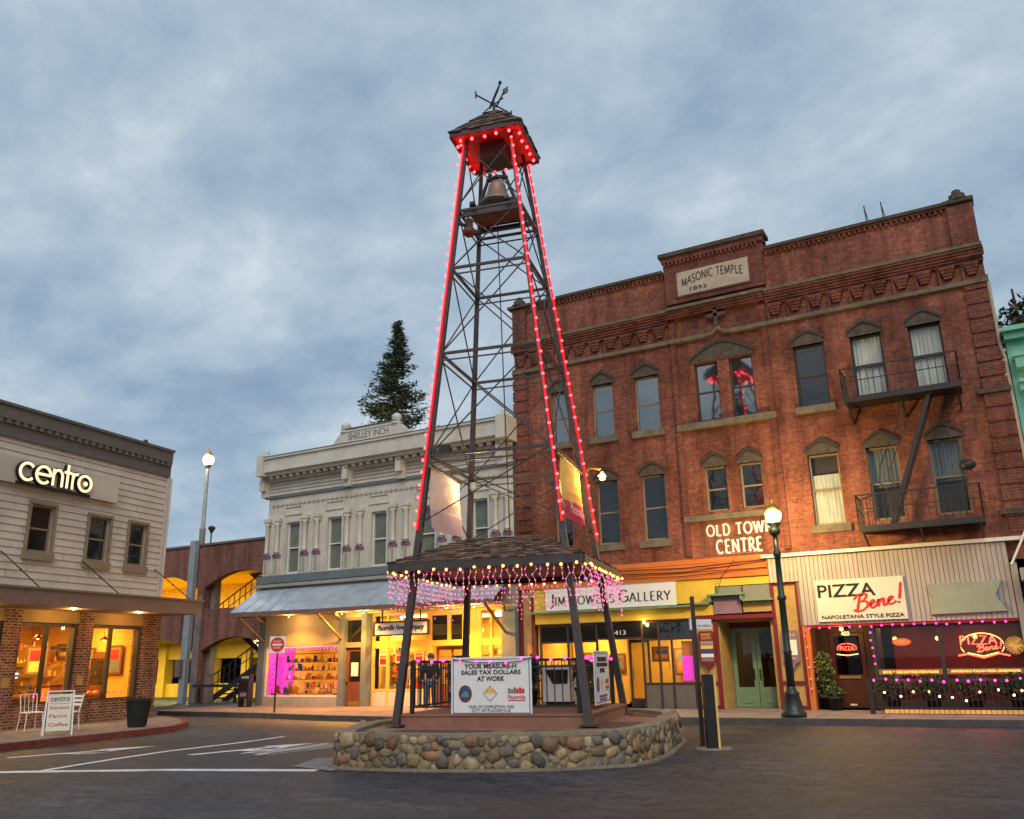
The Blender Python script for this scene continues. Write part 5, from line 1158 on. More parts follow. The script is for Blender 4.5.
# weather vane
VN = thing('weather_vane', 'black iron weather vane with compass arms on top of the bell tower', 'weather vane', (TC[0], TC[1], 0), TA)
vx, vy = tz(14.7)
MB().tube([(vx, vy, 14.58), (vx, vy, 14.98)], [.05, .022], 6).build('post', 'iron', VN)
m = MB(); 
m.tube([(vx - .3, vy - .5, 14.86), (vx + .3, vy + .5, 14.86)], .02, 5).tube([(vx - .3, vy + .18, 14.86), (vx + .3, vy - .18, 14.86)], .016, 5)
for s in (-1, 1): m.bar((vx + s * .3, vy + s * .5, 14.77), (vx + s * .3, vy + s * .5, 14.95), .016)
m.build('compass_arms', 'iron', VN)
m = MB(); m.tube([(vx - .15, vy + .1, 14.84), (vx + .1, vy - .05, 15.18), (vx + .2, vy - .1, 15.36)], [.03, .035, .02], 6).tube([(vx + .02, vy + .1, 14.84), (vx + .28, vy, 15.2)], .022, 5).ball((vx + .2, vy - .1, 15.38), .05, 6, 4)
for k in range(3): m.bar((vx + .24, vy, 15.1 + k * .06), (vx + .38, vy - .02, 15.14 + k * .06), .012)
m.build('arrow', 'iron', VN)

# string lights: bulbs are parts of their string
bulb_mesh = {}
def bulb(parent, loc, mat, r, name='bulb'):
    k = (mat, r)
    if k not in bulb_mesh: bulb_mesh[k] = MB().ball((0, 0, 0), r, 6, 4).mesh('bulb', mat)
    o = bpy.data.objects.new(name, bulb_mesh[k]); C.objects.link(o); o.parent = parent; o.location = loc
    return o
def string(label, path, mat, r, step, group, off=(0, 0, 0), sag=0, wire=True, loc=(0, 0, 0), rz=0, maxn=100, name='string_light', jit=.02):
    t = thing(name, label, 'string light', loc, rz, group)
    pts = [Vector(p) for p in path]; L = 0; out = []; nxt = step / 2
    for a, c in zip(pts, pts[1:]):
        l = (c - a).length; 
        while nxt <= L + l:
            out.append(a.lerp(c, (nxt - L) / l)); nxt += step
        L += l
    if wire: MB().tube(pts, .008 if wire is True else .026, 5).build('wire', 'iron' if wire is True else wire, t)
    for p in out[:maxn]:
        bulb(t, p + Vector(off) + Vector([random.uniform(-jit, jit) for _ in range(3)]), mat, r)
    return t
nm = {(-1, -1): 'left', (1, -1): 'front right', (1, 1): 'rear right'}
for (sx, sy), side in nm.items():
    path = [leg(sx, sy, z) for z in (4.15, 6, 8, 10, 12, 13.4)]
    o = Vector((sx * .075, sy * .075, 0)) if (sx, sy) != (-1, -1) else Vector((-.03, -.085, 0))
    if (sx, sy) == (1, -1): o = Vector((.02, -.085, 0))
    string('string of red bulbs running up the %s leg of the bell tower' % side, [Vector(p) + o for p in path], 'bulb_red', .034, .27, 'red light strings on the tower legs', loc=(TC[0], TC[1], 0), rz=TA, wire='leg_glow_red', off=((-.05, -.02, 0) if side == 'left' else (.02, -.03, 0)))  # added glowing tube replaces the wire, so the legs read as lit red
for f, lab in enumerate(('front', 'right', 'rear', 'left')):
    ox, oy = tz(13.5); q = .78
    a, c = [((-q, -q), (q, -q)), ((q, -q), (q, q)), ((q, q), (-q, q)), ((-q, q), (-q, -q))][f]
    string('short string of red bulbs under the %s eave of the cupola' % lab, [(ox + a[0], oy + a[1], 13.46), (ox + c[0], oy + c[1], 13.46)], 'bulb_red', .042, .3, 'red light strings on the tower legs', loc=(TC[0], TC[1], 0), rz=TA)
for f, lab in enumerate(('front', 'right', 'rear', 'left')):
    ox, oy = tz(3.4); q = 1.97
    a, c = [((-q, -q), (q, -q)), ((q, -q), (q, q)), ((q, q), (-q, q)), ((-q, q), (-q, -q))][f]
    A, B_ = Vector((ox + a[0], oy + a[1], 3.30)), Vector((ox + c[0], oy + c[1], 3.30))
    string('row of amber bulbs along the %s eave of the tower canopy' % lab, [A, B_], 'bulb_amber', .03, .28, 'amber bulb rows around the canopy eave', loc=(TC[0], TC[1], 0), rz=TA)
    t = thing('icicle_lights', 'curtain of small pink icicle lights hanging from the %s side of the canopy' % lab, 'string light', (TC[0], TC[1], 0), TA, 'pink icicle light curtains')
    n = 0; wm = MB(); ns = 31; xb = MB()
    for i in range(ns):
        p = A.lerp(B_, (i + .5) / ns) * 1; p = Vector((p.x * .985, p.y * .985, 3.33)); ln = random.choice([.3, .45, .6, .72]) ; prev = p.copy(); k = 0; pts = [p.copy()]
        while k * .1 < ln:
            k += 1; q2 = Vector((p.x + random.uniform(-.05, .05), p.y + random.uniform(-.05, .05), 3.33 - k * .1)); pts.append(q2); n += 1
            if n % 2 == 0 and n < 196: bulb(t, q2, random.choice(['bulb_pink', 'bulb_pink', 'bulb_mag']), .014)
            else: xb.ball(q2, .013, 6, 4)
        wm.tube(pts, .006, 3)
    wm.build('wire', 'white', t); xb_o = xb.build('small_bulbs', 'bulb_pink', t); xb_o['kind'] = 'stuff'

# banners on the tower
def banner(name, label, sx, x, y0, y1, z0, z1, mats, loc):
    t = thing(name, label, 'banner', (TC[0], TC[1], 0), TA, None)
    n = 10; m = MB(); m2 = MB(); zc = z0 + (z1 - z0) * .32
    def F(u, z): y = y0 + (y1 - y0) * u; return (x + .06 * math.sin(u * 5 + z * 2.2) * (1 - (z - z0) / (z1 - z0) * .6), y, z)
    for mm, a, c in ((m, zc, z1), (m2, z0, zc)):
        for i in range(n):
            for j in range(4):
                za, zb = a + (c - a) * j / 4, a + (c - a) * (j + 1) / 4
                P_ = [F(i / n, za), F((i + 1) / n, za), F((i + 1) / n, zb), F(i / n, zb)]
                Q_ = [(p[0] + .006, p[1], p[2]) for p in P_]
                mm.add(P_, [(0, 1, 2, 3)], smooth=True); mm.add(Q_, [(3, 2, 1, 0)], smooth=True)
    m.build('cloth', mats[0], t); m2.build('lower_cloth', mats[1], t)
    MB().tube([(x, y0 - .25, z1 + .03), (x, y1 + .1, z1 + .03)], .025, 6).build('rod', 'steel', t)
    return t, F
tL, FL_ = banner('banner', 'pale pink and lilac banner hanging on the left side of the tower', -1, -1.36, -1.35, .35, 4.22, 5.42, ('flag_w', 'flag_p'), None)
tR, FR_ = banner('banner', 'yellow and crimson banner hanging on the right side of the tower', 1, 1.36, -1.35, .45, 4.32, 5.45, ('flag_y', 'flag_r'), None)
def drawn(parent, x, y0, y1, z0, z1, mat, flip, body):
    o = bfont(body, (0, 1, 0, 1), 0, mat, parent)
    for v in o.data.vertices:
        u, t = v.co.x, v.co.z; v.co = (x + v.co.y * .2, (y0 + (y1 - y0) * u) if flip > 0 else (y1 - (y1 - y0) * u), z0 + (z1 - z0) * t)
    return o
m = MB()
for t, x, mat, cy in ((tR, 1.45, 'redp', -.45), (tL, -1.28, 'orange', -.5)):
    m = MB(); k = 16
    s = 1
    zc = 5.08
    for i in range(k):      # sunburst emblem
        a0, a1 = 2 * math.pi * i / k, 2 * math.pi * (i + .5) / k
        m.add([(x + s * .02, cy + .12 * math.cos(a0), zc + .12 * math.sin(a0)), (x + s * .02, cy + .12 * math.cos(a1), zc + .12 * math.sin(a1)), (x + s * .02, cy + .24 * math.cos((a0 + a1) / 2), zc + .24 * math.sin((a0 + a1) / 2))], [(0, 1, 2)])
    m.build('emblem', 'redp' if x > 0 else 'orange', t)
drawn(tR, 1.46, -1.05, .2, 4.40, 4.60, 'flag_w', 1, 'Placerville')
drawn(tR, 1.46, -1.1, .15, 4.72, 4.86, 'redp', 1, 'Historic')
drawn(tL, -1.26, -.95, -.05, 4.74, 4.88, 'orange', 1, 'Historic')
fl = thing('flood_lamp', 'small gooseneck lamp shining beside the yellow banner', 'lamp', (TC[0], TC[1], 0), TA)
MB().tube([leg(1, 1, 5.5), (1.5, .7, 5.62), (1.75, .75, 5.58)], .02, 6).build('arm', 'brass', fl)
MB().lathe([(.03, .12), (.06, .06), (.11, 0)], 10, (1.78, .75, 5.42)).build('shade', 'white', fl); MB().ball((1.78, .75, 5.40), .07, 8, 6).build('lamp_bulb', 'bulb_warm', fl)
point('lamp_light', (1.75, .45, 5.3), 70, (1, .55, .15), fl, .06)
fl2 = thing('flood_lamp', 'black flood lamp head on the brace beside the left tower leg', 'lamp', (TC[0], TC[1], 0), TA)
q = leg(-1, -1, 5.9); MB().box(q[0] + .2, q[0] + .42, q[1] - .02, q[1] + .12, 5.72, 5.92).build('housing', 'iron', fl2)
MB().bar((q[0], q[1], 5.8), (q[0] + .3, q[1] + .05, 5.8), .02).build('bracket', 'iron', fl2); point('lamp_light', (-.85, .1, 5.25), 40, (1, .66, .3), fl2, .08)
fl3 = thing('flood_lamp', 'grey clamp spotlight fixed on the rear left tower leg', 'lamp', (TC[0], TC[1], 0), TA)
q = leg(-1, 1, 5.45); MB().lathe([(.05, 0), (.09, .08), (.08, .2)], 8, (q[0] + .12, q[1] - .2, 5.4)).build('housing', 'galv', fl3)
MB().bar((q[0], q[1], 5.45), (q[0] + .12, q[1] - .2, 5.5), .02).build('bracket', 'iron', fl3)

# ------------------------------------------------------------------ stone island and platform
isl = [(-10.05, 11.75), (-9.75, 11.55), (-8.9, 11.62), (-8.0, 11.80), (-7.1, 12.15), (-6.3, 12.65), (-5.85, 13.05), (-5.5, 13.45), (-5.42, 14.1), (-5.5, 15.0), (-5.75, 16.2), (-6.03, 17.4), (-6.35, 18.2), (-7.0, 18.9), (-7.6, 19.3), (-9.5, 19.4), (-11.3, 18.6), (-11.5, 16.0), (-11.2, 13.9), (-10.6, 12.6), (-10.25, 12.0)]
isl = isl[1:] + isl[:1]
def off_poly(poly, d):
    out = []; n = len(poly)
    for i in range(n):
        a, c = Vector(poly[i - 1]), Vector(poly[(i + 1) % n]); t = (c - a).normalized(); p = Vector(poly[i]); out.append((p.x - t.y * d, p.y + t.x * d))
    return out
SW = thing('stone_planter_wall', 'low curved island wall of rounded river stones set in mortar around the tower', 'stone wall', (0, 0, 0))
inn = off_poly(isl, .32); o1 = off_poly(isl, .03); n = len(isl)
m = MB()
for i in range(n):
    j = (i + 1) % n; m.slab([o1[i], o1[j], inn[j], inn[i]], 0, .475)
m.build('mortar_core', 'mortar', SW)
m = MB(); o2 = off_poly(isl, .02); i2 = off_poly(isl, .34)
for i in range(n):
    j = (i + 1) % n; m.slab([o2[i], o2[j], i2[j], i2[i]], .48, .535)
m.build('coping', 'mortar', SW)
m = MB()
seglen = [(Vector(isl[(i + 1) % n]) - Vector(isl[i])).length for i in range(n)]; tot = sum(seglen)
def at(u):
    u %= tot; i = 0
    while u > seglen[i]: u -= seglen[i]; i = (i + 1) % n
    a, c = Vector(isl[i]), Vector(isl[(i + 1) % n]); t = (c - a).normalized(); return a + t * u, t
placed = []
rnd = random.Random(3)
cols_ = [(.22, .155, .08), (.30, .21, .10), (.15, .12, .09), (.12, .10, .08), (.26, .14, .06), (.19, .15, .10), (.34, .25, .14), (.09, .075, .06), (.20, .11, .055), (.25, .18, .10)]
for big, cnt in ((.115, 400), (.092, 2500), (.078, 5000), (.055, 7000), (.035, 7000), (.022, 5000)):
    for _ in range(cnt):
        u, zz = rnd.uniform(0, tot), rnd.uniform(big * .55, .50 - big * .35); rx = big * rnd.uniform(.7, 1.35); rz_ = big * rnd.uniform(.55, 1.0)
        ok = True
        for pu, pz, px, pr in placed:
            d = abs(pu - u); d = min(d, tot - d)
            if d < .4 and (d / (rx + px)) ** 2 + ((pz - zz) / (rz_ + pr)) ** 2 < .74: ok = False; break
        if ok: placed.append((u, zz, rx, rz_))
for u, zz, rx, rz_ in placed:
    p, t = at(u); nx, ny = t.y, -t.x
    ang = rnd.uniform(-.8, .8); B3 = Matrix(((t.x, nx, 0), (t.y, ny, 0), (0, 0, 1))) @ Matrix.Rotation(ang, 3, 'Y')
    c = rnd.choice(cols_); s = rnd.uniform(.75, 1.3); c = tuple(min(.6, k * s) for k in c)
    m.ball((p.x - nx * .04, p.y - ny * .04, zz), 1.0, 9, 6, 0, (rx * .98, min(rx, rz_) * .7, rz_ * .98), c, .12, B3)
m.build('river_stones', 'cobble', SW)
flat('island_floor', off_poly(isl, .3), .0, 'terracotta', .47)
for k, bed in enumerate(([(-6.75, 14.3), (-5.95, 14.5), (-6.15, 16.0), (-7.1, 15.9)], [(-9.6, 12.6), (-7.9, 12.9), (-8.0, 13.5), (-9.7, 13.15)], [(-7.3, 13.05), (-6.2, 13.35), (-6.3, 13.9), (-7.45, 13.6)], [(-7.2, 17.6), (-6.5, 17.4), (-6.9, 18.5), (-7.5, 18.5)])): flat('island_bed', bed, .471, 'bark', .474 + .001 * k)
flat('pale_paver', [(-10.4, 12.9), (-9.8, 12.7), (-9.9, 13.3), (-10.6, 13.5)], .471, 'mortar', .475)
m = MB(); lp = off_poly(isl, -.10)
for i in range(n):
    j = (i + 1) % n; m.slab([lp[i], lp[j], off_poly(isl, .08)[j], off_poly(isl, .08)[i]], 0, .035)
m.build('footing', 'mortar', SW)
PL = thing('platform', 'square terracotta concrete plinth under the bell tower', 'platform', (TC[0], TC[1], 0), TA)
MB().box(-1.78, 1.84, -1.78, 1.84, .47, .66).build('slab', 'terracotta', PL); MB().box(-1.80, 1.86, -1.80, 1.86, .663, .70).build('edge_slab', 'terracotta', PL)
# railing
def railing(label, x0, x1, y, loc, rz, z0=.7, zt=1.62, sp=.145, posts=True):
    t = thing('railing', label, 'railing', loc, rz, 'iron railings around the tower platform')
    MB().bar((x0, y, zt), (x1, y, zt), .022).build('top_rail', 'iron', t); MB().bar((x0, y, zt - .12), (x1, y, zt - .12), .014).build('middle_rail', 'iron', t); MB().bar((x0, y, z0 + .12), (x1, y, z0 + .12), .018).build('bottom_rail', 'iron', t)
    for x in (x0, x1): MB().bar((x, y, z0), (x, y, zt + .03), .03).build('post', 'iron', t)
    k = int((x1 - x0) / sp)
    for i in range(1, k): 
        x = x0 + (x1 - x0) * i / k; MB().bar((x, y, z0 + .13), (x, y, zt - .02), .009).build('baluster', 'iron', t)
    return t
for f, lab in enumerate(('front', 'right', 'rear', 'left')):
    railing('black iron railing on the %s edge of the tower platform' % lab, -1.6, 1.6, -1.62, (TC[0], TC[1], 0), TA + f * math.pi / 2)
    string('pink bulbs strung along the %s railing of the tower platform' % lab, [(-1.6, -1.66, 1.66), (-.5, -1.66, 1.61), (.6, -1.66, 1.65), (1.6, -1.66, 1.62)], 'bulb_mag', .032, .26, 'pink bulb strings on the railings', loc=(TC[0], TC[1], 0), rz=TA + f * math.pi / 2)
string('short sagging string of magenta bulbs across the top of the front banner sign', [(-.75, -1.74, 1.66), (-.35, -1.74, 1.60), (.1, -1.74, 1.585), (.5, -1.74, 1.60), (.8, -1.74, 1.67)], 'bulb_mag', .024, .3, 'pink bulb strings on the railings', loc=(TC[0], TC[1], 0), rz=TA)
def measure_sign(label, loc, rz, x0, x1, z0, z1, y):
    t = thing('information_sign', label, 'sign', loc, rz)
    MB().box(x0, x1, y - .012, y + .012, z0, z1).build('board', 'white', t)
    k = .035
    MB().box(x0 + k, x1 - k, y - .016, y - .0125, z1 - k - .014, z1 - k).box(x0 + k, x1 - k, y - .016, y - .0125, z0 + k, z0 + k + .014).box(x0 + k, x0 + k + .014, y - .016, y - .0125, z0 + k + .015, z1 - k - .015).box(x1 - k - .014, x1 - k, y - .016, y - .0125, z0 + k + .015, z1 - k - .015).build('border', 'bluep', t)
    W, H = x1 - x0, z1 - z0
    def bx(a, c, b_, d): return (x0 + W * a, x0 + W * c, z0 + H * b_, z0 + H * d)
    bfont('YOUR MEASURE-H', bx(.17, .82, .80, .885), y - .018, 'ink', t, bold=.02); bfont('SALES TAX DOLLARS', bx(.13, .87, .70, .775), y - .018, 'ink', t, bold=.02); bfont('AT WORK', bx(.33, .67, .585, .67), y - .018, 'ink', t, bold=.02)
    bfont('YEAR OF COMPLETION: 2020', bx(.22, .78, .125, .175), y - .018, 'mauve', t); bfont('CITY OF PLACERVILLE', bx(.26, .74, .065, .11), y - .018, 'mauve', t)
    cx, cz = x0 + W * .18, z0 + H * .37; r = H * .15
    def disc(r, yy, mat, nme): MB().prism([(cx + r * .85 * math.cos(2 * math.pi * i / 20), cz + r * math.sin(2 * math.pi * i / 20)) for i in range(20)], yy, yy + .002).build(nme, mat, t)
    disc(r, y - .0165, 'wood', 'seal'); disc(r * .72, y - .0195, 'bluep', 'seal_field')
    MB().prism([(cx - r * .5, cz - r * .1), (cx + r * .5, cz - r * .1), (cx + r * .1, cz + r * .4)], y - .0225, y - .021).prism([(cx - r * .5, cz - r * .35), (cx + r * .5, cz - r * .35), (cx + r * .4, cz - r * .12), (cx - r * .4, cz - r * .12)], y - .0225, y - .021).build('seal_picture', 'green', t)
    cx = x0 + W * .49; r = H * .14
    MB().prism([(cx, cz - r), (cx + r, cz), (cx, cz + r), (cx - r, cz)], y - .0165, y - .0145).build('diamond_badge', 'cream_shade', t)
    MB().prism([(cx, cz - r * .85), (cx + r * .85, cz), (cx - r * .85, cz)], y - .019, y - .0175).build('badge_field', 'white', t)
    MB().box(cx - r * .7, cx + r * .7, y - .021, y - .0195, cz + .0, cz + r * .25).box(cx - r * .35, cx + r * .35, y - .021, y - .0195, cz + r * .25, cz + r * .75).build('badge_building', 'flag_y', t)
    cx = x0 + W * .81
    for i, (mt, hh) in enumerate((('green', .09), ('green', .07), ('tan', .1), ('redp', .08), ('redp', .1), ('redp', .08))):
        MB().box(cx - W * .1 + i * W * .034, cx - W * .1 + i * W * .034 + W * .03, y - .0165, y - .0145, z0 + H * .37, z0 + H * (.37 + hh)).build('storefront_emblem', mt, t)
    bfont('Placerville', bx(.71, .92, .28, .345), y - .018, 'redp', t); MB().box(*bx(.71, .92, .25, .27)[:2], y - .0165, y - .0145, *bx(.71, .92, .245, .262)[2:]).build('rule', 'redp', t)
    return t
measure_sign('white rectangular tax-funding sign with dark heading on the front railing', (TC[0], TC[1], 0), TA, -.79, .76, .67, 1.69, -1.70)
measure_sign('white tax-funding sign seen edge-on on the right side railing', (TC[0], TC[1], 0), TA + math.pi / 2, -.66, .74, .78, 1.77, -1.70)
# things on the platform
cbn = thing('cabinet', 'pale blue-white metal cabinet with a slanted dark window behind the front railing', 'cabinet', (TC[0], TC[1], 0), TA)
MB().box(.24, .86, 1.0, 1.5, .78, 1.50).build('body', 'white', cbn)
MB().prism([(.46, 1.14), (.78, 1.14), (.80, 1.42), (.30, 1.42)], .98, .998).build('window', 'glass_dark', cbn); MB().box(.28, .82, 1.05, 1.45, .70, .777).build('plinth', 'black', cbn)
def bush(label, loc, r, h, n, cols_, ls=.05, cat='plant', flowers=0, pot=True, group=None, nm_='potted_shrub', loose=.25):
    t = thing(nm_, label, cat, loc, 0, group); m = MB(); z0 = .35 if pot else 0
    for _ in range(n):
        a, u, q_ = random.uniform(0, 2 * math.pi), random.uniform(-1, 1), random.uniform(.45, 1) * (1 + random.uniform(-loose, loose))
        s = math.sqrt(1 - u * u); p = Vector((r * q_ * s * math.cos(a), r * q_ * s * math.sin(a), z0 + (h - z0) * (.5 + .5 * u * q_)))
        d = Vector([random.uniform(-1, 1) for _ in range(3)]).normalized(); e_ = d.cross(Vector([random.uniform(-1, 1) for _ in range(3)])).normalized(); l_ = ls * random.uniform(.6, 1.3)
        c = random.choice(cols_); s2 = random.uniform(.6, 1.4)
        m.add([p - d * l_, p + e_ * l_ * .4, p + d * l_, p - e_ * l_ * .4], [(0, 1, 2, 3)], col=tuple(k * s2 for k in c))
    m.build('foliage', 'leaf', t)
    st = MB()
    for _ in range(7):
        a = random.uniform(0, 6.3); st.tube([(0, 0, z0 * .7), (r * .3 * math.cos(a), r * .3 * math.sin(a), z0 + (h - z0) * .4), (r * .6 * math.cos(a), r * .6 * math.sin(a), z0 + (h - z0) * .8)], .008, 4)
    st.build('stems', 'bark', t)
    if pot: MB().lathe([(.14, 0), (.19, .30), (.21, .30), (.21, .36), (.17, .36), (.17, .33)], 14).build('pot', 'pot', t)
    if flowers:
        f = MB()
        for _ in range(flowers):
            a, u = random.uniform(0, 6.3), random.uniform(-.8, 1); s = math.sqrt(1 - u * u); f.ball((r * s * math.cos(a), r * s * math.sin(a), z0 + (h - z0) * (.5 + .5 * u)), .02, 5, 4)
        f.build('flowers', 'redp', t)
    return t
def tl(x, y, z): return (TC[0] + x * math.cos(TA) - y * math.sin(TA), TC[1] + x * math.sin(TA) + y * math.cos(TA), z)
GRN = [(.035, .06, .02), (.05, .08, .03), (.02, .035, .018)]
bush('dark leafy shrub in a pot left of the white cabinet on the tower platform', tl(-.02, .9, .7), .24, 1.0, 1300, [(.03, .035, .03), (.05, .03, .05), (.10, .10, .09)], .05)
bush('red-flowered shrub in a pot right of the white cabinet on the tower platform', tl(1.14, .95, .7), .24, 1.0, 1100, GRN + [(.10, .015, .02)], .045, flowers=40)
bush('dark purple shrub in a pot just left of the front sign on the platform', tl(-.98, -.8, .7), .24, 1.0, 1000, [(.05, .03, .06), (.03, .03, .035)], .045)
MB_t = thing('wooden_post', 'square grey wooden post standing behind the left part of the platform railing', 'post', tl(-1.25, .2, .7), TA)
MB().box(-.09, .09, -.09, .09, 0, 1.0).build('shaft', 'steel', MB_t); MB().box(-.11, .11, -.11, .11, 1.003, 1.04).build('cap', 'steel', MB_t)

# ------------------------------------------------------------------ a person on the far walk
PN = thing('person', 'person in dark jacket and jeans standing behind the left end of the tower railing', 'person', (-16.05, 23.2, .152), R(15))
pv = [((0, 0, .93), .13), ((0, .0, 1.15), .14), ((0, 0, 1.38), .15), ((0, 0, 1.48), .065), ((0, -.01, 1.60), .095), ((0, -.01, 1.68), .075),
      ((.19, 0, 1.39), .06), ((.25, .0, 1.12), .05), ((.22, -.1, .88), .038), ((-.19, 0, 1.39), .06), ((-.25, .0, 1.12), .05), ((-.22, -.1, .88), .038),
      ((.10, 0, .86), .095), ((.12, -.03, .48), .07), ((.13, .02, .09), .045), ((.14, -.12, .04), .04), ((-.10, 0, .86), .095), ((-.13, -.03, .48), .07), ((-.15, .02, .09), .045), ((-.16, -.12, .04), .04)]
pe = [(0, 1), (1, 2), (2, 3), (3, 4), (4, 5), (2, 6), (6, 7), (7, 8), (2, 9), (9, 10), (10, 11), (0, 12), (12, 13), (13, 14), (14, 15), (0, 16), (16, 17), (17, 18), (18, 19)]
def skinned(name, verts, edges, mat, parent):
    me = bpy.data.meshes.new(name); me.from_pydata([v[0] for v in verts], edges, []); o = bpy.data.objects.new(name, me); C.objects.link(o)
    md = o.modifiers.new('s', 'SKIN'); 
    for i, v in enumerate(verts): me.skin_vertices[0].data[i].radius = (v[1], v[1]); 
    me.skin_vertices[0].data[0].use_root = True
    sb_ = o.modifiers.new('u', 'SUBSURF'); sb_.levels = 2; sb_.render_levels = 2
    dg = bpy.context.evaluated_depsgraph_get(); m2 = bpy.data.meshes.new_from_object(o.evaluated_get(dg)); bpy.data.objects.remove(o)
    m2.materials.clear(); m2.materials.append(MT[mat]); m2.polygons.foreach_set('use_smooth', [True] * len(m2.polygons))
    o = bpy.data.objects.new(name, m2); C.objects.link(o); o.parent = parent; return o
skinned('body', pv, pe, 'skin', PN)
skinned('jacket', [((0, 0, .92), .17), ((0, 0, 1.15), .165), ((0, 0, 1.38), .17), ((.20, 0, 1.40), .075), ((.26, 0, 1.12), .065), ((.23, -.09, .93), .05), ((-.20, 0, 1.40), .075), ((-.26, 0, 1.12), .065), ((-.23, -.09, .93), .05)], [(0, 1), (1, 2), (2, 3), (3, 4), (4, 5), (2, 6), (6, 7), (7, 8)], 'cloth_d', PN)
skinned('jeans', [((0, 0, .93), .14), ((.10, 0, .84), .11), ((.12, -.03, .48), .09), ((.13, .02, .12), .07), ((-.10, 0, .84), .11), ((-.13, -.03, .48), .09), ((-.15, .02, .12), .07)], [(0, 1), (1, 2), (2, 3), (0, 4), (4, 5), (5, 6)], 'denim', PN)
MB().ball((0, .015, 1.66), .115, 12, 8, sq=(1, 1.05, .95)).build('hair', 'bark', PN)
MB().box(.08, .19, -.2, .06, 0, .07).build('shoe', 'white', PN); MB().box(-.21, -.10, -.2, .06, 0, .07).build('shoe', 'white', PN)

# ------------------------------------------------------------------ street lamps
def street_lamp(label, loc, s=1.0, mat='lampgreen', lit='lantern', e_=260, lean=0):
    t = thing('street_lamp', label, 'street lamp', loc, 0)
    MB().lathe([(.30, 0), (.30, .10), (.24, .16), (.22, .30), (.17, .52), (.19, .56), (.13, .62), (.11, .72)], 14).build('base', mat, t)
    MB().lathe([(.10, .7), (.095, 1.5), (.115, 1.55), (.09, 1.6), (.085, 2.8), (.115, 2.84), (.115, 2.9), (.08, 2.95), (.07, 3.9), (.10, 3.95), (.10, 4.02), (.065, 4.1), (.06, 4.45)], 12).build('pole', mat, t)
    MB().lathe([(.06, 4.45), (.13, 4.5), (.15, 4.62), (.10, 4.7), (.17, 4.76), (.19, 4.8)], 12).build('collar', mat, t)
    MB().lathe([(.15, 4.802), (.205, 4.92), (.215, 5.06), (.16, 5.12)], 14).build('globe', lit, t)
    cp = MB().lathe([(.20, 5.122), (.18, 5.17), (.12, 5.24), (.05, 5.28), (.03, 5.34), (.045, 5.38), (.0, 5.44)], 12).build('cap', 'brass', t)
    point('lamp_light', (0, -.34, 4.95), e_ * .18, (1, .66, .22), t, .15); point('lamp_light', (0, .36, 4.95), e_, (1, .66, .2), t, .15)
    for q_ in (90, 210, 330): MB().bar((.215 * math.cos(R(q_)), .215 * math.sin(R(q_)), 4.8), (.20 * math.cos(R(q_)), .2 * math.sin(R(q_)), 5.13), .010).build('rib', mat, t)
    return t
street_lamp('dark green ornamental street lamp with lit lantern between the gallery and the pizza shop', (-5.0, 22.9, .152), e_=620)
LB = thing('street_lamp', 'tall grey lamp post with lit round lantern rising above the parking garage roof', 'street lamp', (-37.05, 32.0, 6.5))
MB().lathe([(.16, 0), (.16, 2.2), (.19, 2.25), (.12, 2.35), (.09, 5.5), (.07, 5.6)], 12).build('pole', 'galv', LB)
MB().lathe([(.08, 5.6), (.2, 5.75), (.22, 5.8)], 12).build('collar', 'galv', LB); MB().lathe([(.2, 5.802), (.3, 6.0), (.3, 6.2), (.2, 6.32)], 14).build('globe', 'lantern2', LB)
MB().lathe([(.24, 6.322), (.2, 6.4), (.05, 6.6), (.0, 6.8)], 12).build('cap', 'brass', LB)
point('lamp_light', (0, -.5, 6.1), 120, (1, .75, .4), LB, .2)
LS = thing('street_lamp', 'small unlit black lamp on the garage roof beside the tall lit one', 'street lamp', (-37.5, 33.0, 6.5))
MB().lathe([(.05, 0), (.04, 2.2)], 8).build('pole', 'iron', LS); MB().lathe([(.05, 2.2), (.2, 2.45), (.2, 2.52), (.08, 2.6)], 10).build('head', 'iron', LS)

# ------------------------------------------------------------------ street objects
bo = thing('bollard', 'square black bollard with yellow side stripe in a round concrete pad', 'bollard', (-5.05, 16.3, 0), YM)
MB().box(-.11, .075, -.1, .1, .03, 1.3).build('shaft', 'black', bo); MB().box(.077, .115, -.1, .1, .03, 1.3).build('stripe', 'flag_y', bo); MB().lathe([(.34, 0), (.32, .028)], 20).build('pad', 'mortar', bo)
po = thing('sign_post', 'thin leaning black sign post with a small white sign behind the bollard', 'sign post', (-5.34, 16.6, 0), YM)
MB().bar((0, 0, 0), (-.0, 0, 2.75), .035).build('post', 'iron', po)
sp_ = MB().box(.04, .33, -.06, -.04, 2.13, 2.31).build('plate', 'white', po); bfont('NO PARKING', (.06, .31, 2.17, 2.21), -.062, 'mauve', sp_); MB().box(-.08, -.05, -.06, .06, 2.12, 2.33).build('side_plate', 'white', po)
dn = thing('do_not_enter_sign', 'red round DO NOT ENTER sign on a thin post by the kerb', 'traffic sign', (-21.55, 22.15, .152), YM * .8)
MB().bar((0, 0, 0), (0, 0, 2.45), .025).build('post', 'iron', dn)
bd = MB().box(-.27, .27, -.05, -.035, 1.88, 2.42).build('board', 'white', dn)
MB().prism([(.24 * math.cos(2 * math.pi * i / 28), 2.15 + .24 * math.sin(2 * math.pi * i / 28)) for i in range(28)], -.056, -.051).build('red_disc', 'redp', bd)
MB().box(-.17, .17, -.060, -.057, 2.12, 2.18).build('bar', 'white', bd); bfont('DO NOT', (-.13, .13, 2.22, 2.28), -.06, 'white', bd); bfont('ENTER', (-.12, .12, 2.02, 2.08), -.06, 'white', bd)
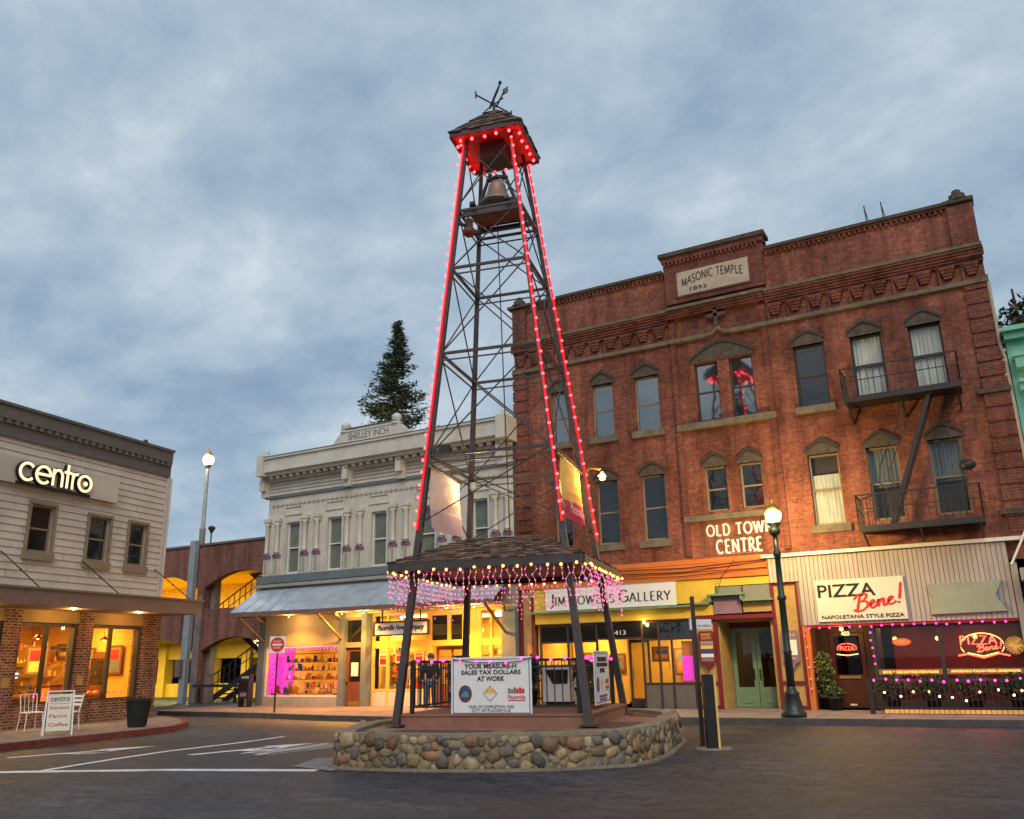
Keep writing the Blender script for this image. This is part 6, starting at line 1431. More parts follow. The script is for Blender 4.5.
nb = thing('newspaper_box', 'dark blue newspaper boxes with white lettering beside the cream building', 'newspaper box', (-26.15, 25.3, .152), R(20), 'newspaper boxes by the garage')
MB().box(-.2, .2, -.2, .2, .3, 1.0).prism([(-.2, 1.003), (.2, 1.003), (.2, 1.15), (-.2, 1.15)], -.1, .2).build('body', 'navy', nb)
MB().box(-.16, .16, -.215, -.203, .62, .95).build('window', 'glass_dark', nb); bfont('NEWS', (-.14, .14, 1.03, 1.11), -.105, 'white', nb); MB().box(-.12, .12, -.215, -.203, .38, .52).build('placard', 'mauve', nb)
for a in (-.17, .17): MB().box(a - .02, a + .02, -.17, .17, 0, .297).build('leg', 'black', nb)
nb['label'] = 'dark blue newspaper box nearer the garage rail'
n2_ = copy_tree(nb); n2_.location = (-25.75, 24.9, .152); n2_['label'] = 'dark blue newspaper box nearer the cream building pier'
pl = thing('planter', 'tall black ribbed planter standing at the kerb end of the left walk', 'planter', (-20.35, 15.95, .152))
MB().lathe([(.21, 0), (.30, .66), (.33, .66), (.33, .72), (.27, .72), (.27, .64)], 20, smooth=False).build('tub', 'pot', pl)
m = MB()
for i in range(24):
    t = 2 * math.pi * i / 24; m.bar((.215 * math.cos(t), .215 * math.sin(t), .03), (.30 * math.cos(t), .30 * math.sin(t), .64), .012)
m.build('ribs', 'pot', pl); MB().lathe([(.27, .60), (.26, .62)], 16).build('soil', 'bark', pl)
def wire_chair(label, loc, rz, slats=False):
    t = thing('chair', label, 'chair', loc, rz, 'white chairs outside the brick shopfront')
    MB().box(-.22, .22, -.22, .22, .43, .455).build('seat', 'white', t)
    for a in (-.19, .19):
        for c in (-.19, .19): MB().tube([(a, c, .43), (a * 1.15, c * 1.2, 0)], .014, 6).build('leg', 'white', t)
        MB().tube([(a, .2, .45), (a * 1.08, .3, .88)], .014, 6).build('back_post', 'white', t)
    if slats:
        for z in (.58, .68, .78): MB().box(-.2, .2, .24 + (z - .58) * .2, .26 + (z - .58) * .2, z, z + .06).build('slat', 'white', t)
    else:
        MB().tube([(-.2, .3, .88), (.2, .3, .88)], .014, 6).build('top_rail', 'white', t)
        for x in (-.1, 0, .1): MB().tube([(x, .2, .45), (x, .29, .87)], .007, 5).build('back_wire', 'white', t)
    return t
wire_chair('white wire-backed chair left of the sandwich board', (-22.2, 14.2, .152), R(80)); wire_chair('white slatted chair just behind the sandwich board', (-21.35, 14.6, .152), R(10), True)
sw_ = thing('sandwich_board', 'cream A-frame menu board on the walk reading centro, espresso and coffee', 'sign', (-19.9, 13.4, .152), R(60))
for s in (-1, 1):
    for a in (-.36, .36): MB().bar((a, s * .30, 0), (a * .92, 0, 1.12), .018).build('leg', 'white', sw_)
MB().bar((-.34, 0, 1.12), (.34, 0, 1.12), .018).build('hinge_bar', 'white', sw_)
sw_.scale = (.84, .84, .88)
bdo = bpy.data.objects.new('board', MB().box(-.30, .30, -.012, .012, 0, .95).mesh('board', 'offwhite')); C.objects.link(bdo); bdo.parent = sw_; bdo.location = (0, -.235, .12); bdo.rotation_euler = (R(-14), 0, 0)
for tx, z0, z1, mt in (('centro', .76, .88, 'black'), ('Espresso', .54, .64, 'redp'), ('Panini', .34, .43, 'redp'), ('Coffee', .12, .21, 'redp')): bfont(tx, (-.24, .24 if tx != 'Panini' else .2, z0, z1), -.018, mt, bdo)
MB().box(-.26, .26, -.016, -.0125, .70, .71).build('rule', 'redp', bdo)

# ------------------------------------------------------------------ shop signs
js = thing('shop_sign', 'long white Jim Powers Gallery sign board above the yellow shopfront', 'sign', (0, 0, 0))
MB().box(-13.3, -8.8, D - .16, D - .12, 3.17, 3.86).build('board', 'white', js); m = MB()
strokes(m, 'JIM POWERS GALLERY', -13.12, -8.98, 3.34, 3.70, D - .17, .17, .075, serif=.1, dep=.006, caps={0, 4, 11}, sp=.35); m.build('lettering', 'ink', js)
MB().box(-13.34, -8.76, D - .165, D - .118, 3.862, 3.89).build('frame_edge', 'cream_shade', js)
ps = thing('shop_sign', 'cream PIZZA Bene! sign board on the grooved siding', 'sign', (0, 0, 0))
MB().box(-4.68, -2.37, D - .22, D - .155, 2.5, 3.63).build('board', 'offwhite', ps)
bfont('PIZZA', (-4.62, -3.1, 3.15, 3.5), D - .228, 'black', ps, bold=.015); bfont('NAPOLETANA STYLE PIZZA', (-4.58, -2.45, 2.56, 2.66), D - .228, 'black', ps, bold=.015)
def script(mb, sx, sz, x0, z0, y, w_, dep=.008, tube=None):
    S = [[(.10, .0), (.22, .62), (.34, 1.0)], [(.0, .75), (.2, 1.0), (.48, 1.02), (.6, .85), (.45, .62), (.25, .55)], [(.25, .55), (.55, .5), (.62, .25), (.4, .02), (.1, -.02), (-.05, .12)],
         [(.72, .22), (.92, .36), (.88, .5), (.76, .42), (.72, .18), (.84, .02), (1.05, .2)], [(1.05, .2), (1.14, .48), (1.10, .02)], [(1.12, .2), (1.28, .48), (1.36, .4), (1.34, .1), (1.44, .04), (1.55, .22)],
         [(1.55, .22), (1.76, .38), (1.72, .5), (1.6, .42), (1.56, .18), (1.68, .02), (1.92, .16)], [(2.08, .28), (2.22, 1.25)], [(2.02, .0), (2.05, .1)]]
    for i, st in enumerate(S):
        pts = []
        for k in range(len(st) - 1):       # smooth the path
            p0, p1, p2, p3 = st[max(0, k - 1)], st[k], st[k + 1], st[min(len(st) - 1, k + 2)]
            for q_ in range(5):
                t = q_ / 5; pts.append(tuple(.5 * (2 * p1[d] + (p2[d] - p0[d]) * t + (2 * p0[d] - 5 * p1[d] + 4 * p2[d] - p3[d]) * t * t + (3 * p1[d] - p0[d] - 3 * p2[d] + p3[d]) * t ** 3) for d in (0, 1)))
        pts.append(st[-1]); f = lambda a, b: (x0 + a * sx + b * .0, z0 + b * sz + a * sx * .16)
        if tube: mb.tube([(f(*p)[0], y, f(*p)[1]) for p in pts[::2] + [pts[-1]]], tube, 5)
        else: ribbon(mb, pts, w_, w_ * .7, y - .001 * (i % 4), dep, f)
m = MB(); script(m, .56, .42, -3.68, 2.74, D - .232, .13); m.build('script_lettering', 'redp', ps)
vs_ = thing('blank_sign', 'faded green ribbon-ended wooden board beside the pizza sign', 'sign', (0, 0, 0))
MB().prism([(-1.82, 2.58), (-.02, 2.6), (-.24, 3.0), (-.04, 3.38), (-1.82, 3.36), (-1.7, 3.0)], D - .24, D - .16).build('board', 'sage_sign', vs_)
hsn = thing('hanging_sign', 'white Placerville News Company board hanging under the metal awning', 'sign', (0, 0, 0))
MB().box(-19.72, -17.42, 24.98, 25.03, 2.6, 3.0).build('board', 'white', hsn); MB().box(-19.78, -17.36, 24.96, 25.05, 3.003, 3.05).box(-19.78, -17.36, 24.96, 25.05, 2.55, 2.597).box(-19.78, -19.723, 24.96, 25.05, 2.6, 3.0).box(-17.417, -17.36, 24.96, 25.05, 2.6, 3.0).build('frame', 'black', hsn)
for x in (-19.4, -17.75): MB().box(x - .03, x + .03, 25.0, 25.02, 3.053, 3.46).build('hanger', 'awn_brown', hsn)
bfont('Placerville News Company', (-19.6, -17.55, 2.68, 2.93), 24.975, 'black', hsn, shear=.35, bold=.02)
cs = thing('channel_letter_sign', 'lit centro channel letters on a grey panel on the clapboard wall', 'sign', (LO.x, LO.y, 0), LA)
MB().box(-9.5, -2.48, -.16, -.035, 6.54, 7.26).build('panel', 'clap', cs)
x = -6.05; H = .49
for ch, wd in (('c', .48), ('e', .51), ('n', .38), ('t', .24), ('r', .22), ('o', .50)):
    m = MB(); o2m = MB()
    for k, st in enumerate(G[ch][1]): ribbon(m, st, .15, .15, -.30 - .002 * k, .02, lambda a, b: (x + a * wd / G[ch][0], 6.64 + b * H)); ribbon(o2m, st, .27, .27, -.278 - .002 * k, .10, lambda a, b: (x + a * wd / G[ch][0], 6.64 + b * H))
    f_ = o2m.build('letter_can', 'black', cs); m.build('letter_face', 'letter', f_); x += wd + .02
MB().lathe([(.0, 0), (.07, .0), (.07, .02)], 14).build('dot', 'letter', cs).matrix_local = Matrix.Translation((x - .27, -.3, 6.875)) @ Matrix.Rotation(R(90), 4, 'X')
MB().box(-6.05, -3.6, -.24, -.17, 6.52, 6.60).build('raceway', 'black', cs)
ds = thing('directory_sign', 'maroon shop directory board with stacked name plates on the left door pier', 'sign', (0, 0, 0))
MB().prism([(-8.22, 1.45), (-8.05, 1.4), (-8.0, 1.26), (-7.9, 1.26), (-7.85, 1.4), (-7.72, 1.45), (-7.72, 2.3), (-7.78, 2.36), (-8.16, 2.36), (-8.22, 2.3)], D - .14, D - .11).build('board', 'maroon', ds)
bfont('DANDY', (-8.12, -7.82, 2.22, 2.3), D - .145, 'flag_y', ds); bfont('SHOPS', (-8.12, -7.82, 2.12, 2.2), D - .145, 'flag_y', ds)
for i, mt in enumerate(('cream_shade', 'flag_y', 'bluep', 'white', 'mauve')):
    z = 1.97 - i * .12; MB().box(-8.16, -7.78, D - .15, D - .141, z, z + .1).build('name_plate', mt, ds)
nt_ = thing('notice_board', 'grey framed notice board with white paper on the right door pier', 'sign', (0, 0, 0))
MB().prism([(-5.8, 1.45), (-5.66, 1.38), (-5.62, 1.24), (-5.5, 1.24), (-5.46, 1.38), (-5.32, 1.45), (-5.32, 2.3), (-5.8, 2.3)], D - .12, D - .09).build('board', 'mauve', nt_); MB().box(-5.75, -5.37, D - .128, D - .121, 1.62, 2.04).build('paper', 'white', nt_)
bfont('SUITE A', (-5.72, -5.4, 2.14, 2.22), D - .124, 'flag_y', nt_); bfont('UPSTAIRS', (-5.72, -5.4, 1.49, 1.56), D - .124, 'flag_y', nt_)
ng = thing('neon_sign', 'glowing red PIZZA Bene! neon with an oval ring in the right pizza window', 'neon sign', (0, 0, 0))
m = MB(); yN = D - .06
m = MB(); m.tube([(-.74 + .50 * math.cos(R(a)), yN, 1.76 + .31 * math.sin(R(a))) for a in range(-30, 211, 15)], .014, 6).build('oval_ring', 'neon_y', ng)
MB().tube([(-1.32, yN, 1.52), (-1.1, yN, 1.56), (-.74, yN, 1.46), (-.38, yN, 1.56), (-.14, yN, 1.5)], .022, 6).build('lower_swash', 'neon_r', ng); MB().tube([(-1.1, yN, 1.59), (-.74, yN, 1.50), (-.38, yN, 1.59)], .012, 6).build('green_swash', 'neon_g', ng)
m = MB(); strokes(m, 'PIZZA', -1.24, -.4, 1.80, 2.0, yN - .02, .16, .14, dep=.02); m.build('pizza_letters', 'neon_r', ng)
m = MB(); script(m, .26, .17, -.86, 1.60, yN - .03, .1, tube=.014); m.build('script_letters', 'neon_r', ng)
n3 = thing('neon_sign', 'small red neon pizza oval hanging in the glass of the pizza door', 'neon sign', (0, 0, 0))
MB().tube([(-4.21 + .26 * math.cos(R(a)), 26.96, 1.78 + .13 * math.sin(R(a))) for a in range(-20, 201, 20)], .012, 6).build('ring', 'neon_r', n3); m = MB(); strokes(m, 'PIZZA', -4.4, -4.02, 1.72, 1.83, 26.95, .2, .16, dep=.015); m.build('letters', 'neon_r', n3); MB().tube([(-4.5, 26.96, 1.62), (-4.21, 26.96, 1.58), (-3.92, 26.96, 1.62)], .014, 6).build('swash', 'neon_o', n3)
n4 = thing('neon_sign', 'small orange OPEN sign hanging in the left pizza window', 'neon sign', (0, 0, 0))
MB().prism([(-2.64 + .24 * math.cos(2 * math.pi * i / 20), 1.9 + .1 * math.sin(2 * math.pi * i / 20)) for i in range(20)], yN - .0, yN + .02).build('plate', 'orange', n4); bfont('OPEN', (-2.8, -2.48, 1.86, 1.94), yN - .008, 'neon_r', n4)

# string lights on the pizza shop
string('magenta bulbs strung across the top of the pizza windows', [(-5.1, D - .2, 2.34), (.1, D - .2, 2.34)], 'bulb_mag', .03, .27, 'magenta strings on the pizza shopfront')
string('magenta bulbs running down the post left of the pizza windows', [(-3.38, D - .12, 2.25), (-3.38, D - .12, 1.2)], 'bulb_mag', .028, .2, 'magenta strings on the pizza shopfront')
string('pink bulbs running down the orange door jamb', [(-5.1, D - .16, 2.25), (-5.1, D - .16, .6)], 'bulb_pink', .022, .28, 'magenta strings on the pizza shopfront')
# street railing with lights
SF = thing('street_railing', 'black iron patio railing strung with bulbs in front of the pizza windows', 'railing', (0, 24.6, 0), R(1.5))
MB().bar((-3.36, 0, .96), (2.2, 0, .96), .025).build('top_rail', 'iron', SF); MB().bar((-3.36, 0, .30), (2.2, 0, .30), .02).build('bottom_rail', 'iron', SF); MB().box(-3.45, -3.33, -.06, .06, .15, 1.02).build('post', 'iron', SF)
for i in range(48): x = -3.25 + i * .113; MB().bar((x, 0, .3), (x, 0, .95), .008).build('baluster', 'iron', SF)
for i in range(9):
    x = -3.0 + i * .6; MB().tube([(x + .18 * math.cos(R(a)), -.01, .62 + .2 * math.sin(R(a))) for a in range(0, 361, 30)], .008, 4).build('scroll', 'iron', SF)
m = MB(); x = -3.1
while x < 2.2: m.box(x, x + .10, -.02, .02, .17, .26); x += .113
m.build('kick_boards', 'flag_y', SF)
string('magenta bulbs along the top rail of the patio railing', [(-3.4, 24.48, .98), (-1.5, 24.54, .93), (.6, 24.6, .97)], 'bulb_mag', .034, .27, 'bulb strings on the patio railing')
gl_ = string('warm white bulbs tangled through the lower patio railing', [(-3.2, 24.5, .8), (-2.6, 24.5, .55), (-2.0, 24.5, .72), (-1.4, 24.5, .5), (-.8, 24.55, .68), (-.2, 24.55, .5), (.4, 24.6, .7)], 'bulb_warm', .026, .33, 'bulb strings on the patio railing', jit=.12)
for x_ in (-2.6, -.9): point('string_glow', (x_, 24.15, .9), 9, (1, .10, .35), gl_, .15)
bush('leafy potted evergreen beside the pizza door', (-4.78, 26.3, .15), .26, 1.5, 1800, [(.09, .11, .03), (.06, .09, .03), (.16, .15, .05)], .06)
bush('low round potted plant at the foot of the pizza door', (-4.5, 25.9, .15), .24, .62, 900, [(.09, .13, .03), (.05, .09, .02)], .05)
for i in range(4): bush(('shrub behind the patio railing, %s from the pizza door' % ('first', 'second', 'third', 'fourth')[i]), (-2.95 + i * .95, 25.1, .15), .46, .92, 1700, [(.05, .07, .02), (.03, .045, .02)], .05, group='shrubs behind the patio railing')
pm = thing('point_star', 'gold tinsel star hung at the right end of the pizza window', 'decoration', (.0, D - .2, 1.75))
m = MB()
for i in range(24):
    a = 2 * math.pi * i / 24; m.bar((0, 0, 0), (.22 * math.cos(a), random.uniform(-.08, .08), .22 * math.sin(a)), .012)
m.build('tinsel', 'flag_y', pm)

# ------------------------------------------------------------------ fire escape
FE = thing('fire_escape', 'black iron fire escape with two railed balconies and a steep ladder on the brick wall', 'fire escape', (0, D, 0))
for z, x0, x1 in ((8.60, -3.17, -.17), (4.95, -3.2, -.17)):
    dp = -1.0
    m = MB(); m.box(x0, x1, dp, -.02, z - .1, z - .06)
    m.box(x0, x1, dp - .03, dp + .03, z - .16, z - .0)
    fl_ = m.build('balcony_floor', 'iron', FE)
    for x in (x0 + .1, (x0 + x1) / 2, x1 - .1): MB().bar((x, -.02, z - .55), (x, dp, z - .16), .025).build('bracket', 'iron', FE)
    for seg, (a, c) in enumerate((((x0, dp), (x1, dp)), ((x0, dp), (x0, -.03)), ((x1, dp), (x1, -.03)))):
        A, B_ = Vector(a + (z,)), Vector(c + (z,)); L = (B_ - A).length; up_ = Vector((0, 0, .85))
        m = MB(); m.bar(A + up_, B_ + up_, .02).bar(A + up_ * .55, B_ + up_ * .55, .012); k = int(L / .17)
        for i in range(k + 1): p = A.lerp(B_, i / k); m.bar(p, p + up_, .009)
        m.build('balcony_railing', 'iron', FE)
A, B_ = Vector((-2.35, -.62, 4.97)), Vector((-.95, -.62, 8.5))
for dy in (-.22, .22): MB().bar(A + Vector((0, dy, 0)), B_ + Vector((0, dy, 0)), .055).build('ladder_rail', 'iron', FE)
for i in range(13): p = A.lerp(B_, (i + .5) / 13); MB().bar(p + Vector((0, -.2, 0)), p + Vector((0, .2, 0)), .015).build('ladder_rung', 'iron', FE)
MB().tube([(-2.35, -.9, 5.9), (-2.55, -.9, 6.1), (-2.45, -.9, 6.6), (-1.9, -.9, 7.6), (-1.6, -.9, 8.7)], .018, 6).tube([(-2.15, -.9, 5.9), (-2.3, -.9, 6.3), (-1.72, -.9, 7.5), (-1.5, -.9, 8.7)], .014, 6).build('hand_rail', 'iron', FE)
un = thing('covered_lamp', 'black hooded lamp on a pole at the right end of the lower fire escape balcony', 'lamp', (-.35, D - .9, 4.97))
MB().bar((-.2, 0, 0), (-.12, 0, 1.35), .02).build('pole', 'iron', un); MB().ball((0, 0, 1.35), .17, 8, 6, sq=(1.2, .8, .8)).build('hood', 'iron', un); MB().bar((0, 0, 1.3), (.2, 0, 1.0), .015).build('stay', 'iron', un)
fp = thing('flag_pole', 'short white flagpole slanting out above the right shop canopy', 'flagpole', (.25, D - .3, 3.75)); MB().bar((0, 0, 0), (.55, -.2, 1.0), .025).build('pole', 'white', fp)

# ------------------------------------------------------------------ interiors
def picture(label, loc, rz, w_, h_, cols3, mat='wood'):
    t = thing('framed_picture', label, 'picture', loc, rz)
    MB().box(-w_ / 2, w_ / 2, -.03, 0, -h_ / 2, h_ / 2).build('frame', mat, t)
    MB().box(-w_ / 2 + .07, w_ / 2 - .07, -.036, -.031, -h_ / 2 + .07, h_ / 2 - .07).build('mat_board', 'tan', t)
    a = w_ / 2 - .13; c = h_ / 2 - .13
    MB().box(-a, a, -.042, -.037, 0.0, c).build('upper_image', cols3[0], t); MB().box(-a, a, -.042, -.037, -c, -.003).build('lower_image', cols3[1], t)
    return t
picture('tall framed picture in the gallery window right of the door', (-9.35, D + 1.6, 1.5), 0, .5, .85, ('bluegrey', 'orange'))
picture('small blue picture on the gallery wall near the door', (-9.85, D + 2.5, 1.6), 0, .5, .7, ('bluep', 'tan'))
picture('wide framed picture on the left gallery wall', (-12.9, D + 2.4, 1.55), 0, 1.0, .6, ('orange', 'tan'))
picture('second framed picture on the left gallery wall, right of the wide one', (-11.9, D + 2.4, 1.5), 0, .6, .6, ('bluegrey', 'green'))
picture('picture seen through the gallery door', (-10.6, D + 3.2, 1.75), 0, .7, .5, ('bluep', 'orange'))
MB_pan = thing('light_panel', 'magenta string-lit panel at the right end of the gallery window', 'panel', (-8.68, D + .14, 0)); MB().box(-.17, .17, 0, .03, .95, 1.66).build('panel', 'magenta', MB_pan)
for k in range(10): bulb(MB_pan, (.08 * math.sin(k * 1.9), -.03, 1.0 + k * .07), 'bulb_pink', .014)
MB().box(-.17, .17, 0, .03, 1.662, 2.1).build('upper_panel', 'orange', MB_pan)
def partition(label, loc, rz, w_, h_): t = thing('partition', label, 'partition', loc, rz); MB().box(-w_ / 2, w_ / 2, -.05, .05, 0, h_).build('panel', 'room', t)
partition('yellow display partition inside the gallery', (-9.4, D + 2.3, .16), 0, 1.2, 2.5); partition('yellow display partition on the left of the gallery', (-12.6, D + 2.5, .16), 0, 2.0, 2.4)
goods = [('redp', 4), ('flag_y', 5), ('orange', 4), ('white', 3), ('green', 2), ('bluep', 2), ('brass', 4), ('wood', 3)]
gl = [g for g, k in goods for _ in range(k)]
def shelf(label, loc, rz, w_, zs, dens, group, d_=.35, hmax=.26):
    t = thing('display_shelf', label, 'shelf', loc, rz, group)
    m = MB()
    for z in zs: m.box(-w_ / 2, w_ / 2, -d_ / 2, d_ / 2, z - .025, z)
    for x in (-w_ / 2, w_ / 2 - .03): m.box(x, x + .03, -d_ / 2, d_ / 2, 0, zs[0] - .026)
    m.build('boards', 'tan', t); k = 0
    for z in zs:
        x = -w_ / 2 + .06
        while x < w_ / 2 - .1 and k < 90:
            ww, hh = random.uniform(.04, .12), random.uniform(.08, hmax)
            if random.random() < dens:
                k += 1; mt = random.choice(gl); g_ = MB()
                if random.random() < .5: g_.box(x, x + ww, -.12, -.12 + ww, z, z + hh)
                else: g_.lathe([(ww * .4, 0), (ww * .5, hh * .5), (ww * .2, hh * .8), (ww * .2, hh)], 8, (x + ww / 2, -.08, z))
                g_.build('goods', mt, t)
            x += ww + random.uniform(.01, .05)
    return t
shelf('goods shelf in the pink-lit window', (-23.9, Y0 + .9, .15), 0, 3.0, (.62, .95, 1.28, 1.6, 1.92), .85, 'shelves of goods in the shop windows')
shelf('low display of goods close behind the pink-lit window glass', (-24.0, Y0 + .4, .15), 0, 3.2, (.45,), .8, 'shelves of goods in the shop windows', .3, .3)
shelf('goods display in the bright window left of the red-brown door', (-19.3, Y1 + .8, .15), 0, 2.2, (.62, 1.0), .8, 'shelves of goods in the shop windows', .35, .4)
shelf('goods rack along the back wall of the bright shop', (-17.6, Y1 + 3.8, .15), 0, 5.0, (.5, .9, 1.3, 1.7), .8, 'shelves of goods in the shop windows')
shelf('goods display in the window right of the red-brown door', (-15.6, Y1 + .8, .15), 0, .9, (.62, 1.0, 1.4), .8, 'shelves of goods in the shop windows')
string('magenta bulbs along the top inside the pink-lit window', [(-25.55, Y0 + .2, 2.22), (-22.1, Y0 + .2, 2.22)], 'bulb_mag', .035, .17, 'magenta strings in the pink-lit window')
string('magenta bulbs down the left side of the pink-lit window', [(-25.5, Y0 + .2, 2.1), (-25.5, Y0 + .2, .6)], 'bulb_mag', .03, .2, 'magenta strings in the pink-lit window')
point('window_glow', (-25.1, Y0 + .5, 1.4), 9, (1, .05, .6), SH, .1); point('window_glow', (-22.4, Y0 + .5, .9), 6, (.8, .05, .9), SH, .1)
# inside Centro
def lo(s, n_, z=0): p = LO + LD * s + LN * n_; return (p.x, p.y, z)
def counter(label, s, n_, w_, h_, mat): t = thing('counter', label, 'counter', lo(s, n_, .16), LA); MB().box(-w_ / 2, w_ / 2, -.3, .3, 0, h_).build('body', mat, t); MB().box(-w_ / 2 - .04, w_ / 2 + .04, -.34, .34, h_ + .003, h_ + .05).build('top', 'wood', t)
counter('yellow cafe counter behind the left brick shopfront window', -4.5, -1.6, 1.6, 1.0, 'yellow'); counter('orange cafe counter behind the right brick shopfront window', -1.8, -1.9, 1.5, 1.0, 'orange')
t = thing('espresso_machine', 'steel coffee machine with lit screen on the cafe counter', 'coffee machine', lo(-4.1, -1.55, 1.22), LA); MB().box(-.3, .3, -.2, .2, 0, .45).build('body', 'brass', t); MB().box(-.2, .2, -.21, -.203, .2, .35).build('screen', 'screen', t); MB().box(-.32, .32, -.22, .22, .453, .5).build('top', 'iron', t)
for s, lab in ((-4.15, 'left'), (-1.75, 'right')):
    shelf('bottle shelf on the cafe wall behind the %s window' % lab, lo(s, -3.4, .15), LA, 1.8, (.9, 1.3, 1.7, 2.1), .8, 'shelves inside the cafe')
    t = thing('pumpkin_row', 'row of orange pumpkins on the sill inside the %s cafe window' % lab, 'pumpkins', lo(s, 0, .8), LA)
    for k in range(3): MB().ball((-.8 + k * .25, .32, .12), .13, 12, 8, sq=(1, 1, .8)).build('pumpkin', 'orange', t)
    string('magenta bulbs on the sill of the %s cafe window' % lab, [(-.2, .3, .95), (.7, .3, .95)], 'bulb_mag', .03, .3, 'magenta strings in the cafe windows', loc=lo(s, 0), rz=LA)
for s, n_, c3, lab in ((-4.75, -2.4, ('redp', 'orange'), 'left'), (-2.3, -2.6, ('redp', 'flag_y'), 'right')):
    picture('bright picture hanging in the cafe behind the %s window' % lab, lo(s, n_, 1.9), LA, .8, .9, c3)

shelf('goods shelf on the left side wall of the bright shop', (-20.45, Y1 + 2.0, .15), R(90), 2.6, (.5, .85, 1.2, 1.55, 1.9), .9, 'shelves of goods in the shop windows')
shelf('goods shelf on the side wall right of the red-brown door', (-16.3, Y1 + 2.0, .15), R(90), 2.4, (.5, .9, 1.3, 1.7), .9, 'shelves of goods in the shop windows')
for i, (x, z, lab) in enumerate(((-20.35, 1.75, 'left'), (-19.6, 1.85, 'middle'), (-18.75, 1.8, 'right'))):
    t = thing('hanging_poster', 'small red and white poster hung in the %s of the bright shop window' % lab, 'poster', (x, Y1 + .2, z)); MB().box(-.2, .2, 0, .012, -.22, .22).build('sheet', 'white', t); MB().box(-.15, .15, -.006, -.001, -.16, .05).build('red_print', 'redp', t); MB().box(-.15, .15, -.006, -.001, .08, .16).build('orange_print', 'orange', t)
for s, n_, z, w_, h_, c3, lab in ((-.62, -1.2, 1.9, .7, .9, ('redp', 'bluegrey'), 'nearer picture'), (-.62, -2.4, 1.9, .8, .8, ('green', 'orange'), 'farther picture'), (-.62, -3.4, 2.2, .6, .5, ('bluep', 'flag_y'), 'farthest small picture')):
    picture('%s on the side wall seen through the right cafe window' % lab, lo(s, n_, z), LA - R(90), w_, h_, c3)
t = thing('wooden_door', 'brown panelled door on the side wall of the cafe', 'door', lo(-.6, -1.85, .16), LA - R(90)); MB().box(-.4, .4, -.05, 0, 0, 2.0).build('leaf', 'wood', t); MB().box(-.28, .28, -.06, -.051, 1.0, 1.8).build('glazing', 'glass_dark', t)
for s in (-4.6, -3.7, -2.2, -1.3):
    t = thing('pendant_lamp', 'amber pendant lamp hanging in the cafe, %s' % {-4.6: 'leftmost', -3.7: 'second from left', -2.2: 'third from left', -1.3: 'rightmost'}[s], 'lamp', lo(s, -1.0, 2.5), LA, 'cafe pendant lamps'); MB().tube([(0, 0, .12), (0, 0, .68)], .01, 5).build('cord', 'iron', t); MB().lathe([(.04, .12), (.14, 0), (.13, 0)], 12).build('shade', 'redp', t); MB().ball((0, 0, .03), .05, 8, 6).build('lamp_bulb', 'bulb_warm', t)
t = thing('display_case', 'glass pastry case glowing yellow behind the left cafe window', 'display case', lo(-4.5, -.9, .16), LA); MB().box(-.6, .6, -.3, .3, 0, .7).build('base', 'ochre', t); MB().box(-.6, .6, -.3, .3, .7, 1.3).build('glass_case', 'glass', t); MB().box(-.56, .56, -.25, .25, .72, .78).box(-.56, .56, -.25, .25, 1.0, 1.02).build('trays', 'tan', t); MB().box(-.6, .6, -.3, .3, 1.303, 1.36).build('lid', 'brass', t)
for k in range(7): MB().ball((-.5 + k * .16, -.1, .84), .06, 8, 5, sq=(1, 1, .7)).build('pastry', random.choice(['orange', 'flag_y', 'redp']), t)

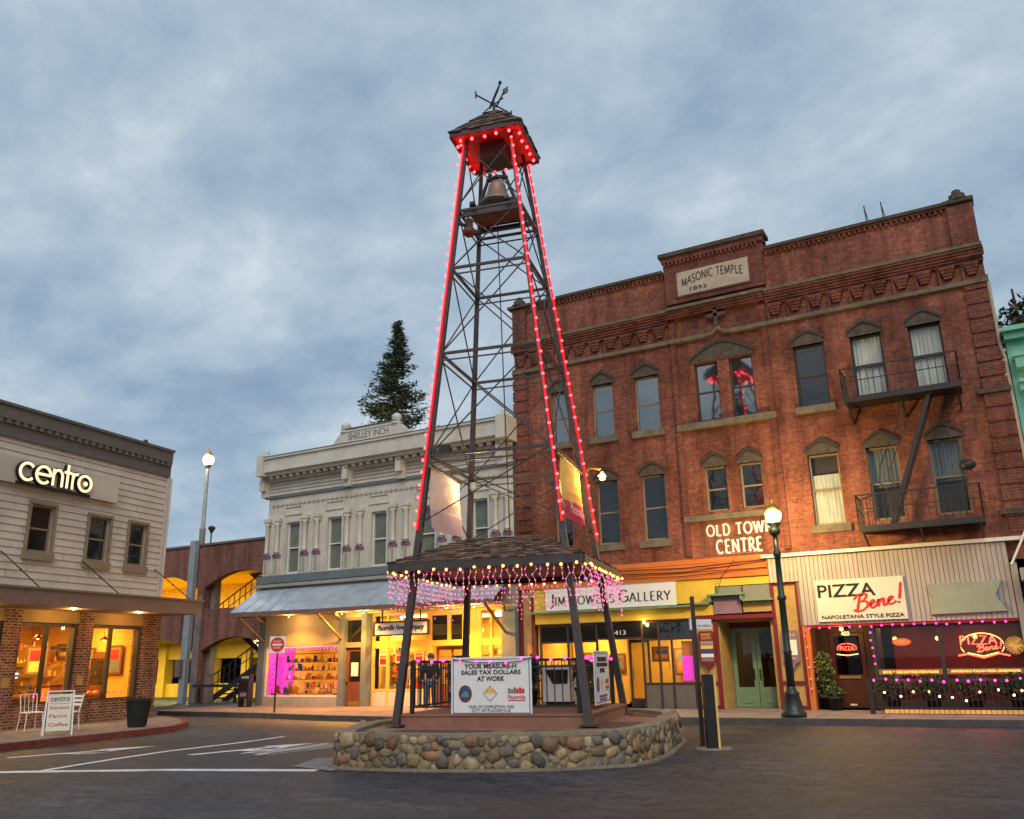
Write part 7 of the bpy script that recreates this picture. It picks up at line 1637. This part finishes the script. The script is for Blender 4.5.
# ------------------------------------------------------------------ trees
def conifer(label, loc, H, Rb, zlow, n, seed):
    rnd = random.Random(seed); t = thing('conifer_tree', label, 'tree', loc); 
    MB().tube([(0, 0, 0), (.1, 0, H * .5), (0, 0, H * .99)], [H * .016, H * .009, .02], 8).build('trunk', 'bark', t)
    m = MB(); br = MB(); cols = [(.04, .065, .03), (.06, .09, .038), (.03, .05, .027), (.08, .095, .04), (.09, .085, .035)]
    for i in range(n):
        f = (i / n); z = zlow + (H - zlow) * (f ** .85) ; ln = Rb * (1 - (z - zlow) / (H - zlow)) ** 1.1 * rnd.uniform(.5, 1.12) + .12
        if rnd.random() < .06: ln *= 1.3
        a = rnd.uniform(0, 2 * math.pi); dr = Vector((math.cos(a), math.sin(a), 0)); up_ = rnd.uniform(-.25, .15)
        p0 = Vector((0, 0, z)); p1 = p0 + dr * ln * .6 + Vector((0, 0, up_ * ln * .5)); p2 = p0 + dr * ln + Vector((0, 0, up_ * ln * .4 + .18 * ln))
        br.tube([p0, p1, p2], [.05 * ln / 2 + .01, .02, .008], 4, cap=False)
        base = rnd.choice(cols)
        for j in range(int(14 + ln * 26)):
            u = rnd.uniform(.12, 1.0) ** .8; c = p0.lerp(p1, u / .6) if u < .6 else p1.lerp(p2, (u - .6) / .4)
            sp_ = .10 + .28 * ln * .35 * (1 - abs(u - .55)); c = c + Vector((rnd.gauss(0, sp_), rnd.gauss(0, sp_), rnd.gauss(-.05, .10)))
            d = Vector((dr.x * .6 + rnd.uniform(-.8, .8), dr.y * .6 + rnd.uniform(-.8, .8), rnd.uniform(-.35, .45))).normalized(); e_ = d.cross(Vector((rnd.uniform(-1, 1), rnd.uniform(-1, 1), rnd.uniform(-1, 1)))).normalized()
            l_ = rnd.uniform(.12, .26); s = rnd.uniform(.65, 1.35)
            m.add([c - d * l_, c + e_ * l_ * .22, c + d * l_, c - e_ * l_ * .22], [(0, 1, 2, 3)], col=tuple(k * s for k in base))
    br.build('branches', 'bark', t); m.build('crown', 'needle', t)
    return t
conifer('tall dark conifer rising behind the cream two-storey building', (-32.6, 43, 0), 23.6, 5.3, 8.5, 300, 5)
def broad(label, loc, H, r, n, seed, ls=.14, nl=90, nm_='tree'):
    rnd = random.Random(seed); t = thing(nm_, label, 'tree', loc); tr_ = MB().tube([(0, 0, 0), (.15, .1, H * .6), (0, 0, H * .9)], [.22, .12, .04], 7).build('trunk', 'bark', t); m = MB(); b2 = MB()
    for i in range(n):
        a, el = rnd.uniform(0, 6.28), rnd.uniform(-.3, 1.3); rr = r * rnd.uniform(.5, 1); c = Vector((rr * math.cos(a) * math.cos(el), rr * math.sin(a) * math.cos(el), H * .78 + rr * math.sin(el) * 1.0))
        b2.tube([(0, 0, H * .55), c * .6 + Vector((0, 0, H * .25)), c], [.05, .03, .01], 4, cap=False); base = rnd.choice([(.05, .07, .03), (.07, .085, .04), (.035, .05, .025)])
        for j in range(nl):
            p = c + Vector([rnd.gauss(0, r * .16) for _ in range(3)]); d = Vector([rnd.uniform(-1, 1) for _ in range(3)]).normalized(); e_ = d.cross(Vector([rnd.uniform(-1, 1) for _ in range(3)])).normalized(); l_ = ls * rnd.uniform(.6, 1.2); s = rnd.uniform(.6, 1.4)
            m.add([p - d * l_, p + e_ * l_ * .5, p + d * l_, p - e_ * l_ * .5], [(0, 1, 2, 3)], col=tuple(k * s for k in base))
    b2.build('branches', 'bark', t); m.build('crown', 'leaf', t); return t
broad('sparse leafy treetop showing above the green building', (1.9, 34, 0), 15.8, 1.25, 22, 3, nl=45)
for i, (x, y, h_, lab) in enumerate(((-44, 46, 8.9, 'low dark treetops just above the left end of the garage roof'), (-40.5, 47, 8.8, 'low dark treetop left of the tall lamp above the garage roof'))): broad(lab, (x, y, 0), h_, 1.9, 18, 20 + i, .16, 80)
